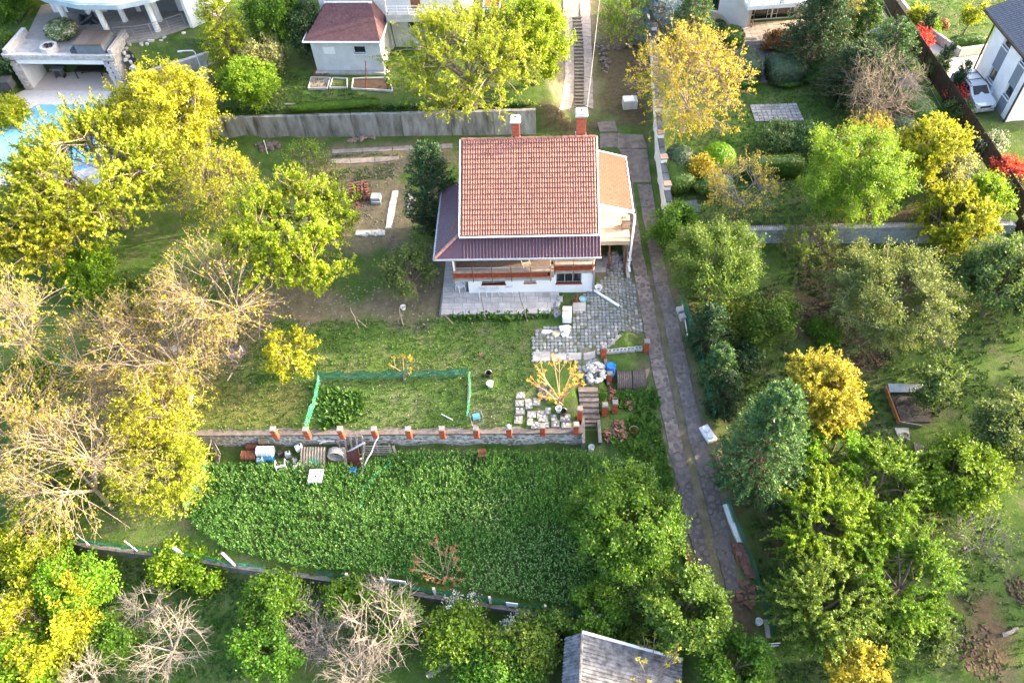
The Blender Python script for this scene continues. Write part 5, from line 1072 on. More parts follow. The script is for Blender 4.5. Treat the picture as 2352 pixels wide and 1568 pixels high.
        lv = np.clip(.5+.35*(vnoise(p_[:, 0]*3+9, p_[:, 2]*3+p_[:, 1]*3+9, 1, TN[0])-.5)*2+.24*r.normal(size=n_), 0, 1); V, F = leaves(p_, D, Nn, kw.get('ls', .13)*r.uniform(.6, 1.2, n_), .7)
        g = 10; uu, vv = np.meshgrid(np.linspace(0, 2*np.pi, 2*g, endpoint=False), np.linspace(-np.pi/2, np.pi/2, g+1)); d = np.stack([np.cos(vv)*np.cos(uu), np.cos(vv)*np.sin(uu), np.sin(vv)], -1); k = (np.abs(d)**pwr).sum(-1)**(-1/pwr); cv = (C+d*k[..., None]*RR*.95).reshape(-1, 3)
        i = np.arange((g+1)*2*g).reshape(g+1, 2*g); j = np.roll(i, -1, 1); cf = np.stack([i[:-1], j[:-1], j[1:], i[1:]], -1).reshape(-1, 4)
        V, F2 = join([(V, F), (cv, cf)]); lv = np.concatenate([lv, np.full(len(cf), .3)]); F = F2
        sk = [(bez(np.array([[0, 0, -.2]]), np.array([[0, 0, .2]]), np.array([[0, 0, h*.4]]), 3), np.array([[.06, .06, .05]]))]; t_.rotation_euler = (0, 0, kw.get('rz', 0))
    elif kind == 'sumac':    # few bare stems, tufts of drooping leaflets at the tips
        NL = kw.get('nl', 14); ga = np.arange(NL)*2.4+r.random(); q = r.uniform(.25, 1, NL)**.6; e = np.stack([np.cos(ga)*rad*q, np.sin(ga)*rad*q, h*(1-.45*q*q)*r.uniform(.8, 1.05, NL)], 1); a = np.zeros((NL, 3)); a[:, :2] = r.normal(size=(NL, 2))*.08; m = e*np.array([.35, .35, .55])
        S_ = bez(a, m, e, 8); n2 = kw.get('n2', 3); a2 = S_[:, 5].repeat(n2, 0)+0; e2 = a2+nrmz(nrmz(S_[:, -1]-S_[:, 4]).repeat(n2, 0)+rdir(r, NL*n2)*.7+np.array([0, 0, .3]))*r.uniform(.35, .75, (NL*n2, 1)); T2 = bez(a2, (a2+e2)/2+np.array([0, 0, -.04]), e2, 4)
        sk = [(S_, np.linspace(.034, .014, 8)[None].repeat(NL, 0)), (T2, np.linspace(.018, .011, 4)[None].repeat(NL*n2, 0))]; tips = np.concatenate([e, e2]); per = kw.get('per', 12); M_ = len(tips)*per
        th = r.random(M_)*6.283; D = nrmz(np.stack([np.cos(th), np.sin(th), r.uniform(-.5, .5, M_)], 1)); s = kw.get('ls', .2)*r.uniform(.6, 1.2, M_); p_ = tips.repeat(per, 0)+D*s[:, None]*.55; V, F = leaves(p_, D, nrmz(np.array([0, 0, 1.])+rdir(r, M_)*.4), s, .36); lv = np.clip(.5+.2*r.normal(size=len(tips)).repeat(per)+.15*r.normal(size=M_), 0, 1)
    pr = []
    for k, (P_, R_) in enumerate(sk): pr.append(tubes(P_, R_, (8, 6, 4, 3)[min(k, 3)] if kind != 'sumac' else 5))
    tv, tf = join(pr); link('trunk', npmesh('trunk', tv, tf, bark or BARK, smooth=True), t_)
    if kind != 'dead' and V is not None: link('crown' if kind not in ('ball', 'boxy') else 'foliage', npmesh('crown', V, F, LM[leaf], lv), t_)
    return t_
# --- left side
tree('large_tree','largest yellow-green tree, left, its long shoots reaching over the pool','shoot','F',215,400,215,8.0,'yel',bark=BARKP,dens=1.5,up=.75,tl=1.3,ls=.18)
tree('leafy_tree','bright lime tree behind the large yellow one, beside the villa hedge','broad','F',385,300,130,7.0,'yel',dens=1.2)
tree('leafy_tree','big dense yellow-green tree standing by the brick pile','shoot','F',668,535,172,7.0,'yellime',dens=2.0,tl=.7,per=30,jit=.07,up=.5)
tree('young_tree','thin half-leafed tree between the big yellow tree and the dense one','bare','F',500,440,95,5.5,'yel',dens=1.4,per=9,gaps=.1)
tree('bare_tree','budding walnut tree with leaning trunk nearest the purple lid on the lawn','bare','F',540,785,140,6.8,'gold',base=True,bark=BARKP,dens=.75,fork=.26,per=4)
tree('bare_tree','budding tree with pale forked trunk beside the stone trough','bare','F',425,862,150,5.8,'gold',base=True,bark=BARKP,dens=.8,fork=.2,per=4)
tree('bare_tree','slim budding tree at the photo edge left of the green netting','bare','F',122,850,125,6.5,'gold',base=True,bark=BARKP,dens=.8,per=5)
tree('bare_tree','thick bent pale trunk tree in the lower left, nearly leafless','bare','F',255,1165,165,6.8,'gold',base=True,bark=BARKP,dens=.75,per=4)
tree('bare_tree','sprawling pale-branched tree at the left photo edge below the netting','bare','F',25,990,150,5.2,'gold',bark=BARKP,dens=.8,per=5)
tree('bare_tree','budding tree among pale trunks above the thick bent one','bare','F',250,800,120,5.0,'gold',bark=BARKP,dens=.8,per=4)
tree('small_tree','light yellow-green small tree overhanging the wooden frame on the lawn edge','bare','F',368,945,95,3.6,'yel',bark=BARKP,dens=2.2,per=10,gaps=.1)
tree('small_tree','light yellow-green bushy tree left of the crop field netting','bare','F',365,1085,100,3.2,'yel',bark=BARKP,dens=2.4,per=11,gaps=.05)
tree('leafy_shrub','yellow-green shrub at the left edge under the bare trees','broad','F',70,1250,85,2.8,'yel',cat='shrub',bark=BARK)
tree('leafy_tree','sunlit green tree just below the left end of the bottom fence','broad','F',175,1345,70,3.2,'lime')
tree('leafy_tree','yellow sunlit tree in the bottom left corner','broad','F',95,1440,105,3.8,'yel')
tree('leafy_shrub','dark green bush in the left corner under the sunlit tree','broad','F',25,1330,60,2.2,'grn',cat='shrub')
tree('leafy_shrub','green bush at the bottom edge of the corner thicket','broad','F',40,1535,90,3.0,'lime',cat='shrub')
tree('leafy_shrub','green bush under the grey dead branches near the bottom edge','broad','F',250,1475,55,1.4,'grn',cat='shrub')
tree('dead_tree','lichen-pale dead tree standing in the shaded grass clearing','dead','F',385,1480,95,3.6,bark=DEADW,dens=.8,nl=5)
tree('dead_tree','small grey dead tree above the pale one in the clearing','dead','F',335,1390,60,2.2,bark=DEADG,dens=.9,nl=5)
tree('dead_tree','pale dead branches rising at the left photo edge','dead','F',25,1420,70,3.6,bark=DEADW,dens=.9,nl=5)
tree('dead_tree','pale dead bush at the very bottom, left of centre','dead','F',205,1555,75,2.6,bark=DEADW,dens=.9,nl=6)
tree('vine_shrub','yellow-green vine clump on the fence below two leaning posts','broad','F',395,1300,55,1.3,'lime',cat='shrub')
tree('vine_shrub','green vine clump on the fence beside the exposed concrete','broad','F',470,1310,42,1.2,'lime',cat='shrub')
tree('leafy_tree','rounded green tree below the fence, left of the grey thicket','broad','F',635,1385,66,2.8,'grn',dens=1.2)
tree('leafy_tree','green tree at the bottom edge beside the grey thicket','broad','F',610,1505,66,2.8,'grn',dens=1.2)
tree('dead_thicket','grey tangle of dead twigs between green bushes near the bottom','dead','F',712,1450,85,2.4,bark=DEADG,dens=2.6,nl=10,fork=.1,cat='thicket')
tree('leafy_shrub','green bush right of the grey thicket under the fence','broad','F',800,1395,60,1.9,'grn',cat='shrub',dens=1.3)
tree('leafy_shrub','green bush behind the pale dead tree','broad','F',900,1425,62,1.9,'grn',cat='shrub',dens=1.3)
tree('dead_tree','tall pale dead tree with many forks lit by the sun, bottom centre','dead','F',870,1425,110,4.2,bark=DEADW,dens=1.0,nl=7,fork=.22)
tree('dead_tree','pale dead shrub at the bottom edge below the tall dead tree','dead','F',820,1540,85,2.6,bark=DEADW,dens=1.2,nl=8,fork=.12)
tree('leafy_shrub','green bush below the white blossom branch','broad','F',1050,1470,72,2.0,'grn',cat='shrub',dens=1.3)
tree('leafy_shrub','green bush between the white blossom and the shed','broad','F',1190,1490,72,2.2,'mid',cat='shrub',dens=1.3)
tree('leafy_shrub','green bush hugging the shed gable','broad','F',1265,1465,50,2.0,'mid',cat='shrub',dens=1.3)
tree('leafy_shrub','dark green bush at the bottom edge left of the shed','broad','F',1150,1560,90,2.2,'grn',cat='shrub',dens=1.3)
tree('leafy_shrub','low green bush at the fence above the shed ridge','broad','F',1360,1425,55,1.6,'grn',cat='shrub',dens=1.3)
tree('leafy_shrub','green bush between fence and shed, right half','broad','F',1480,1470,50,1.5,'mid',cat='shrub',dens=1.3)
tree('blossom_shrub','white flowering branch above the bottom fence, larger one','bare','F',1062,1400,36,1.5,'white',cat='shrub',dens=2.6,per=9,ls=.10,gaps=.0,tl=.45)
tree('blossom_shrub','small white flowering branch right of the larger one','bare','F',1190,1445,30,1.5,'white',cat='shrub',dens=1.6,per=6,ls=.09,gaps=.0,tl=.45)
tree('large_tree','yellow-green tree at the left photo edge below the pool','shoot','F',95,520,150,5.5,'yel',bark=BARKP,dens=1.3,up=.7,tl=1.1,ls=.17)
tree('leafy_shrub','green undergrowth bush below the bare trees at the left edge','broad','F',60,880,60,1.4,'grn',cat='shrub')
tree('leafy_shrub','green undergrowth bush left of the thick bent trunk','broad','F',130,1130,60,1.3,'lime',cat='shrub')
tree('leafy_shrub','low green bush behind the walnut trunk','broad','F',300,690,60,1.5,'mid',cat='shrub')
tree('leafy_shrub','green bush between the slim tree and the yellow tree','broad','F',200,620,65,2.0,'lime',cat='shrub')
# --- lawn and field
tree('sapling','golden sapling with bare stems beside the crazy paving','sumac','I',645,950,270,3.4,'orange',base=True,bark=mat('golden_bark',(.50,.33,.20),(.36,.23,.14)),nl=13,n2=4,ls=.125,per=12)
tree('sapling','brownish sapling standing in the crop field','sumac','F',1020,1330,75,2.4,'rust',base=True,bark=BARK,nl=9,n2=4,per=9,ls=.11)
tree('small_tree','small bright yellow tree on the lawn by the netting corner','bare','F',665,815,58,2.6,'yel',dens=1.3,per=11,ls=.16,gaps=.15,tl=.45)
tree('sapling','tiny yellow sapling behind the green net enclosure','sumac','F',932,870,28,1.9,'gold',base=True,bark=BARKP,nl=4,n2=1,per=12,ls=.16)
tree('leafy_tree','green tree at the right side of the crop field with one sunlit top','broad','F',1440,1195,118,4.8,'grn',dens=1.3)
tree('leafy_tree','rounded green tree at the field corner beside the drive end','broad','F',1572,1400,82,3.8,'mid',dens=1.4)
tree('sapling','yellow-leafed sapling in front of the shed roof','sumac','F',1490,1568,85,4.4,'gold',base=True,bark=BARKP,nl=16,n2=3,per=7,ls=.13)
# --- behind and beside the house
tree('large_tree','big golden-green tree behind the house with upright shoots','shoot','F',1085,205,205,6.2,'yel',bark=BARKP,dens=1.5,up=.7,tl=1.1)
tree('leafy_tree','rounded lime tree behind the golden one beside the upper drive','broad','F',1225,95,78,6.0,'yellime',dens=1.2)
tree('evergreen','dark juniper standing close to the left wall of the house','conifer','F',993,445,68,6.6,'dark',zf=.5,pw=.55,up=.5,tip=.5,dens=1.6)
tree('small_tree','small grey-green tree in front of the purple roof corner','broad','F',945,625,62,3.2,'grey',dens=.9,per=10)
tree('leafy_shrub','low leafy shrub at the dirt yard edge, left of the small tree','bare','F',745,405,38,2.2,'mid',cat='shrub',dens=2,per=6)
tree('leafy_shrub','thin weedy shrub near the lumber, behind the brick pile','bare','F',700,370,38,2.2,'lime',cat='shrub',dens=2,per=6)
# --- top
tree('leafy_tree','yellow-topped conifer between villa and the annex','conifer','F',515,75,62,6.0,'yel',pw=.45,dens=1.6,zf=.5)
tree('leafy_shrub','bright green shrub at the foot of the yellow conifer','broad','F',568,190,58,2.8,'lime',cat='shrub',dens=1.4)
tree('blossom_shrub','cream flowering shrub above the bright green one','broad','F',598,125,40,3.0,'pale',cat='shrub',dens=1.3)
tree('ivy_tree','dark ivy-covered tree left of the purple shingle roof','broad','F',625,40,55,5.5,'grn',dens=1.4)
tree('ivy_tree','dark green tree at the top edge beside the grey house','broad','F',690,60,42,4.5,'dark',dens=1.4)
tree('laurel_hedge','oval laurel bush covered in cream blossoms beside the pool','ball','F',355,215,95,2.1,'cream',cat='hedge',rxy=.6,ls=.17,rz=.45,zf=.5)
tree('blossom_shrub','round cream flowering shrub on the villa terrace planter','ball','F',140,68,32,1.3,'cream',cat='shrub',ls=.16,zb=4.0)
tree('leafy_tree','dark green tree in the top left corner','broad','F',30,35,75,4.5,'grn',dens=1.2)
tree('leafy_shrub','yellowish bush below the corner tree, left of the pool house','broad','F',5,110,35,2.0,'mid',cat='shrub')
tree('leafy_shrub','dark bush at the left edge beside the pool house steps','broad','F',10,170,38,2.2,'dark',cat='shrub')
tree('leafy_shrub','small sunlit bush at the left photo edge by the pool corner','broad','F',10,255,45,1.6,'yel',cat='shrub')
tree('large_tree','big golden half-leafed tree over the white garden wall','bare','F',1580,195,135,6.6,'gold',bark=BARKP,dens=1.5,per=9,gaps=.05,ls=.15)
tree('leafy_tree','green tree at the top edge between drive and blue spruce','bare','F',1440,40,55,4.0,'lime',dens=1.8,per=8,gaps=.1)
tree('blue_spruce','silver-blue spruce at the top edge by the white wall','conifer','F',1512,25,52,5.0,'blue',zf=.5,pw=.6,dens=1.5)
tree('evergreen','dark evergreen with golden flank beside the blue spruce','conifer','F',1590,60,55,4.6,'cedar',zf=.5,pw=.4,dens=1.7)
tree('evergreen','broad dark conifer right of the glazed garden doors','conifer','F',1880,75,82,5.4,'dark',zf=.48,pw=.45,dens=2.0,ls=.17)
tree('blossom_shrub','pale flowering bush behind the broad conifer','broad','F',1955,25,38,3.4,'pale',cat='shrub')
tree('evergreen','bright green cone cypress at the alley edge','conifer','F',1990,55,32,4.2,'hedge',zf=.5,pw=.6,dens=2)
tree('evergreen','spreading dark conifer behind the leafless tree','conifer','F',1965,180,85,4.0,'dark',zf=.45,pw=.45,dens=2.0,ls=.17)
tree('evergreen','round-topped conifer above the leafless tree, olive crown','conifer','F',2045,115,62,3.8,'cedar',zf=.5,pw=.4,dens=1.8)
tree('bare_tree','leafless pale tree with many upright limbs in the garden','dead','F',2000,290,95,5.2,base=True,bark=BARKP,dens=1.5,nl=12,fork=.12,tl=.7)
# garden, clipped plants
tree('clipped_hedge','large clipped box hedge left of the garden steps','boxy','F',1702,150,37,1.5,'box',cat='hedge',rxy=1.15,zf=.5)
tree('clipped_hedge','large clipped box hedge right of the garden steps','boxy','F',1804,158,37,1.5,'box',cat='hedge',rxy=1.0,zf=.5)
tree('clipped_bush','round clipped green bush below the house corner','ball','F',1680,85,27,1.5,'hedge',cat='shrub',zf=.5)
tree('clipped_bush','small dark round bush left of the round clipped one','ball','F',1650,62,17,1.0,'dark',cat='shrub',zf=.5)
tree('leafy_shrub','maroon leafed shrub behind the golden tree','ball','F',1656,95,12,1.2,'maroon',cat='shrub',zf=.5)
tree('leafy_shrub','rusty brown shrub beside the dark garden paving','broad','F',1785,97,22,1.2,'rust',cat='shrub',dens=2.)
tree('clipped_hedge','low green hedge at the foot of the left box hedge','ball','F',1718,190,22,.8,'hedge',cat='hedge',rxy=.7,zf=.5)
tree('clipped_hedge','low green hedge at the foot of the right box hedge','ball','F',1812,188,32,.6,'hedge',cat='hedge',rxy=.5,zf=.5)
tree('leafy_shrub','sprawling green bank of shrubs right of the box hedge','ball','F',1875,165,42,1.0,'hedge',cat='shrub',rxy=.8,zf=.5)
tree('clipped_bush','large clipped grey-green dome near the alley','ball','F',2068,298,38,1.5,'box',cat='shrub',zf=.5)
tree('clipped_bush','small clipped column left of the grey-green dome','ball','F',2045,325,16,1.5,'box',cat='shrub',zf=.5)
tree('clipped_hedge','tall bright green hedge along the alley behind the leafless tree','boxy','F',2100,250,28,1.5,'hedge',cat='hedge',rxy=1.8,zf=.5,rz=.05)
tree('leafy_shrub','small yellow bush under the leafless tree','ball','F',2040,280,12,.6,'yel',cat='shrub',zf=.5)
tree('clipped_bush','bright lime clipped ball in the garden','ball','F',1650,363,35,1.7,'lime',cat='shrub',zf=.5)
tree('clipped_bush','blue-green clipped dome beside the white wall','ball','F',1562,365,30,1.5,'box',cat='shrub',rxy=1.3,zf=.5)
tree('clipped_hedge','bright green clipped hedge along the white garden wall','boxy','F',1556,405,26,1.2,'hedge',cat='hedge',rxy=1.6,zf=.5,rz=.1)
tree('leafy_shrub','yellow flowering shrub between hedge and lime ball','broad','F',1610,390,24,1.6,'gold',cat='shrub',dens=1.6)
tree('clipped_hedge','long dark green clipped hedge across the garden','boxy','F',1775,385,60,1.5,'hedge',cat='hedge',rxy=.28,zf=.5)
tree('clipped_hedge','rounded dark hedge below the yellow shrub','ball','F',1640,425,42,1.2,'hedge',cat='hedge',rxy=.6,zf=.5)
tree('low_juniper','straggly low juniper on the lawn, left of the small steps','bare','F',1785,318,36,1.1,'cedar',cat='shrub',dens=4,per=12,gaps=0.)
tree('low_juniper','straggly low juniper on the lawn, right of the small steps','bare','F',1860,325,36,1.1,'cedar',cat='shrub',dens=4,per=12,gaps=0.)
tree('sparse_tree','sparse lichen-grey tree on the lower garden lawn','bare','F',1705,435,78,3.6,'gold',bark=DEADG,dens=1.0,per=7,gaps=.35)
tree('large_tree','large dense bright green tree in the garden','broad','F',1950,440,118,5.8,'lime',dens=1.35,ls=.16)
tree('leafy_tree','upright yellow tree right of the dense bright green one','shoot','F',2140,350,78,5.0,'yel',dens=1.4,tl=.8)
tree('blossom_shrub','pale flowering shrub at the alley behind the yellow tree','broad','F',2195,385,45,2.8,'pale',cat='shrub')
tree('small_tree','golden half-leafed small tree behind the dense green one','bare','F',1990,325,48,3.2,'gold',dens=2.2,per=8,gaps=.1)
tree('leafy_tree','golden-green tree at the lower end of the alley','shoot','F',2200,510,82,4.8,'yel',dens=1.5,tl=.7)
tree('leafy_shrub','bright green bush at the alley fence near the right edge','broad','F',2260,455,48,2.6,'lime',cat='shrub')
tree('leafy_shrub','glossy green shrub spilling over the wall end by the drive','broad','F',1545,520,48,2.6,'grn',cat='shrub',dens=1.5)
# orchard
tree('fruit_tree','sunlit yellow-crowned fruit tree beside the drive, top of the orchard','broad','F',1640,610,102,5.0,'mid',dens=1.15,ls=.15)
tree('fruit_tree','largest grey-green fruit tree in the middle of the orchard','broad','F',2045,690,140,5.6,'grey',dens=1.1,ls=.15)
tree('fruit_tree','grey-green fruit tree at the right photo edge','broad','F',2305,650,95,5.0,'grey',dens=1.0)
tree('small_tree','young walnut tree with compound leaves on bare soil','broad','F',1778,735,50,3.0,'mid',dens=1.1)
tree('small_tree','sparse reddish-golden tree against the block wall','bare','F',1850,565,62,3.0,'mid',dens=1.8,per=8,gaps=.15)
tree('evergreen','dark green cypress in the drive hedge, topmost','conifer','F',1630,760,48,3.8,'dark',zf=.5,pw=.6,dens=1.8)
tree('evergreen','dark green cypress in the drive hedge, middle one','conifer','F',1650,845,42,3.4,'cedar',zf=.5,pw=.6,dens=1.8)
tree('evergreen','dark green cypress in the drive hedge, lowest one','conifer','F',1668,905,42,3.2,'dark',zf=.5,pw=.6,dens=1.8)
tree('large_conifer','tall feathery blue-green cypress beside the drive','conifer','F',1752,1035,108,8.8,'cedar',zf=.45,pw=.72,dens=2.2,up=.45,tip=.35,ls=.18)
tree('leafy_tree','brilliant golden tree behind the tall cypress','shoot','F',1880,915,100,5.6,'gold',dens=1.6,tl=.7,up=.5)
tree('leafy_tree','green tree under the golden one','shoot','F',1910,1040,80,3.8,'lime',dens=1.4,tl=.6)
tree('fruit_tree','fruit tree with long arching green shoots, centre of the lower orchard','shoot','F',2020,1130,92,3.8,'lime2',dens=.95,tl=1.35,jit=.035,per=40,ls=.14)
tree('fruit_tree','fruit tree with arching shoots next to the tall cypress foot','shoot','F',1880,1200,95,3.6,'lime',dens=.95,tl=1.35,jit=.035,per=40,ls=.14)
tree('fruit_tree','fruit tree with reddish upright shoots above the blue barrel','shoot','F',1885,1390,110,3.8,'mid',dens=.95,tl=1.35,jit=.035,per=40,ls=.14,up=.6)
tree('fruit_tree','drooping green fruit tree right of the reddish-shoot one','shoot','F',2070,1330,98,3.6,'lime2',dens=.95,tl=1.35,jit=.035,per=40,ls=.14)
tree('leafy_tree','rounded bright green tree near the plank garden bed','broad','F',2200,1085,92,3.6,'lime2',dens=1.1,ls=.2)
tree('small_tree','pale feathery young tree beside the garden bed','broad','F',2145,880,48,2.8,'grey',dens=1.1)
tree('fruit_tree','grey-green tree at the right edge below the lawn path','broad','F',2315,985,78,4.2,'grey',dens=1.1)
tree('sparse_tree','sparse pale-branched tree in the lower right grass','bare','F',2250,1235,75,2.8,'mid',bark=DEADG,dens=1.1,per=6,gaps=.3)
tree('sparse_tree','thin grey small tree left of the sparse pale one','bare','F',2145,1250,42,2.0,'grey',bark=DEADG,dens=1.5,per=6)
tree('leafy_tree','sunlit yellow tree at the bottom edge, right of centre','shoot','F',1965,1540,62,4.2,'gold',dens=1.6,tl=.6)
tree('leafy_shrub','green bush right of the shed roof by the bottom edge','broad','F',1690,1530,70,2.2,'grn',cat='shrub',dens=1.3)
tree('leafy_shrub','low dark shrub beside the dry branch in the lower right','broad','F',2150,1470,40,1.2,'grey',cat='shrub')
tree('leafy_shrub','small shrub under the fruit trees near the bottom edge','broad','F',2040,1470,55,1.4,'mid',cat='shrub')
tree('leafy_shrub','low green shrub on the orchard soil under the large fruit tree','broad','F',1900,760,30,1.0,'grn',cat='shrub')
tree('leafy_shrub','low dark shrub by the lowest cypress','broad','F',1700,830,36,1.4,'dark',cat='shrub')
tree('leafy_shrub','weedy green bush at the foot of the yellow fruit tree','broad','F',1680,720,48,1.6,'mid',cat='shrub')
# neighbour
for i, (x, y, h, lb) in enumerate(((2128,60,1.6,'slim dark cypress by the neighbour wall, farthest one'),(2170,140,2.4,'slim dark cypress beside the neighbour drive'),(2205,185,2.4,'slim dark cypress next to the parked car'))):
    tree('slim_cypress', lb, 'conifer', 'F', x, y, 11, h, 'dark', zf=.5, pw=.35, dens=2.2, up=1.2, tip=.9, ls=.11, group='cypresses in the neighbour plot')
tree('leafy_shrub','red leafed shrub at the fence near the neighbour wall','broad','F',2108,92,20,1.2,'red',cat='shrub',dens=2)
tree('leafy_shrub','dark red shrub beside the parked car','broad','F',2195,222,15,.9,'red',cat='shrub',dens=2.2)
tree('leafy_shrub','large red shrub at the right edge along the fence','broad','F',2318,395,30,1.6,'red',cat='shrub',dens=1.8)
tree('leafy_shrub','grey-green shrub beside the car bumper','broad','F',2205,258,18,.9,'grey',cat='shrub',dens=2)
tree('leafy_shrub','grey round shrub between two slim cypresses','broad','F',2150,160,16,1.0,'grey',cat='shrub',dens=2)
tree('blossom_shrub','cream flowering shrub along the neighbour fence','broad','F',2275,330,24,1.1,'cream',cat='shrub',dens=2)
tree('blossom_shrub','cream flowering shrub at the right edge below the red one','broad','F',2340,440,24,1.3,'pale',cat='shrub',dens=2)
tree('leafy_shrub','yellow shrub in the neighbour flower bed, largest','broad','F',2115,38,17,1.1,'yel',cat='shrub',dens=2)
tree('leafy_shrub','small lime shrub in the neighbour flower bed','broad','F',2140,65,10,.8,'lime',cat='shrub',dens=2)
tree('leafy_shrub','brown shrub in the neighbour flower bed','ball','F',2165,55,14,.7,'rust',cat='shrub',zf=.5)
tree('clipped_hedge','low green hedge along the neighbour lawn wall','boxy','F',2222,95,36,.8,'hedge',cat='hedge',rxy=.3,zf=.5)
tree('young_tree','staked young tree on the neighbour lawn','broad','F',2240,22,20,2.6,'yel',dens=1.2,zf=.8,rzf=.2)
# ---- crop field: one mass of upright stalks
FLD = [at('F', *q).xy for q in [(490,1070),(850,1075),(900,1045),(1330,1045),(1420,1060),(1500,1080),(1530,1180),(1560,1330),(1480,1420),(1200,1380),(900,1325),(700,1310),(520,1265),(440,1205)]]
def scatter(poly, den, r, fn=None):
    xs = [p[0] for p in poly]; ys = [p[1] for p in poly]; n_ = int((max(xs)-min(xs))*(max(ys)-min(ys))*den); x = r.uniform(min(xs), max(xs), n_); y = r.uniform(min(ys), max(ys), n_); m = inpoly(x, y, poly)
    if fn is not None: m &= fn(x, y) > r.random(n_)
    return x[m], y[m]
r = np.random.default_rng(5); x, y = scatter(FLD, 125, r); z = ground(x, y); n_ = len(x); hh = r.uniform(.35, .7, n_)*(.5+1.0*fbm(x, y, .8, 8)); parts = []; lvs = []
pale = np.clip((fbm(x, y, .35, 21)-.42)*5, 0, 1)*np.clip((x+6)/5, .25, 1)
for k in range(7):
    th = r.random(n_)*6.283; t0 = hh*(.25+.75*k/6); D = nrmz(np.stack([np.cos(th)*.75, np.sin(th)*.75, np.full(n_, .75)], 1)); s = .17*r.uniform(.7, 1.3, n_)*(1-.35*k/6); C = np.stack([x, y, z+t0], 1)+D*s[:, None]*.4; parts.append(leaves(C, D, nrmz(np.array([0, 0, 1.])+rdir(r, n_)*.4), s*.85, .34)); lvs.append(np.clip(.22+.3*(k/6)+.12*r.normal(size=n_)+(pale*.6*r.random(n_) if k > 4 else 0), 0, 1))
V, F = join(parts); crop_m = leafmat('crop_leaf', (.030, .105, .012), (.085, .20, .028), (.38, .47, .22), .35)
tag(link('crop_plants', npmesh('crop_plants', V, F, crop_m, np.concatenate(lvs))), 'dense green crop of tall stalks with pale flower heads filling the lower field', 'crop', kind='stuff')
# ---- grass tufts and ground cover
GR = [at('F', *q).xy for q in [(440,740),(1000,735),(1200,735),(1260,800),(1180,990),(450,1000),(420,900)]]
def tufts(name, label, polys, den, mt, hgt, wd, seed, fn=None, cat='grass'):
    r = np.random.default_rng(seed); ps = [scatter(p, den, r, fn) for p in polys]; x = np.concatenate([q[0] for q in ps]); y = np.concatenate([q[1] for q in ps]); n_ = len(x); z = ground(x, y); parts = []; lv = []
    c = fbm(x, y, .9, seed+3)
    for k in range(4):
        th = r.random(n_)*6.283; D = nrmz(np.stack([np.cos(th)*.8, np.sin(th)*.8, r.uniform(.4, 1.2, n_)], 1)); s = hgt*r.uniform(.5, 1.3, n_); C = np.stack([x, y, z], 1)+D*s[:, None]*.45; parts.append(leaves(C, D, nrmz(np.array([0, 0, 1.])+rdir(r, n_)*.5), s, wd)); lv.append(np.clip(c+.15*r.normal(size=n_), 0, 1))
    V, F = join(parts); return tag(link(name, npmesh(name, V, F, mt, np.concatenate(lv))), label, cat, kind='stuff')
gl = leafmat('grass_blade', (.026, .075, .012), (.058, .125, .02), (.15, .175, .05), .3)
tufts('lawn_grass', 'short patchy lawn grass between patio and retaining wall', [GR], 45, gl, .13, .3, 41)
cov = fbm
GAR = [at('F', *q).xy for q in [(1700,210),(1880,200),(2010,320),(2100,480),(1900,545),(1560,545),(1570,470),(1540,330)]]
tufts('lawn_grass', 'lush garden lawn around the paved square', [GAR], 28, leafmat('lawn_blade', (.02, .07, .012), (.04, .11, .018), (.08, .17, .03), .25), .15, .3, 42)
NEI = [at('F', *q).xy for q in [(2060,0),(2350,0),(2352,40),(2270,60),(2220,100),(2150,60)]]
tufts('lawn_grass', 'trim neighbour lawn at the top right edge', [NEI], 22, leafmat('lawn_blade', (.02, .07, .012), (.04, .11, .018), (.08, .17, .03)), .13, .3, 43)
ORC = [at('F', *q).xy for q in [(1640,560),(2352,560),(2352,1568),(1780,1568),(1720,1200),(1650,900)]]
tufts('orchard_grass', 'rough orchard grass and weeds among the fruit trees', [ORC], 24, leafmat('weed_blade', (.022, .06, .014), (.04, .09, .02), (.08, .14, .03), .25), .22, .34, 44, lambda x, y: np.clip((fbm(x, y, .5, 77)-.35)*4, 0, 1))
BOT = [at('F', *q).xy for q in [(0,1270),(300,1290),(560,1330),(560,1568),(0,1568)]]+[]
tufts('clearing_grass', 'deep green shaded grass of the clearing below the fence', [BOT], 30, leafmat('lawn_blade', (.02, .07, .012), (.04, .11, .018), (.08, .17, .03)), .2, .34, 45)
SLP = [at('F', *q).xy for q in [(1400,1010),(1480,930),(1510,960),(1560,1180),(1500,1180),(1440,1060)]]
tufts('weeds', 'green weeds spreading between the brick rubble and the drive', [SLP, [at('F', *q).xy for q in [(720,890),(830,900),(840,960),(740,990)]], [at('I', *q).xy for q in [(1150,860),(1480,840),(1500,1000),(1160,1000)]], [at('b', *q).xy for q in [(100,520),(880,505),(860,545),(560,565),(200,560)]], [at('I',*q).xy for q in [(940,830),(1040,830),(1010,1050),(950,1050)]]], 60, leafmat('weed_lime', (.03, .09, .012), (.06, .15, .02), (.13, .24, .03), .3), .3, .5, 46, cat='weeds')
EDGE = [tuple(onv(-19, 44.0)), tuple(onv(2.5, 43.7)), tuple(onv(2.5, 44.2)), tuple(onv(-19, 44.5))]
tufts('bank_grass', 'long grass and creeper hanging over the top of the concrete wall', [EDGE], 120, gl, .3, .3, 53)
UPP = [at('F', *q).xy for q in [(560,160),(720,170),(860,230),(860,270),(560,262),(530,200)]]
tufts('bank_grass', 'grassy bank above the concrete wall', [UPP, [at('C', *q).xy for q in [(300,1040),(940,1025),(930,1000),(520,1015)]], [at('C', *q).xy for q in [(430,1130),(900,1080),(900,1190),(700,1180),(430,1220)]]], 30, gl, .18, .32, 47)

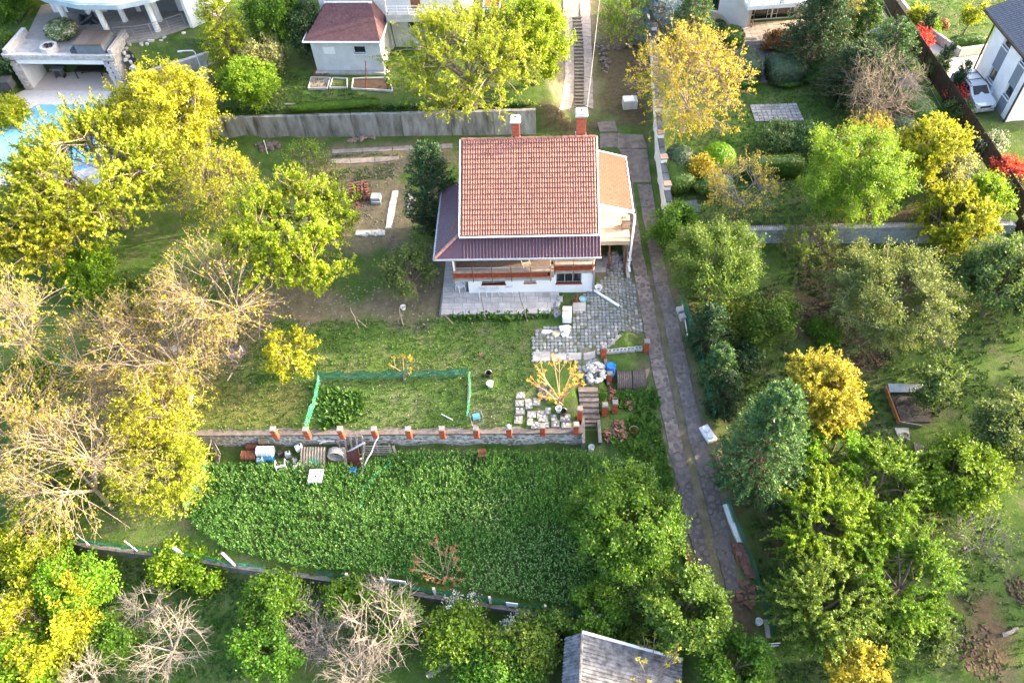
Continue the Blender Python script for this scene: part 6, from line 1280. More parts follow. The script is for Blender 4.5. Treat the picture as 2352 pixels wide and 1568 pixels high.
# ---- litter, pebbles, and unseen trees added beyond the orchard to shade its right side
LIT = [GR, [at('F', *q).xy for q in [(560,640),(1000,640),(1000,735),(560,735)]], [at('F', *q).xy for q in [(690,380),(940,360),(940,560),(700,560)]], [at('F', *q).xy for q in [(200,850),(440,740),(450,1000),(250,990)]]]
r = np.random.default_rng(91); ps = [scatter(p, 4, r) for p in LIT]; x = np.concatenate([q[0] for q in ps]); y = np.concatenate([q[1] for q in ps]); n_ = len(x); C = np.stack([x, y, ground(x, y)+.06], 1); D = nrmz(rdir(r, n_)*np.array([1, 1, .15])); V, F = leaves(C, D, nrmz(np.array([0, 0, 1.])+rdir(r, n_)*.3), .07*r.uniform(.5, 1.4, n_), .6)
tag(link('fallen_leaves', npmesh('fallen_leaves', V, F, leafmat('dry_leaf', (.14, .10, .05), (.32, .26, .14), (.55, .52, .42), .1), r.random(n_))), 'dry leaves and scraps scattered over lawn and bare dirt', 'leaves', kind='stuff')
pbl = MB(); rb_ = [blob(1, 1, .6, 6, .25) for _ in range(4)]
for k_ in range(900):
    p = LIT[1+k_ % 3]; cx = sum(q[0] for q in p)/len(p); cy = sum(q[1] for q in p)/len(p); q = p[random.randrange(len(p))]; f = U(0, 1); px_, py_ = cx+(q[0]-cx)*f+U(-1, 1), cy+(q[1]-cy)*f+U(-1, 1); s = U(.02, .06); b0 = rb_[k_ % 4]; pbl.add([(v[0]*s+px_, v[1]*s+py_, v[2]*s+gz(px_, py_)+.03) for v in b0.v], b0.f)
tag(pbl.build('pebbles', mat('pebble', (.24, .215, .19), (.16, .14, .12), var=.3)), 'pale pebbles strewn over the bare dirt', 'pebbles', kind='stuff')
WX = [(32.5, 27), (35, 22), (31.5, 19.5), (34, 14.5), (29.5, 13), (31, 8), (37, 29), (27, 5)]; vv, ff, ll, tvv, tff = [], [], [], [], []; ko = kt = 0  # feet of the out-of-view trees added for their shade
for i, (x0, y0) in enumerate(WX):
    r = np.random.default_rng(700+i); h0 = 6.0+r.random()*1.5; sk, T_, S_, C, RR = skeleton(r, h0, 2.6, h0*.55, h0*.45, 7, 60, 520, .6, .2, tr=.12); V, F, lv = foliate(r, T_, C, RR, 12, .2, .62, .12); o3 = np.array([x0, y0, gz(x0, y0)])
    vv.append(V+o3); ff.append(F+ko); ko += len(V); ll.append(lv); tv, tf = join([tubes(P_, R_, (8, 6, 4, 3)[k]) for k, (P_, R_) in enumerate(sk)]); tvv.append(tv+o3); tff.append(tf+kt); kt += len(tv)
wd_ = tag(link('shade_trees', npmesh('shade_trees', np.concatenate(vv), np.concatenate(ff), LM['mid'], np.concatenate(ll))), 'unseen mass of green trees added beyond the orchard to shade the right-hand slope', 'shade_trees', kind='stuff'); link('trunks', npmesh('trunks', np.concatenate(tvv), np.concatenate(tff), BARK), wd_)
# ---------------------------------------------------------------- small things
def aim(a, b):
    """matrix at a with z towards b"""
    a, b = Vector(a), Vector(b); return Matrix.Translation(a) @ (b-a).to_track_quat('Z', 'Y').to_matrix().to_4x4()
def one(name, label, cat, mb, mt, p, rz=0., smooth=False, group=None): return tag(mb.build(name, mt, None, p, rz, smooth), label, cat, group)
def barrel(name, label, p, r_, h_, mt, lying=None, rz=0., lidm=None):
    t_ = thing(name, label, 'barrel', p, rz); M = Matrix.Rotation(math.pi/2, 4, 'Y') if lying else Matrix.Identity(4); o = Vector((-h_/2, 0, r_)) if lying else Vector((0, 0, 0))
    m_ = MB(); m_.lathe([(0, 0), (r_*.95, 0), (r_, .02), (r_, h_-.02), (r_*.95, h_), (r_*.9, h_-.03), (0, h_-.03)], 18, o, M=M); m_.build('body', mt, t_, smooth=False)
    for f in (.05, .35, .67, .95): m_ = MB(); m_.lathe([(r_*.99, h_*f-.015), (r_*1.05, h_*f), (r_*.99, h_*f+.015)], 18, o, M=M); m_.build('hoop', lidm or mt, t_)
    return t_
def bucket(label, p, r_, h_, mt, name='bucket'):
    t_ = thing(name, label, 'bucket', p); m_ = MB(); m_.lathe([(0, 0), (r_*.75, 0), (r_, h_), (r_*1.06, h_), (r_*.92, h_-.02), (r_*.7, .06), (0, .06)], 16); m_.build('body', mt, t_)
    m_ = MB(); m_.tube([(r_*math.cos(a), r_*math.sin(a)*.5, h_+.02+.12*math.sin(a)) for a in np.linspace(0, math.pi, 9)], .01, 4); m_.build('handle', GALV, t_); return t_
def stick(name, label, cat, a, b, r_, mt, bend=.03, group=None, taper=.7):
    a, b = Vector(a), Vector(b); pts = [a.lerp(b, i/5)+Vector((U(-bend, bend), U(-bend, bend), U(-bend, bend)))*(0 < i < 5) for i in range(6)]
    m_ = MB(); m_.tube([p-a for p in pts], [r_*(1-(1-taper)*i/5) for i in range(6)], 6); return tag(m_.build(name, mt, None, a), label, cat, group)
def pole(name, label, cat, c, foot, top, hgt, r_, mt, bend=.02):
    """a leaning pole: foot px on the ground, top px at the height hgt above it"""
    f = at(c, *foot); t_ = at(c, *top, f.z+hgt); return stick(name, label, cat, f-Vector((0, 0, .05)), t_, r_, mt, bend)
# --- junk along the retaining wall
barrel('oil_barrel','rusty brown barrel lying lowest of the pile by the wall',at('j',135,182),.27,.8,RUST,True,HA)
barrel('oil_barrel','small rusty brown barrel lying behind the larger one',at('j',152,158)+Vector((0,.28,.1)),.2,.62,RUST,True,HA)
barrel('oil_barrel','dented white barrel lying beside the rusty ones',at('j',245,180)+Vector((0,.1,.22)),.28,.86,mat('chalky_white',(.55,.60,.64),(.40,.45,.49)),True,HA)
barrel('oil_barrel','green and rust oil drum lying on top of the white barrel',at('j',245,150)+Vector((0,.35,.55)),.2,.56,mat('green_rust',(.10,.22,.19),(.24,.10,.05),scale=4,contrast=(.42,.58)),True,HA)
barrel('plastic_barrel','bright blue plastic barrel under the white one',at('j',262,190),.2,.5,mat('sky_blue_plastic',(.04,.22,.42),rough=.5),True,HA)
def canister(label, p, sx, sy, h_, mt, rz=0.):
    t_ = thing('canister', label, 'canister', p, rz); m_ = MB(); m_.box((0, 0, h_*.42), (sx, sy, h_*.84)); m_.box((0, 0, h_*.92), (sx, sy, h_*.16), taper=.6); m_.build('body', mt, t_)
    m_ = MB(); m_.lathe([(0, 0), (.05, 0), (.05, .06), (0, .06)], 8, (sx*.22, 0, h_)); m_.build('cap', BLACKM, t_); m_ = MB(); m_.tube([(-sx*.3, 0, h_*.95), (-sx*.25, 0, h_*1.12), (sx*.05, 0, h_*1.12), (sx*.1, 0, h_)], .02, 5); m_.build('handle', mt, t_)
canister('faded blue canister standing before the barrels',at('j',206,216),.34,.24,.5,BLUEG,.1)
canister('black jug beside the grey canister on the junk pile',at('j',336,168),.26,.22,.4,BLACKM,.4); canister('pale grey canister beside the black jug',at('j',385,170),.28,.24,.42,mat('pale_grey_plastic',(.45,.47,.48)),.2)
canister('dark grey can behind the metal walking frame',at('j',432,215),.26,.24,.45,mat('dim_grey',(.24,.25,.26)),.5); canister('white jug on the grass beside the corrugated sheet',at('j',432,252),.24,.2,.34,PLAST,.8); canister('white jug touching the corrugated sheet edge',at('j',457,235),.2,.2,.34,PLAST,1.4)
canister('tilted white tank on top of the junk heap',at('j',462,150)+Vector((0,.1,.25)),.4,.3,.34,PLAST,.5)
wf = thing('walking_aid','white metal walking frame among the junk','frame',at('j',350,262),.15)
for s in (-1, 1):
    m_ = MB(); m_.tube([(s*.28, -.2, 0), (s*.24, -.15, .75), (s*.24, .2, .75), (s*.28, .3, 0)], .02, 5); m_.build('side_frame', WPAINT, wf)
for z in (.35, .62, .75): m_ = MB(); m_.tube([(-.25, -.16, z), (.25, -.16, z)], .017, 5); m_.build('cross_bar', WPAINT, wf)
cs_ = thing('corrugated_sheet','brown corrugated sheet bent over the junk pile, net on top','sheet',at('j',548,272),HA)
m_ = MB(); vs = []; nu, nv = 37, 9
for j in range(nv):
    t_ = j/(nv-1); 
    for i in range(nu): u_ = i/(nu-1); vs.append((-.66+u_*1.32, -.1+t_*1.1, .05+.75*math.sin(t_*1.5)+.035*math.sin(u_*2*math.pi*9)))
m_.add(vs, [(j*nu+i, j*nu+i+1, (j+1)*nu+i+1, (j+1)*nu+i) for j in range(nv-1) for i in range(nu-1)]); m_.build('sheet', mat('brown_sheet', (.27, .22, .18), (.17, .14, .115)), cs_)
def netsheet(pts, mt, name, label, cat, sag=.06, uvs=1., nu=16, kind=None):
    """a net hung between an upper and a lower polyline"""
    up, lo = pts; vs = []; uv = []; n_ = len(up); d = 0; rows = 7
    for i in range(n_):
        if i: d += (Vector(up[i])-Vector(up[i-1])).length
        for j in range(rows): f = j/(rows-1); p = Vector(lo[i]).lerp(Vector(up[i]), f); w_ = sag*math.sin(f*3.14); vs.append(p+Vector((U(-1, 1)*w_, U(-1, 1)*w_, 0))); uv.append((d*uvs, (Vector(up[i])-Vector(lo[i])).length*f*uvs))
    fs = [(i*rows+j, (i+1)*rows+j, (i+1)*rows+j+1, i*rows+j+1) for i in range(n_-1) for j in range(rows-1)]
    o0 = Vector(lo[0]); me = bpy.data.meshes.new(name); me.from_pydata([tuple(v-o0) for v in vs], [], fs); me.materials.append(mt); ul = me.uv_layers.new(name='UVMap')
    for lp_ in me.loops: ul.data[lp_.index].uv = uv[lp_.vertex_index]
    o = link(name, me, None, o0)
    if label: tag(o, label, cat)
    return o
o_ = netsheet(([(-.4+i*.1, .95, .8) for i in range(8)], [(-.15+i*.07, .2, .45) for i in range(8)]), GNET, 'draped_net', None, None); o_.parent = cs_
sk_ = thing('steel_sink','pale square sink lying in the crop below the corrugated sheet','sink',at('j',578,335)+Vector((0,0,.55)),HA); m_ = MB(); m_.box((0,0,0),(.7,.75,.05)); m_.box((0,-.32,.05),(.7,.06,.06)); m_.box((0,.32,.05),(.7,.06,.06)); m_.box((-.32,0,.05),(.06,.58,.06)); m_.box((.32,0,.05),(.06,.58,.06)); m_.build('tray',mat('sink_white',(.62,.66,.68),rough=.4),sk_); m_ = MB(); m_.lathe([(0,.03),(.05,.03),(.05,.035)],10); m_.build('plug_hole',BLACKM,sk_)
hc_ = thing('hose_coil','thick coil of pale grey hose leaning on the wall','hose',at('j',700,215),HA)
for k_ in range(7): m_ = MB(); q = .40-.018*(k_ % 3); m_.tube([(q*math.cos(t), .12+k_*.05, .45+q*math.sin(t)) for t in np.linspace(0, 2*math.pi, 25)], .032, 6); m_.build('coil_turn', mat('hose_grey', (.38,.36,.34),(.27,.25,.24)), hc_)
fr_ = thing('old_window','grey wooden window frame leaning on the retaining wall','frame',at('j',830,150)+Vector((0,.05,.1)),HA)
for x in (-.45,-.15,.15,.45): m_ = MB(); m_.beam((x,-.2,0),(x,.25,1.15),.08,.05); m_.build('stile',WOODG,fr_)
for f in (0.02,.98): m_ = MB(); m_.beam((-.49,-.2+.45*f,1.15*f),(.49,-.2+.45*f,1.15*f),.05,.08); m_.build('rail',WOODG,fr_)
one('roofing_metal','maroon metal roof panel leaning among planks at the wall','panel',MB().panel((-.35,-.3,0),(.35,-.3,.1),(.35,.2,1.1),(-.35,.2,.75),.03),mat('maroon_sheet',(.08,.02,.02),rough=.4),at('j',820,215),HA)
for k_,(a,b,w_,h_,lb) in enumerate((((860,250),(880,80),.09,1.0,'narrow grey plank right of the maroon panel'),((760,230),(742,110),.16,.8,'wide grey plank left of the maroon panel'),((735,130),(695,65),.12,.7,'grey plank tilted over the hose coil'),((835,245),(835,180),.1,.5,'short brown board below the maroon panel'),((1055,175),(1045,95),.1,.6,'brown post leaning at the slatted frame'),((1090,172),(1068,100),.12,.6,'grey post leaning at the right end of the junk'))):
    p = at('j',*a); q = at('j',*b,p.z+h_); one('plank',lb,'plank',MB().beam((0,0,0),q-p,w_,.04),WOODG,p)
for k_,(a,b,h_) in enumerate((((770,165),(880,80),.95),((800,225),(860,185),.4))):
    p = at('j',*a)+Vector((0,0,.3)); q = at('j',*b,p.z+h_-.3); one('white_board',('long white board on the maroon panel','short white board under the maroon panel')[k_],'board',MB().beam((0,0,0),q-p,.1,.03),WPAINT,p)
pole('white_pole','long white pole leaning from the crop onto a brick pillar','pole','j',(850,288),(972,40),1.5,.04,WPAINT); pole('thin_pole','thin pale pole rising from the junk heap up over the wall','pole','j',(470,90),(485,0),.9,.03,mat('pale_pole',(.6,.5,.42)))
sl_t = thing('slatted_pallet','grey slatted wooden pallet lying against the wall','pallet',at('j',970,165),HA)
for k_ in range(5): m_ = MB(); m_.beam((-.85,.0+k_*.05,.08+k_*.13),(.75,.0+k_*.05,.08+k_*.13),.04,.07); m_.build('slat',WOODG,sl_t)
for x in (-.7,0,.65): m_ = MB(); m_.beam((x,.02,0),(x,.28,.68),.07,.04); m_.build('bearer',WOODG,sl_t)
for k_,(a,b,lb) in enumerate((((590,115),(700,120),'thin white pipe lying on the junk heap, upper'),((600,132),(660,118),'short white pipe across the junk heap'),((660,105),(760,112),'white pipe behind the hose coil'),((145,115),(205,105),'grey metal tube on the small rusty barrel'))):
    p = at('j',*a)+Vector((0,.1,.55)); q = at('j',*b)+Vector((0,.1,.6)); stick('pipe',lb,'pipe',p,q,.04,PLAST if k_<3 else GALV,.0,taper=1)
one('blue_bag','crumpled blue bag in the crop near the long white pole','bag',blob(.2,.16,.12),BLUEP,at('j',812,280)+Vector((0,0,.25)))
rb = thing('rusty_box','rusty open metal box lying at the foot of the wall','box',at('G',2143,1060)+Vector((0,0,.05)),HA)
for s in (-1,1): m_ = MB(); m_.box((s*.17,0,.22),(.03,.5,.44)); m_.build('side',RUST,rb)
for z in (.02,.42): m_ = MB(); m_.box((0,0,z),(.31,.5,.03)); m_.build('panel',RUST,rb)
m_ = MB(); m_.box((0,.23,.22),(.31,.03,.37)); m_.build('back_panel',DARK,rb)
pl_ = thing('wooden_pallet','weathered plank gate leaning at the field net','gate',at('G',250,1080),-1.0)
for k_ in range(7): m_ = MB(); m_.beam((-.42+k_*.14,0,0),(-.42+k_*.14,.45,.85),.11,.03); m_.build('plank',WOODG,pl_)
for f in (.2,.8): m_ = MB(); m_.beam((-.48,.45*f-.03,.85*f+.03),(.48,.45*f-.03,.85*f+.03),.04,.08); m_.build('brace',WOODG,pl_)
# --- nets and their posts
def g3(c, q, h_): p = at(c, *q); return p, Vector((p.x, p.y, p.z+h_))
def netrun(c, foots, h_, label, mt=GNET, name='green_net', sag=.08, sub=5):
    lo, up = [], []
    for a, b in zip(foots[:-1], foots[1:]):
        for i in range(sub): f = i/sub; q = (a[0]*(1-f)+b[0]*f, a[1]*(1-f)+b[1]*f); l_, u_ = g3(c, q, h_*(1-.35*math.sin(f*math.pi)*U(.2, 1))); lo.append(l_+Vector((0, 0, .02))); up.append(u_)
    l_, u_ = g3(c, foots[-1], h_); lo.append(l_); up.append(u_); return netsheet((up, lo), mt, name, label, 'net', sag)
netrun('G',[(975,515),(1150,512),(1300,508),(1490,505),(1600,500),(1810,498),(1960,492),(2040,480)],.8,'sagging green net fence at the back of the lawn enclosure',GSHADE)
netrun('G',[(1000,520),(980,640),(940,760),(905,870)],.75,'loose green net along the left side of the lawn enclosure'); netrun('G',[(2055,490),(2060,600),(2050,720),(2040,800)],.8,'twisted green net along the right side of the lawn enclosure')
netrun('G',[(215,1130),(180,1230),(110,1340),(60,1440)],.8,'green net fence along the left border of the crop field'); netrun('L',[(240,185),(420,230),(590,265),(895,305),(1205,345),(1560,405),(1750,430)],.62,'pale green net on leaning posts below the field, left half',GNET)
netrun('M',[(60,405),(240,432),(440,460),(735,515),(1050,562)],.55,'green net below the field, middle part',GSHADE); netrun('M',[(1050,562),(1365,612),(1680,662),(1960,712)],.55,'green net below the field, right part',GSHADE)
netrun('G',[(1500,1120),(1400,1200),(1310,1300),(1290,1430)],.5,'collapsed green net lying across the crop field',GNET,sag=.15); netrun('J',[(370,1500),(420,1440),(470,1400)],.9,'green net hanging under the bare trees'); 
netrun('I',[(1700,60),(1790,330),(1870,640),(1920,900),(1990,1100)],1.1,'dark green shade net fence beside the drive, upper part',GSHADE,'shade_net',.03); netrun('N',[(520,420),(610,640),(680,820),(740,1000),(800,1230)],1.0,'dark green shade net fence beside the drive, lower part',GSHADE,'shade_net',.03)
netrun('A',[(1925,640),(1925,800),(1930,980)],1.0,'dark green shade net behind the glossy shrub',GSHADE,'shade_net',.03)
for k_,(q,t_,lb) in enumerate((((585,268),(500,195),'leaning grey post of the bottom fence, leftmost but one'),((897,305),(815,242),'leaning grey post of the bottom fence, third'),((310,225),(245,180),'leaning grey post of the bottom fence at its left end'))): pole('fence_post',lb,'post','L',q,t_,.85,.035,WPAINT)
for k_,(q,t_) in enumerate((((1205,338),(1140,288)),((1545,405),(1455,320)))):
    p = at('L',*q); u_ = at('L',*t_,p.z+.95); one('concrete_post',('thick square concrete post of the bottom fence, left one','thick square concrete post of the bottom fence, by the exposed wall')[k_],'post',MB().beam((0,0,-.1),u_-p,.12,.12),CONCL,p)
for k_,(q,t_) in enumerate((((240,432),(222,410)),((440,458),(425,432)),((735,515),(722,482)),((1052,565),(1045,535)),((1368,612),(1362,590)),((1682,668),(1676,650)))):
    p = at('M',*q); one('concrete_post',f'short concrete post of the bottom fence right half, {ordn[k_]} from the left','post',MB().box((0,0,.3),(.11,.11,.75)),CONCL,p)
for k_,(q,w_,lb) in enumerate((((520,462),.9,'white sheet panel leaning on the bottom fence'),((1178,592),.55,'white sheet panel on the fence right of the blossom'),((1770,680),.3,'white scrap hanging on the fence near the shed'))): one('white_sheet',lb,'panel',MB().box((0,0,.32),(w_,.04,.42),rz=-.2),PLAST,at('M',*q))
for k_,(q,t_,h_,lb) in enumerate((((965,520),(980,445),.9,'pale corner stake of the lawn enclosure'),((865,965),(975,500),1.2,'long pale rod along the left net of the enclosure'),((1600,490),(1690,425),.6,'white stick leaning through the back net'),((2030,810),(2045,470),.5,'thin pale stick at the right net of the enclosure'),((1810,500),(1803,425),.75,'thin dark stake in the back net'),((160,1190),(235,925),1.0,'tall pale pole at the plank gate'))):
    pole('stake',lb,'stake','G',q,t_,h_,.025,BARKP)
pole('stake','pale pole leaning in the field net, lower one','stake','K',(1365,1245),(1425,1150),.6,.03,DEADW); pole('stake','pale pole leaning in the field net, upper one','stake','K',(1550,895),(1620,610),1.1,.03,DEADW)
# stakes at the lawn edge
for k_,(q,t_,h_) in enumerate((((385,560),(338,352),1.15),((692,566),(628,342),1.25),((625,552),(672,482),.5))): pole('wooden_stake',('crooked wooden stake before the patio, left one','crooked wooden stake before the patio, right one','short prop of the right patio stake')[k_],'stake','b',q,t_,h_,.035,mat('stake_grey',(.24,.21,.20),(.15,.13,.125)),.05)
for k_,(q,t_,h_) in enumerate((((1270,150),(1210,5),1.0),((1330,142),(1262,85),.4),((1585,138),(1555,0),1.0),((1935,115),(1870,45),.6))): pole('wooden_stake',('wooden stake on the lawn edge under the dense tree','fallen prop of the stake under the dense tree','wooden stake near the white pot','slanting stake at the patio corner')[k_],'stake','G',q,t_,h_,.03,BARKP,.03)
# --- lawn
bucket('black bucket on the lawn right of the enclosure',at('G',2187,485),.17,.3,BLACKM); bucket('white bucket on the lawn below the black one',at('G',2198,555),.18,.26,PLAST); bucket('white bucket at the foot of the small tree by the patio',at('A',133,1405),.15,.2,PLAST)
bucket('white bucket beside the brown post at the drive end',at('N',722,1150),.16,.3,PLAST); bucket('small white bucket in the crop below the stairs',at('I',917,1355),.16,.28,PLAST); bucket('dark pot at the crazy paving under the golden sapling',at('I',670,1045),.19,.3,BLACKM,'flower_pot'); bucket('pale pot with golden sprig beside the dark pot',at('I',632,1020),.16,.3,PLAST,'flower_pot'); bucket('red bowl in the weeds beside the brick rubble',at('I',1287,1195),.22,.18,mat('red_plastic',(.32,.05,.035),rough=.5),'bowl')
ld = thing('slatted_disc','purplish round slatted lid lying on the lawn','lid',at('G',412,318),.3); m_ = MB(); m_.lathe([(0,.02),(.43,.02),(.47,.05),(.47,.0)],20); m_.build('rim',mat('purple_wood',(.26,.19,.24),(.18,.13,.17)),ld)
for k_ in range(7): y = -.33+k_*.11; L_ = 2*math.sqrt(max(.02,.42**2-y*y)); m_ = MB(); m_.box((0,y,.045),(L_,.085,.03)); m_.build('slat',mat('purple_wood',(.26,.19,.24)),ld)
for k_,(a,b,lb) in enumerate((((320,315),(358,360),'short pale log near the round lid'),((362,362),(412,395),'short pinkish log touching the pale one'),((342,522),(376,467),'lone short log on the lawn'),((1855,757),(1935,800),'thin white pipe lying in the enclosure'),((432,275),(452,318),'white stick lying on the round lid'))): stick('log' if k_ not in (3,) else 'pipe',lb,'log' if k_!=3 else 'pipe',at('G',*a,dz=.05+.04*(k_==4)),at('G',*b,dz=.05+.04*(k_==4)),.045 if k_<3 else .025,DEADW if k_<3 else PLAST,.0,taper=1)
cf = thing('chair_frame','broken metal chair frame with blue seat on the lawn','chair',at('G',2105,800),.2); m_ = MB(); m_.box((0,.05,.32),(.36,.36,.04)); m_.build('seat',mat('seat_blue',(.10,.30,.52),rough=.5),cf); m_ = MB(); m_.tube([(-.3,-.25,.02),(-.3,.3,.4),(.3,.3,.45),(.3,-.25,.02),(-.3,-.25,.02)],.015,5); m_.build('frame',GALV,cf)
for s in (-1,1): m_ = MB(); m_.tube([(s*.16,.2,.3),(s*.18,.25,0)],.015,5); m_.build('leg',GALV,cf)
one('terracotta_saucer','small terracotta saucer on the lawn','saucer',MB().lathe([(0,0),(.1,0),(.13,.05),(.1,.04),(0,.03)],12),TERRA,at('G',2135,335))
# --- plastic chairs
def chair(label, p, rz, tip=0., name='plastic_chair', mt=PLAST):
    t_ = thing(name, label, 'chair', p, rz); 
    if tip: t_.rotation_euler = (tip, 0, rz)
    m_ = MB(); m_.box((0,0,.32),(.38,.38,.03)); m_.build('seat',mt,t_)
    b_ = thing_part(t_)
    for k_ in range(5): m_ = MB(); m_.beam((-.15+k_*.075,.19,.33),(-.15+k_*.075,.27,.68),.045,.02); m_.build('back_slat',mt,t_)
    m_ = MB(); m_.beam((-.19,.28,.68),(.19,.28,.68),.03,.05); m_.build('top_rail',mt,t_)
    for s in (-1,1):
        m_ = MB(); m_.beam((s*.21,-.17,.5),(s*.21,.24,.52),.045,.03); m_.beam((s*.21,-.17,.5),(s*.2,-.17,.32),.03,.03); m_.build('armrest',mt,t_)
        for y in (-.17,.18): m_ = MB(); m_.beam((s*.18,y,.31),(s*.21,y*1.15,0),.04,.04); m_.build('leg',mt,t_)
    return t_
def thing_part(t_): return t_
chair('white plastic chair at the left corner of the house',at('b',192,335)+Vector((0,0,.1)),.6); chair('white plastic chair tipped over on the patio, leftmost of three',at('b',375,400)+Vector((-.1,0,.3)),.0,math.radians(-75)); chair('white plastic chair tipped over on the patio, middle of three',at('b',470,395)+Vector((-.1,.05,.3)),.1,math.radians(-75)); chair('white plastic chair tilted against the wall, rightmost of three',at('b',555,380)+Vector((0,.05,.26)),.0,math.radians(-40))
chair('pale bentwood chair standing on the balcony',HO+E1*3.3+E2*(-.35)+Vector((0,0,2.36)),.5+math.pi*.9,0,'wooden_chair',mat('bentwood',(.62,.50,.38),(.5,.4,.3)))
# --- pump, bowls, blocks near the patio
pu = thing('hand_pump','rusty hand pump at the cobbled yard edge','pump',at('b',1062,415)); m_ = MB(); m_.box((0,0,.04),(.5,.3,.08)); m_.build('base',RUST,pu); m_ = MB(); m_.lathe([(.09,.08),(.07,.2),(.09,.5),(.11,.52),(.06,.6),(0,.62)],10); m_.build('cylinder',RUST,pu); m_ = MB(); m_.tube([(0,0,.55),(.2,-.05,.62),(.45,-.1,.5)],.02,5); m_.build('handle',RUST,pu); m_ = MB(); m_.tube([(0,0,.42),(-.05,-.2,.4),(-.05,-.24,.32)],.03,6); m_.build('spout',RUST,pu)
bs = thing('washing_bowl','round turquoise washing bowl beside the pump','bowl',at('b',1108,408)); m_ = MB(); m_.lathe([(0,.02),(.13,.02),(.2,.14),(.22,.14),(.15,0),(0,0)],16); m_.build('body',CYANP,bs); m_ = MB(); m_.lathe([(0,.10),(.175,.10)],16); m_.build('water',mat('bowl_water',(.30,.48,.5),rough=.1),bs)
wc = thing('watering_can','grey watering can on the patio edge','watering can',at('b',922,405)); m_ = MB(); m_.lathe([(0,0),(.13,0),(.13,.22),(.1,.24),(0,.24)],12); m_.build('body',GALV,wc); m_ = MB(); m_.tube([(.1,0,.08),(.3,.05,.32)],.025,6); m_.build('spout',GALV,wc); m_ = MB(); m_.tube([(-.1,0,.2),(-.2,0,.32),(0,0,.38),(.08,0,.26)],.015,5); m_.build('handle',GALV,wc)
cbk = MB(); 
for s in (-1,1): cbk.box((0,s*.08,.1),(.4,.04,.2))
for x in (-.18,0,.18): cbk.box((x,0,.1),(.04,.12,.2))
cbm = cbk.mesh('hollow_block',mat('block_grey',(.44,.44,.44),(.33,.33,.33),scale=5,bump=.3))
def hblock(p, rz, lb, M=None): o = link('hollow_block',cbm,None,p,rz); tag(o,lb,'block'); return o
o_ = hblock(at('b',908,450),1.4,'hollow concrete block standing on the patio corner'); o_.rotation_euler = (math.pi/2,0,1.3); o_.location.z += .12
o_ = hblock(at('b',918,520),.6,'hollow concrete block lying below the patio corner')
for k_ in range(5):
    p = at('I',1048+k_*66,515-k_*7)+Vector((.1,0,.02)); hblock(p,HA+U(-.06,.1)-.02,f'hollow concrete block in the row between two pillars, {ordn[k_]} from the rubble')
bk = thing('metal_bucket','pale metal bucket on the cobbles at the house corner','bucket',at('q',352,600)); m_ = MB(); m_.lathe([(0,0),(.13,0),(.2,.3),(.21,.3),(.17,.26),(.11,.05),(0,.05)],14); m_.build('body',PLAST,bk); m_ = MB(); m_.tube([(-.2,0,.3),(0,0,.42),(.2,0,.3)],.01,4); m_.build('handle',GALV,bk)
p0, p1 = at('A',1435,1292,dz=.12), at('A',1598,1393,dz=.1); one('drain_pipe','white drain pipe lying across the cobbles','pipe',MB().tube([(-.25,.08,.0),(0,0,0),tuple(p1-p0)],.075,8),WPAINT,p0)
wmc = thing('washing_machine','scuffed white appliance lying on its back on the cobbles','appliance',at('I',705,225,dz=.02),-.12); m_ = MB(); m_.box((0,.15,.28),(.5,.78,.5)); m_.build('cabinet',PLAST,wmc); m_ = MB(); m_.box((-.1,.2,.545),(.3,.12,.03)); m_.build('panel',mat('tan_card',(.5,.38,.27)),wmc); m_ = MB(); m_.box((0,-.27,.28),(.42,.04,.4)); m_.build('lid',WPAINT,wmc)
fb = thing('foam_packaging','broken white foam packaging boxes on the cobbles','packaging',at('I',680,330)); 
for k_,(x,y,z,sx,sy,sz,rz) in enumerate(((-.02,.12,.14,.42,.3,.26,.1),(.15,-.05,.1,.3,.3,.18,-.4),(.02,-.2,.06,.36,.22,.1,.2),(.25,.18,.2,.2,.2,.1,.8))): m_ = MB(); m_.box((x,y,z),(sx,sy,sz),rz=rz); m_.build('foam_block',mat('foam_white',(.78,.80,.82)),fb)
one('paper_sack','crumpled cream paper sack on the cobbles','sack',blob(.3,.26,.07,7,.3),mat('cream_paper',(.62,.54,.36),(.5,.42,.28)),at('I',605,345)+Vector((0,0,.05))); one('plastic_sheet','white plastic scrap left of the cream sack','sheet',blob(.32,.15,.05,7,.35),mat('film_white',(.62,.66,.70)),at('I',520,335)+Vector((0,0,.05)))
# rubble and bricks
def heap(name, label, cat, c, ctr, wd, hg, n_, mt, sz, hz=.3, mesh=None, partname='stone'):
    p = at(c, *ctr); t_ = thing(name, label, cat, p); k = CR[c][2]/S4/pxu(p); rx, ry = wd*k/2, hg*k/2/.72; ms = [mesh() for _ in range(4)] if mesh else [blob(1,1,.6,8,.3).mesh(partname,mt) for _ in range(4)]
    for i in range(n_):
        a, q = U(0,6.28), math.sqrt(U(0,1)); s = sz*U(.6,1.3); link(partname, ms[i%4], t_, M=Matrix.Translation((rx*q*math.cos(a), ry*q*math.sin(a), hz*(1-q)*U(.3,1)+.03)) @ Matrix.Rotation(U(0,6),4,'Z') @ Matrix.Rotation(U(-.5,.5),4,'X') @ Matrix.Diagonal((s,s*.8,s*.7,1)))
    return t_
def brickmesh(): m_ = MB(); m_.box((0,0,0),(2,.95,.55)); return m_.mesh('brick',mat('old_brick',(.25,.115,.08),(.16,.08,.06),var=.35,bump=.3))
def tilemesh(): m_ = MB(); m_.box((0,0,0),(2,1.5,.25)); return m_.mesh('roof_tile',mat('old_tile',(.20,.10,.075),(.13,.07,.055),var=.3,bump=.3))
heap('rubble_pile','pile of white broken stones beside a brick pillar','rubble','I',(945,670),180,170,46,STONEW,.14,.3)
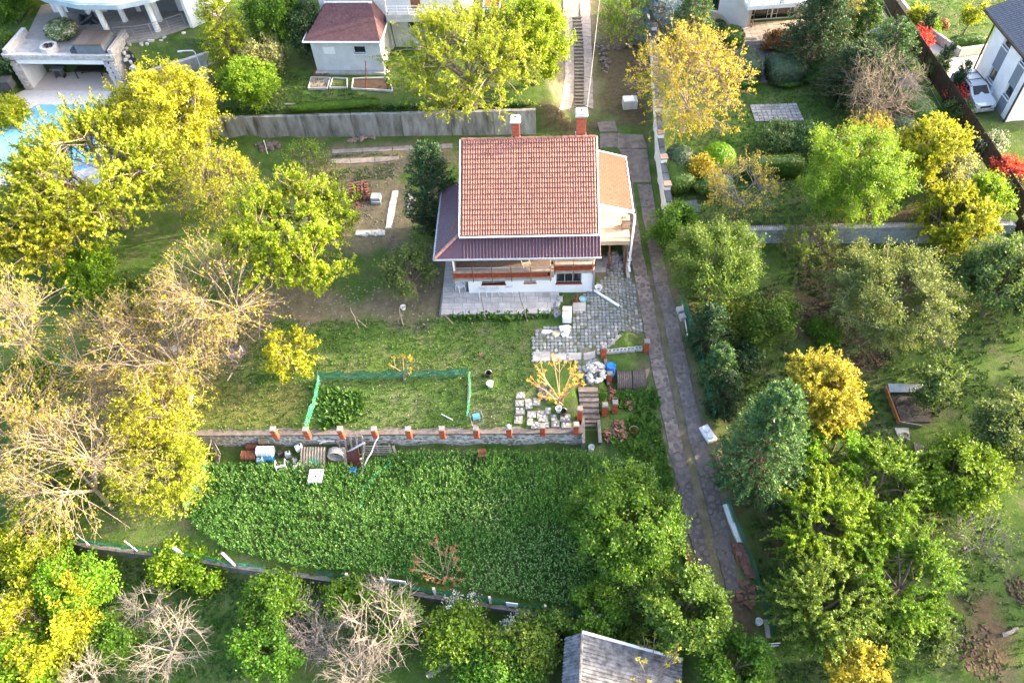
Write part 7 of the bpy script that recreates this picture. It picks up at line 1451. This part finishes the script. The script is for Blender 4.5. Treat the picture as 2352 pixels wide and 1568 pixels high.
heap('rock_ring','dark rocks around the foot of the golden sapling','rocks','I',(520,850),140,120,22,STONED,.14,.12)
heap('brick_heap','collapsed heap of old bricks right of the stairs','bricks','I',(1160,1180),130,170,60,None,.11,.35,brickmesh,'brick'); heap('brick_heap','small brick heap in the weeds below the curved sheets','bricks','I',(1245,960),70,110,22,None,.10,.2,brickmesh,'brick'); heap('brick_heap','low brick scatter beside the drive in the weeds','bricks','I',(1400,1010),80,90,14,None,.10,.12,brickmesh,'brick'); heap('brick_heap','crumbling brick edge beside the stair pillars','bricks','I',(1100,870),60,130,24,None,.11,.3,brickmesh,'brick'); heap('brick_heap','fallen brick slope against the stair side wall','bricks','I',(1060,1220),80,120,26,None,.11,.25,brickmesh,'brick')
heap('tile_scatter','broken terracotta tiles at the end of the drive','tiles','N',(640,960),130,140,40,None,.12,.12,tilemesh,'roof_tile')
ts = thing('tile_stack','long row of stacked old roof tiles beside the drive','tiles',at('N',640,780)); tmq = tilemesh()
for i in range(44): p = at('N',592+i*1.9,672+i*4.6)-ts.location; link('roof_tile',tmq,ts,M=Matrix.Translation(p+Vector((U(-.05,.05)+(.12 if i%2 else -.1),0,.1+.07*(i%3)))) @ Matrix.Rotation(-.35+U(-.2,.2),4,'Z') @ Matrix.Rotation(.5,4,'X') @ Matrix.Diagonal((.13,.13,.13,1)))
bp_ = thing('brick_pile','square pile of stacked old bricks in the dirt yard','bricks',at('C',690,1325),.1); bq = brickmesh(); 
for z in range(9):
    for i in range(5):
        for j in range(4):
            if i in (0,4) or j in (0,3) or z > 6: link('brick',bq,bp_,M=Matrix.Translation((-.48+i*.24+U(-.02,.02),.08+j*.26+U(-.02,.02),.05+z*.10)) @ Matrix.Rotation(U(-.12,.12)+(1.57 if (z+i)%2 else 0),4,'Z') @ Matrix.Diagonal((.105,.115,.09*2,1)))
heap('brick_stack','dark red bricks stood in front of the brick pile','bricks','C',(660,1355),70,50,16,None,.11,.15,brickmesh,'brick')
wp = thing('wrapped_pallet','pallet wrapped in clear grey film beside the brick pile','pallet',at('C',788,1330),-.1); m_ = MB(); m_.box((0,.2,.2),(.62,.6,.4),taper=.92); m_.build('wrapped_load',mat('film_grey',(.42,.45,.47),(.30,.33,.35),rough=.3),wp); m_ = MB(); m_.box((.05,-.15,.1),(.6,.1,.2)); m_.build('loose_film',mat('film_grey',(.42,.45,.47)),wp)
heap('rubble_pile','pale rubble along the path by the juniper','rubble','C',(1020,1340),60,190,40,STONEW,.09,.15); heap('rubble_pile','white kerb rubble below the dirt yard','rubble','y',(640,540),100,26,22,STONEW,.12,.08); heap('lumber_pile','grey lumber pile behind the dense tree','lumber','C',(400,1235),110,90,16,None,.2,.2,lambda: MB().box((0,0,0),(3.2,.35,.2)).mesh('board',WOODG),'board')
heap('stone_pile','stacked dark stones under the concrete wall, left','stones','C',(70,960),200,70,44,STONED,.14,.25); heap('stone_pile','brick and stone remnant at the foot of the concrete wall','stones','C',(690,915),200,30,34,mat('remnant',(.30,.17,.13),(.22,.2,.19)),.11,.15)
heap('rock_line','line of rocks along the right side of the upper drive','rocks','C',(2270,330),70,420,52,STONED,.13,.12); heap('rock_line','rock wall across the plot right of the upper drive','rocks','D',(250,360),320,40,46,STONED,.13,.2)
# concrete tank, shed bits right of drive
ct = thing('concrete_tank','pale concrete tank under the golden tree by the white wall','tank',at('D',315,830)); m_ = MB(); m_.box((0,.2,.3),(.95,.7,.6)); m_.build('body',CONCL,ct); m_ = MB(); m_.box((-.1,.2,.63),(.7,.6,.06)); m_.build('lid',WPAINT,ct)
# store under the terrace: poles, boxes
for k_ in range(12): a = HO+E1*(7.5+U(0,1.1))+E2*(1.9+U(0,.8)); stick('branch_pole','bare wooden pole stored in the tangle under the side terrace','pole',(a.x,a.y,.02),a+E1*U(-.5,.5)-E2*U(.3,.9)+Vector((0,0,U(.5,1.5))),.025,DEADW,.05,'poles under the terrace')
heap('junk_heap','heap of scrap and bottles under the side terrace','scrap','q',(500,270),150,110,40,mat('scrap_mix',(.42,.42,.44),(.14,.12,.11),var=.5),.13,.4,None,'scrap'); heap('junk_heap','scrap spilling out beside the terrace post','scrap','q',(560,350),90,80,26,mat('scrap_mix',(.42,.42,.44),(.14,.12,.11),var=.5),.1,.25,None,'scrap')
cr = thing('bottle_crate','dark crate of white bottles on the low wall by the drive','crate',at('q',648,330)+Vector((0,.1,.25)),.05); m_ = MB(); m_.box((0,0,-.1),(.36,.75,.3)); m_.build('wall_block',CONCD,cr); m_ = MB(); m_.box((0,0,.1),(.34,.7,.12)); m_.build('crate_box',BLACKM,cr)
for k_ in range(12): m_ = MB(); m_.lathe([(0,.16),(.05,.16),(.05,.26),(.02,.32),(0,.32)],8,(-.09+.18*(k_%2),-.28+.11*(k_//2),0)); m_.build('bottle',PLAST,cr)
one('low_wall','low stained concrete wall from the store to the drive','wall',MB().beam((0,0,.1),at('q',650,500)-at('q',615,250),.16,.6),CONC,at('q',615,250))
# storage of curved sheets right of the stairs
cv = thing('curved_sheets','brown curved felt sheets covering the store beside the drive','sheets',at('I',1270,845,-1.6),HA)
m_ = MB(); m_.box((-.03,.6,.0),(1.5,1.1,.5)); m_.build('store_base',CONCD,cv)
for k_,(x0,x1) in enumerate(((-.78,.0),(.05,.74))):
    m_ = MB(); vs = []; nu, nv = 22, 12
    for j in range(nv):
        a = -.15+j/(nv-1)*2.6
        for i in range(nu): u_ = i/(nu-1); rr = .66+.024*math.sin(u_*2*math.pi*7); vs.append((x0+(x1-x0)*u_, .6-math.cos(a)*rr, .22+math.sin(a)*rr*.85))
    m_.add(vs,[(j*nu+i,j*nu+i+1,(j+1)*nu+i+1,(j+1)*nu+i) for j in range(nv-1) for i in range(nu-1)]); m_.build('sheet',FELT,cv)
m_ = MB(); m_.beam((.02,-.12,.1),(.02,.5,.66),.07,.03); m_.build('strap',SLATE,cv); m_ = MB(); m_.panel((.72,-.3,.0),(.95,.1,.0),(1.0,1.1,.6),(.75,.9,.7),.04); m_.build('side_sheet',mat('tan_sheet',(.30,.23,.16),(.2,.15,.1)),cv); m_ = MB(); m_.panel((-.7,1.0,.5),(.5,1.0,.5),(.5,1.35,.62),(-.7,1.35,.62),.04); m_.build('cover_board',WOODG,cv)
barrel('plastic_barrel','blue plastic barrel tucked behind the corner pillar',at('I',1085,690),.24,.75,BLUEP,False,0)
one('low_wall','low dark wall beside the blue barrel and stairs','wall',MB().beam((0,0,.0),at('I',1060,780)-at('I',1035,560),.16,.5),CONCD,at('I',1035,560)); one('old_plank','old grey plank on the grass by the block row','plank',MB().beam((0,0,.05),at('I',1175,355)-at('I',1060,465),.14,.05),WOODG,at('I',1060,465))
# --- drive side
tp = thing('leaning_rods','white pole and boxes at the shade net beside the drive','pole',at('I',1730,260)); m_ = MB(); m_.tube([at('I',1708,60,dz=.1)-tp.location,at('I',1758,370,dz=.1)-tp.location],.03,6); m_.build('rod',WPAINT,tp)
for k_,(x,y) in enumerate(((1695,165),(1718,225))): p = at('I',x,y); o_ = thing('metal_box',('grey metal box at the drive edge, upper','grey metal box at the drive edge, lower one')[k_],'box',p,.2); m_ = MB(); m_.box((0,.1,.15),(.32,.34,.3)); m_.build('case',mat('box_grey',(.48,.49,.50)),o_); m_ = MB(); m_.box((.02,-.08,.15),(.2,.02,.2)); m_.build('door',GALV,o_)
pole('stake','thin yellow-green stake at the shade net','stake','I',(1785,380),(1825,250),.8,.025,mat('lime_stake',(.35,.40,.12)))
ws = thing('white_sink','white double sink lying at the drive edge','sink',at('I',1935,1230),.35); m_ = MB(); m_.box((0,0,.12),(.5,.95,.2)); m_.build('slab',PLAST,ws)
for y in (-.2,.22): m_ = MB(); m_.lathe([(.14,.22),(.19,.22),(.2,.3),(.17,.34),(.1,.30),(0,.28)],14,(0,y,0)); m_.build('basin',PLAST,ws)
for k_,(a,b,lb) in enumerate((((455,120),(530,330),'brown plank along the drive edge below the cypress'),((470,110),(545,300),'grey plank beside the brown one'),((560,660),(605,800),'dark plank at the tile row'))): one('plank',lb,'plank',MB().beam((0,0,.08),at('N',*b)-at('N',*a),.1,.08),(WOODB,WOODG,WOODB)[k_],at('N',*a))
for k_,(a,b,lb) in enumerate((((520,430),(560,540),'white sheet roll along the drive edge, upper'),((560,545),(615,670),'white ribbed sheet along the drive edge, lower'))): one('sheet_roll',lb,'sheet',MB().beam((0,0,.15),at('N',*b)-at('N',*a),.26,.2),PLAST,at('N',*a))
p0 = at('N',268,700,dz=.15); one('rusty_pipe','thick rusty pipe lying at the left drive edge','pipe',MB().tube([(0,0,0),tuple(at('N',310,830,dz=.15)-p0)],.16,10),RUST,p0)
one('wooden_post','grey plank post lying at the drive end','plank',MB().beam((0,0,.1),at('N',785,1240)-at('N',765,1130),.22,.12),WOODG,at('N',765,1130))
barrel('plastic_barrel','bright blue barrel lying at the bottom of the drive',at('N',678,1305),.33,.85,BLUEP,True,.05)
dn = thing('drive_end_fence','wire fence with white rails across the bottom of the drive','fence',at('N',650,1310)); 
for dz in (.25,.6): m_ = MB(); m_.tube([at('N',455,1290,dz=dz)-dn.location,at('N',640,1310,dz=dz-.05)-dn.location,at('N',850,1295,dz=dz)-dn.location],.025,5); m_.build('rail',WPAINT,dn)
for x in (460,655,845): m_ = MB(); p = at('N',x,1300)-dn.location; m_.tube([p,p+Vector((0,0,.8))],.03,6); m_.build('post',RUST,dn)
# --- garden bed right
gb = thing('garden_bed','plank edged garden bed of dark compost with corrugated lid','garden bed',at('r',740,200))
def rl_(x, y, dz=0): return at('r', x, y, dz=dz)-gb.location
m_ = MB(); m_.beam(rl_(608,92,.15),rl_(680,280,.15),.06,.4); m_.build('plank',mat('orange_plank',(.40,.17,.06),(.3,.13,.05)),gb); m_ = MB(); m_.beam(rl_(685,275,.1),rl_(800,295,.1),.06,.25); m_.build('plank',WOODG,gb)
m_ = MB(); metal_sheet(m_,rl_(630,125,.28),rl_(850,125,.28),rl_(845,88,.36),rl_(618,85,.36),.09,9,.025); m_.build('lid_sheet',mat('white_corrugated',(.55,.57,.60)),gb); m_ = MB(); m_.slab([rl_(640,125,.1),rl_(700,270,.1),rl_(850,270,.1),rl_(850,125,.1)],.2); m_.build('compost',mat('compost',(.085,.075,.07),(.05,.045,.042),bump=.8,bscale=12),gb)
sl2 = thing('stone_slab','pale slab with a tyre ring beside the garden bed','slab',at('r',700,335)); m_ = MB(); m_.slab([at('r',*q,dz=.06)-sl2.location for q in ((662,300),(690,365),(745,360),(735,298))],.1); m_.build('slab',CONC,sl2); m_ = MB(); m_.tube([(.12+.16*math.cos(t),-.1+.16*math.sin(t),.12) for t in np.linspace(0,6.283,15)],.05,6); m_.build('tyre_ring',CONCD,sl2)
fr2 = thing('pallet_frame','grey slatted frame of rods near the rounded bright tree','frame',at('r',790,440))
for k_ in range(8): m_ = MB(); m_.beam(at('r',765+k_*9,375+k_*4,dz=.1)-fr2.location,at('r',780+k_*8,490-k_*6,dz=.1)-fr2.location,.04,.04); m_.build('rod',WOODG,fr2)
heap('clod_row','row of turned brown earth clods in the lower right','soil','N',(2040,1250),260,420,170,SOIL,.075,.03); heap('clod_row','turned brown earth under the orchard trees','soil','O',(1060,620),260,330,170,SOIL,.08,.03); heap('clod_row','turned earth at the right photo edge','soil','N',(2300,920),120,160,70,SOIL,.075,.03); heap('clod_row','turned earth below the large fruit tree','soil','O',(1400,930),340,140,110,SOIL,.075,.03)
stick('dead_branch','fallen bare branch on the lower right grass','branch',at('N',1840,1360,dz=.1),at('N',1960,1240,dz=.3),.06,DEADG,.2); stick('log','weathered grey log lying on grass at the right edge','log',at('N',2210,1225,dz=.1),at('N',2310,1185,dz=.1),.1,DEADG,.03); stick('fallen_trunk','thick grey fallen trunk crossing the bushes toward the shed','log',at('M',700,1010,dz=.7),at('M',1170,790,dz=1.5),.16,DEADG,.08)
# wooden frame on the lawn edge, left
tf = thing('timber_frame','dark timber cold frame at the left lawn edge','frame',at('K',1410,310),.1)
for s in (-1,1): m_ = MB(); m_.box((s*.42,0,.18),(.16,1.1,.36)); m_.build('side',CONC,tf)
for k_ in range(4): m_ = MB(); m_.box((0,-.42+k_*.28,.2),(.68,.08,.06)); m_.build('slat',WOODG,tf)
one('stone_trough','pale stone trough under the forked bare tree','trough',MB().box((0,.0,.12),(1.1,.4,.24)).box((0,.0,.2),(.9,.24,.1)),CONCL,at('J',1050,1370))
# upper plot: planting boxes, person, tools
def bed(label, pts, mt): 
    t_ = thing('planting_bed', label, 'garden bed', at('C',*pts[0])); q = [at('C',*p,dz=.06)-t_.location for p in pts]; m_ = MB(); m_.slab(q[::-1],.1); m_.build('soil',mt,t_)
    for a,b in zip(q,q[1:]+q[:1]): m_ = MB(); m_.beam(a+Vector((0,0,.02)),b+Vector((0,0,.02)),.06,.14); m_.build('edging',CONCL,t_)
bed('small edged bed of dry pale soil before the annex',[(365,515),(490,520),(470,590),(345,590)],mat('dry_soil',(.34,.27,.21),(.26,.2,.155))); bed('small edged bed with green seedlings before the annex',[(505,520),(600,525),(600,585),(485,585)],gm); bed('edged bed of dark soil beside the rusty stake',[(640,525),(870,520),(900,605),(630,590)],SOIL)
one('rust_plate','two dull red plates lying before the annex wall','plates',MB().box((-.35,0,.05),(.6,.5,.06)).box((.35,.02,.06),(.6,.45,.06)),mat('dull_red',(.20,.085,.07),(.15,.06,.05)),at('C',440,482)); one('white_tub','white tub against the annex wall','tub',MB().box((0,0,.18),(.34,.22,.36),taper=.85),PLAST,at('C',428,455))
pole('rusty_stake','tall rusty stake in the dark bed','stake','C',(722,600),(718,400),1.4,.05,RUST); 
pole('white_rod','white pole standing behind the dense tree','pole','J',(1640,160),(1615,75),1.1,.03,WPAINT); stick('old_plank','plank lying on the bank above the concrete wall','plank',at('C',190,690,dz=.05),at('C',285,690,dz=.05),.07,DEADW,.0,taper=1)
hedge_low = tree('low_hedge','low dark green trailing hedge on the bank above the concrete wall','boxy','C',520,690,250,.5,'grn',cat='hedge',rxy=.12,zf=.5,dens=2,ls=.16)
# person
pp = at('C', 868, 468); pers = thing('person','person in white shirt and dark trousers bending beside the annex','person',pp+Vector((0,0,.02)),math.radians(-60))
def skin(name, verts, edges, rad, mt, parent, sub=1, root=0):
    me = bpy.data.meshes.new(name); me.from_pydata(verts, edges, []); o = link(name, me, parent); md = o.modifiers.new('skin','SKIN')
    for i, q in enumerate(rad): me.skin_vertices[0].data[i].radius = (q, q) if not isinstance(q, tuple) else q
    me.skin_vertices[0].data[root].use_root = True; s_ = o.modifiers.new('sub','SUBSURF'); s_.levels = sub; s_.render_levels = sub; me.materials.append(mt); return o
SKIN = mat('skin',(.45,.28,.20),rough=.6,var=0); JEANS = mat('dark_trousers',(.025,.028,.035)); SHIRT = mat('white_shirt',(.72,.72,.74))
# metres /1.27: hip .72, bent forward towards -y
V_ = [(0,0,.72),(0,-.10,.90),(0,-.22,1.06),(0,-.27,1.12),(.09,0,.68),(.10,-.06,.38),(.10,.02,.06),(.10,-.10,.03),(-.09,0,.68),(-.12,.04,.38),(-.13,.12,.06),(-.13,.02,.03),(.15,-.22,1.04),(.19,-.30,.84),(.14,-.46,.72),(-.15,-.22,1.04),(-.21,-.32,.84),(-.17,-.46,.70),(0,-.31,1.18)]
E_ = [(0,1),(1,2),(2,3),(3,18),(0,4),(4,5),(5,6),(6,7),(0,8),(8,9),(9,10),(10,11),(2,12),(12,13),(13,14),(2,15),(15,16),(16,17)]
skin('body',V_,E_,[.10,.11,.10,.045,.075,.052,.035,.03,.075,.052,.035,.03,.05,.036,.024,.05,.036,.024,.04],SKIN,pers)
skin('shirt',[(0,0,.76),(0,-.10,.90),(0,-.22,1.06),(.15,-.22,1.04),(.19,-.30,.85),(.16,-.42,.75),(-.15,-.22,1.04),(-.21,-.32,.85),(-.18,-.43,.73)],[(0,1),(1,2),(2,3),(3,4),(4,5),(2,6),(6,7),(7,8)],[.12,.125,.118,.062,.05,.04,.062,.05,.04],SHIRT,pers)
skin('trousers',[(0,0,.73),(.09,0,.66),(.10,-.06,.38),(.10,.02,.08),(-.09,0,.66),(-.12,.04,.38),(-.13,.12,.08)],[(0,1),(1,2),(2,3),(0,4),(4,5),(5,6)],[.118,.088,.066,.052,.088,.066,.052],JEANS,pers)
m_ = MB(); m_.lathe([(0,-.115),(.05,-.10),(.078,-.04),(.082,.03),(.06,.09),(0,.112)],12,(0,-.36,1.24)); m_.box((0,-.445,1.235),(.024,.03,.04)); [m_.box((s*.083,-.35,1.235),(.016,.03,.045)) for s in (-1,1)]; m_.build('head',SKIN,pers,smooth=False)
m_ = MB(); m_.lathe([(.086,.01),(.084,.05),(.062,.10),(0,.12)],12,(0,-.345,1.245)); m_.build('hair',mat('grey_hair',(.30,.28,.26)),pers); m_ = MB(); [m_.box((s*.03,-.436,1.255),(.018,.01,.01)) for s in (-1,1)]; m_.box((0,-.437,1.19),(.035,.01,.008)); m_.build('face_features',mat('dark_face',(.08,.04,.035)),pers)
for s,(hx,hy,hz) in ((1,(.14,-.46,.72)),(-1,(-.17,-.46,.70))):
    vs = [(hx,hy,hz),(hx,hy-.035,hz-.05)]; es = [(0,1)]; rd = [.024,.026]
    for k_ in range(4): b_ = len(vs); fx_ = hx+(-.024+k_*.016); L_ = (.05,.06,.055,.045)[k_]; vs += [(fx_,hy-.045,hz-.065),(fx_,hy-.06,hz-.065-L_*.6),(fx_,hy-.05,hz-.065-L_)]; es += [(1,b_),(b_,b_+1),(b_+1,b_+2)]; rd += [.008,.0075,.006]
    b_ = len(vs); vs += [(hx-s*.03,hy-.03,hz-.03),(hx-s*.045,hy-.05,hz-.06)]; es += [(0,b_),(b_,b_+1)]; rd += [.009,.007]; skin('hand',vs,es,rd,SKIN,pers)
for s,(x,y) in ((1,(.10,-.03)),(-1,(-.13,.07))): m_ = MB(); m_.box((x,y-.03,.03),(.085,.24,.07),taper=.8); m_.build('shoe',WPAINT,pers)
stick('hoe_handle','wooden tool handle held by the person','tool',at('C',838,470,dz=.02),at('C',848,395,pp.z+.95),.018,WOODB,.0,taper=1)
# overhead wires
def wire(label, a, b, sag, r_=.012):
    a, b = Vector(a), Vector(b); m_ = MB(); m_.tube([a.lerp(b,i/12)-a-Vector((0,0,sag*4*(i/12)*(1-i/12))) for i in range(13)],r_,4); tag(m_.build('overhead_wire',WIRE,None,a),label,'wire')
c2 = HO+E1*6.5+E2*4.6; wire('overhead wire running from the right chimney up along the drive',(c2.x,c2.y,7.9),at('C',2352,150,6.0)+Vector((.4,8,1)),.25); wire('overhead wire crossing the dirt yard to the house roof',(HO+E1*.0+E2*4.5+Vector((0,0,6.8))),at('J',1780,165,2.2),.15,.01)
wire('white cable strung along the dark alley fence',(29.0,57,gz(28.5,57)+1.1),(29.3,30,gz(28.5,30)+1.1),.2,.02)
# ---------------------------------------------------------------- bring the layout to metres
for o in list(SC.objects):
    if o.parent is None and o.type in ('MESH', 'EMPTY'):
        o.location = o.location*KS; o.scale = o.scale*KS
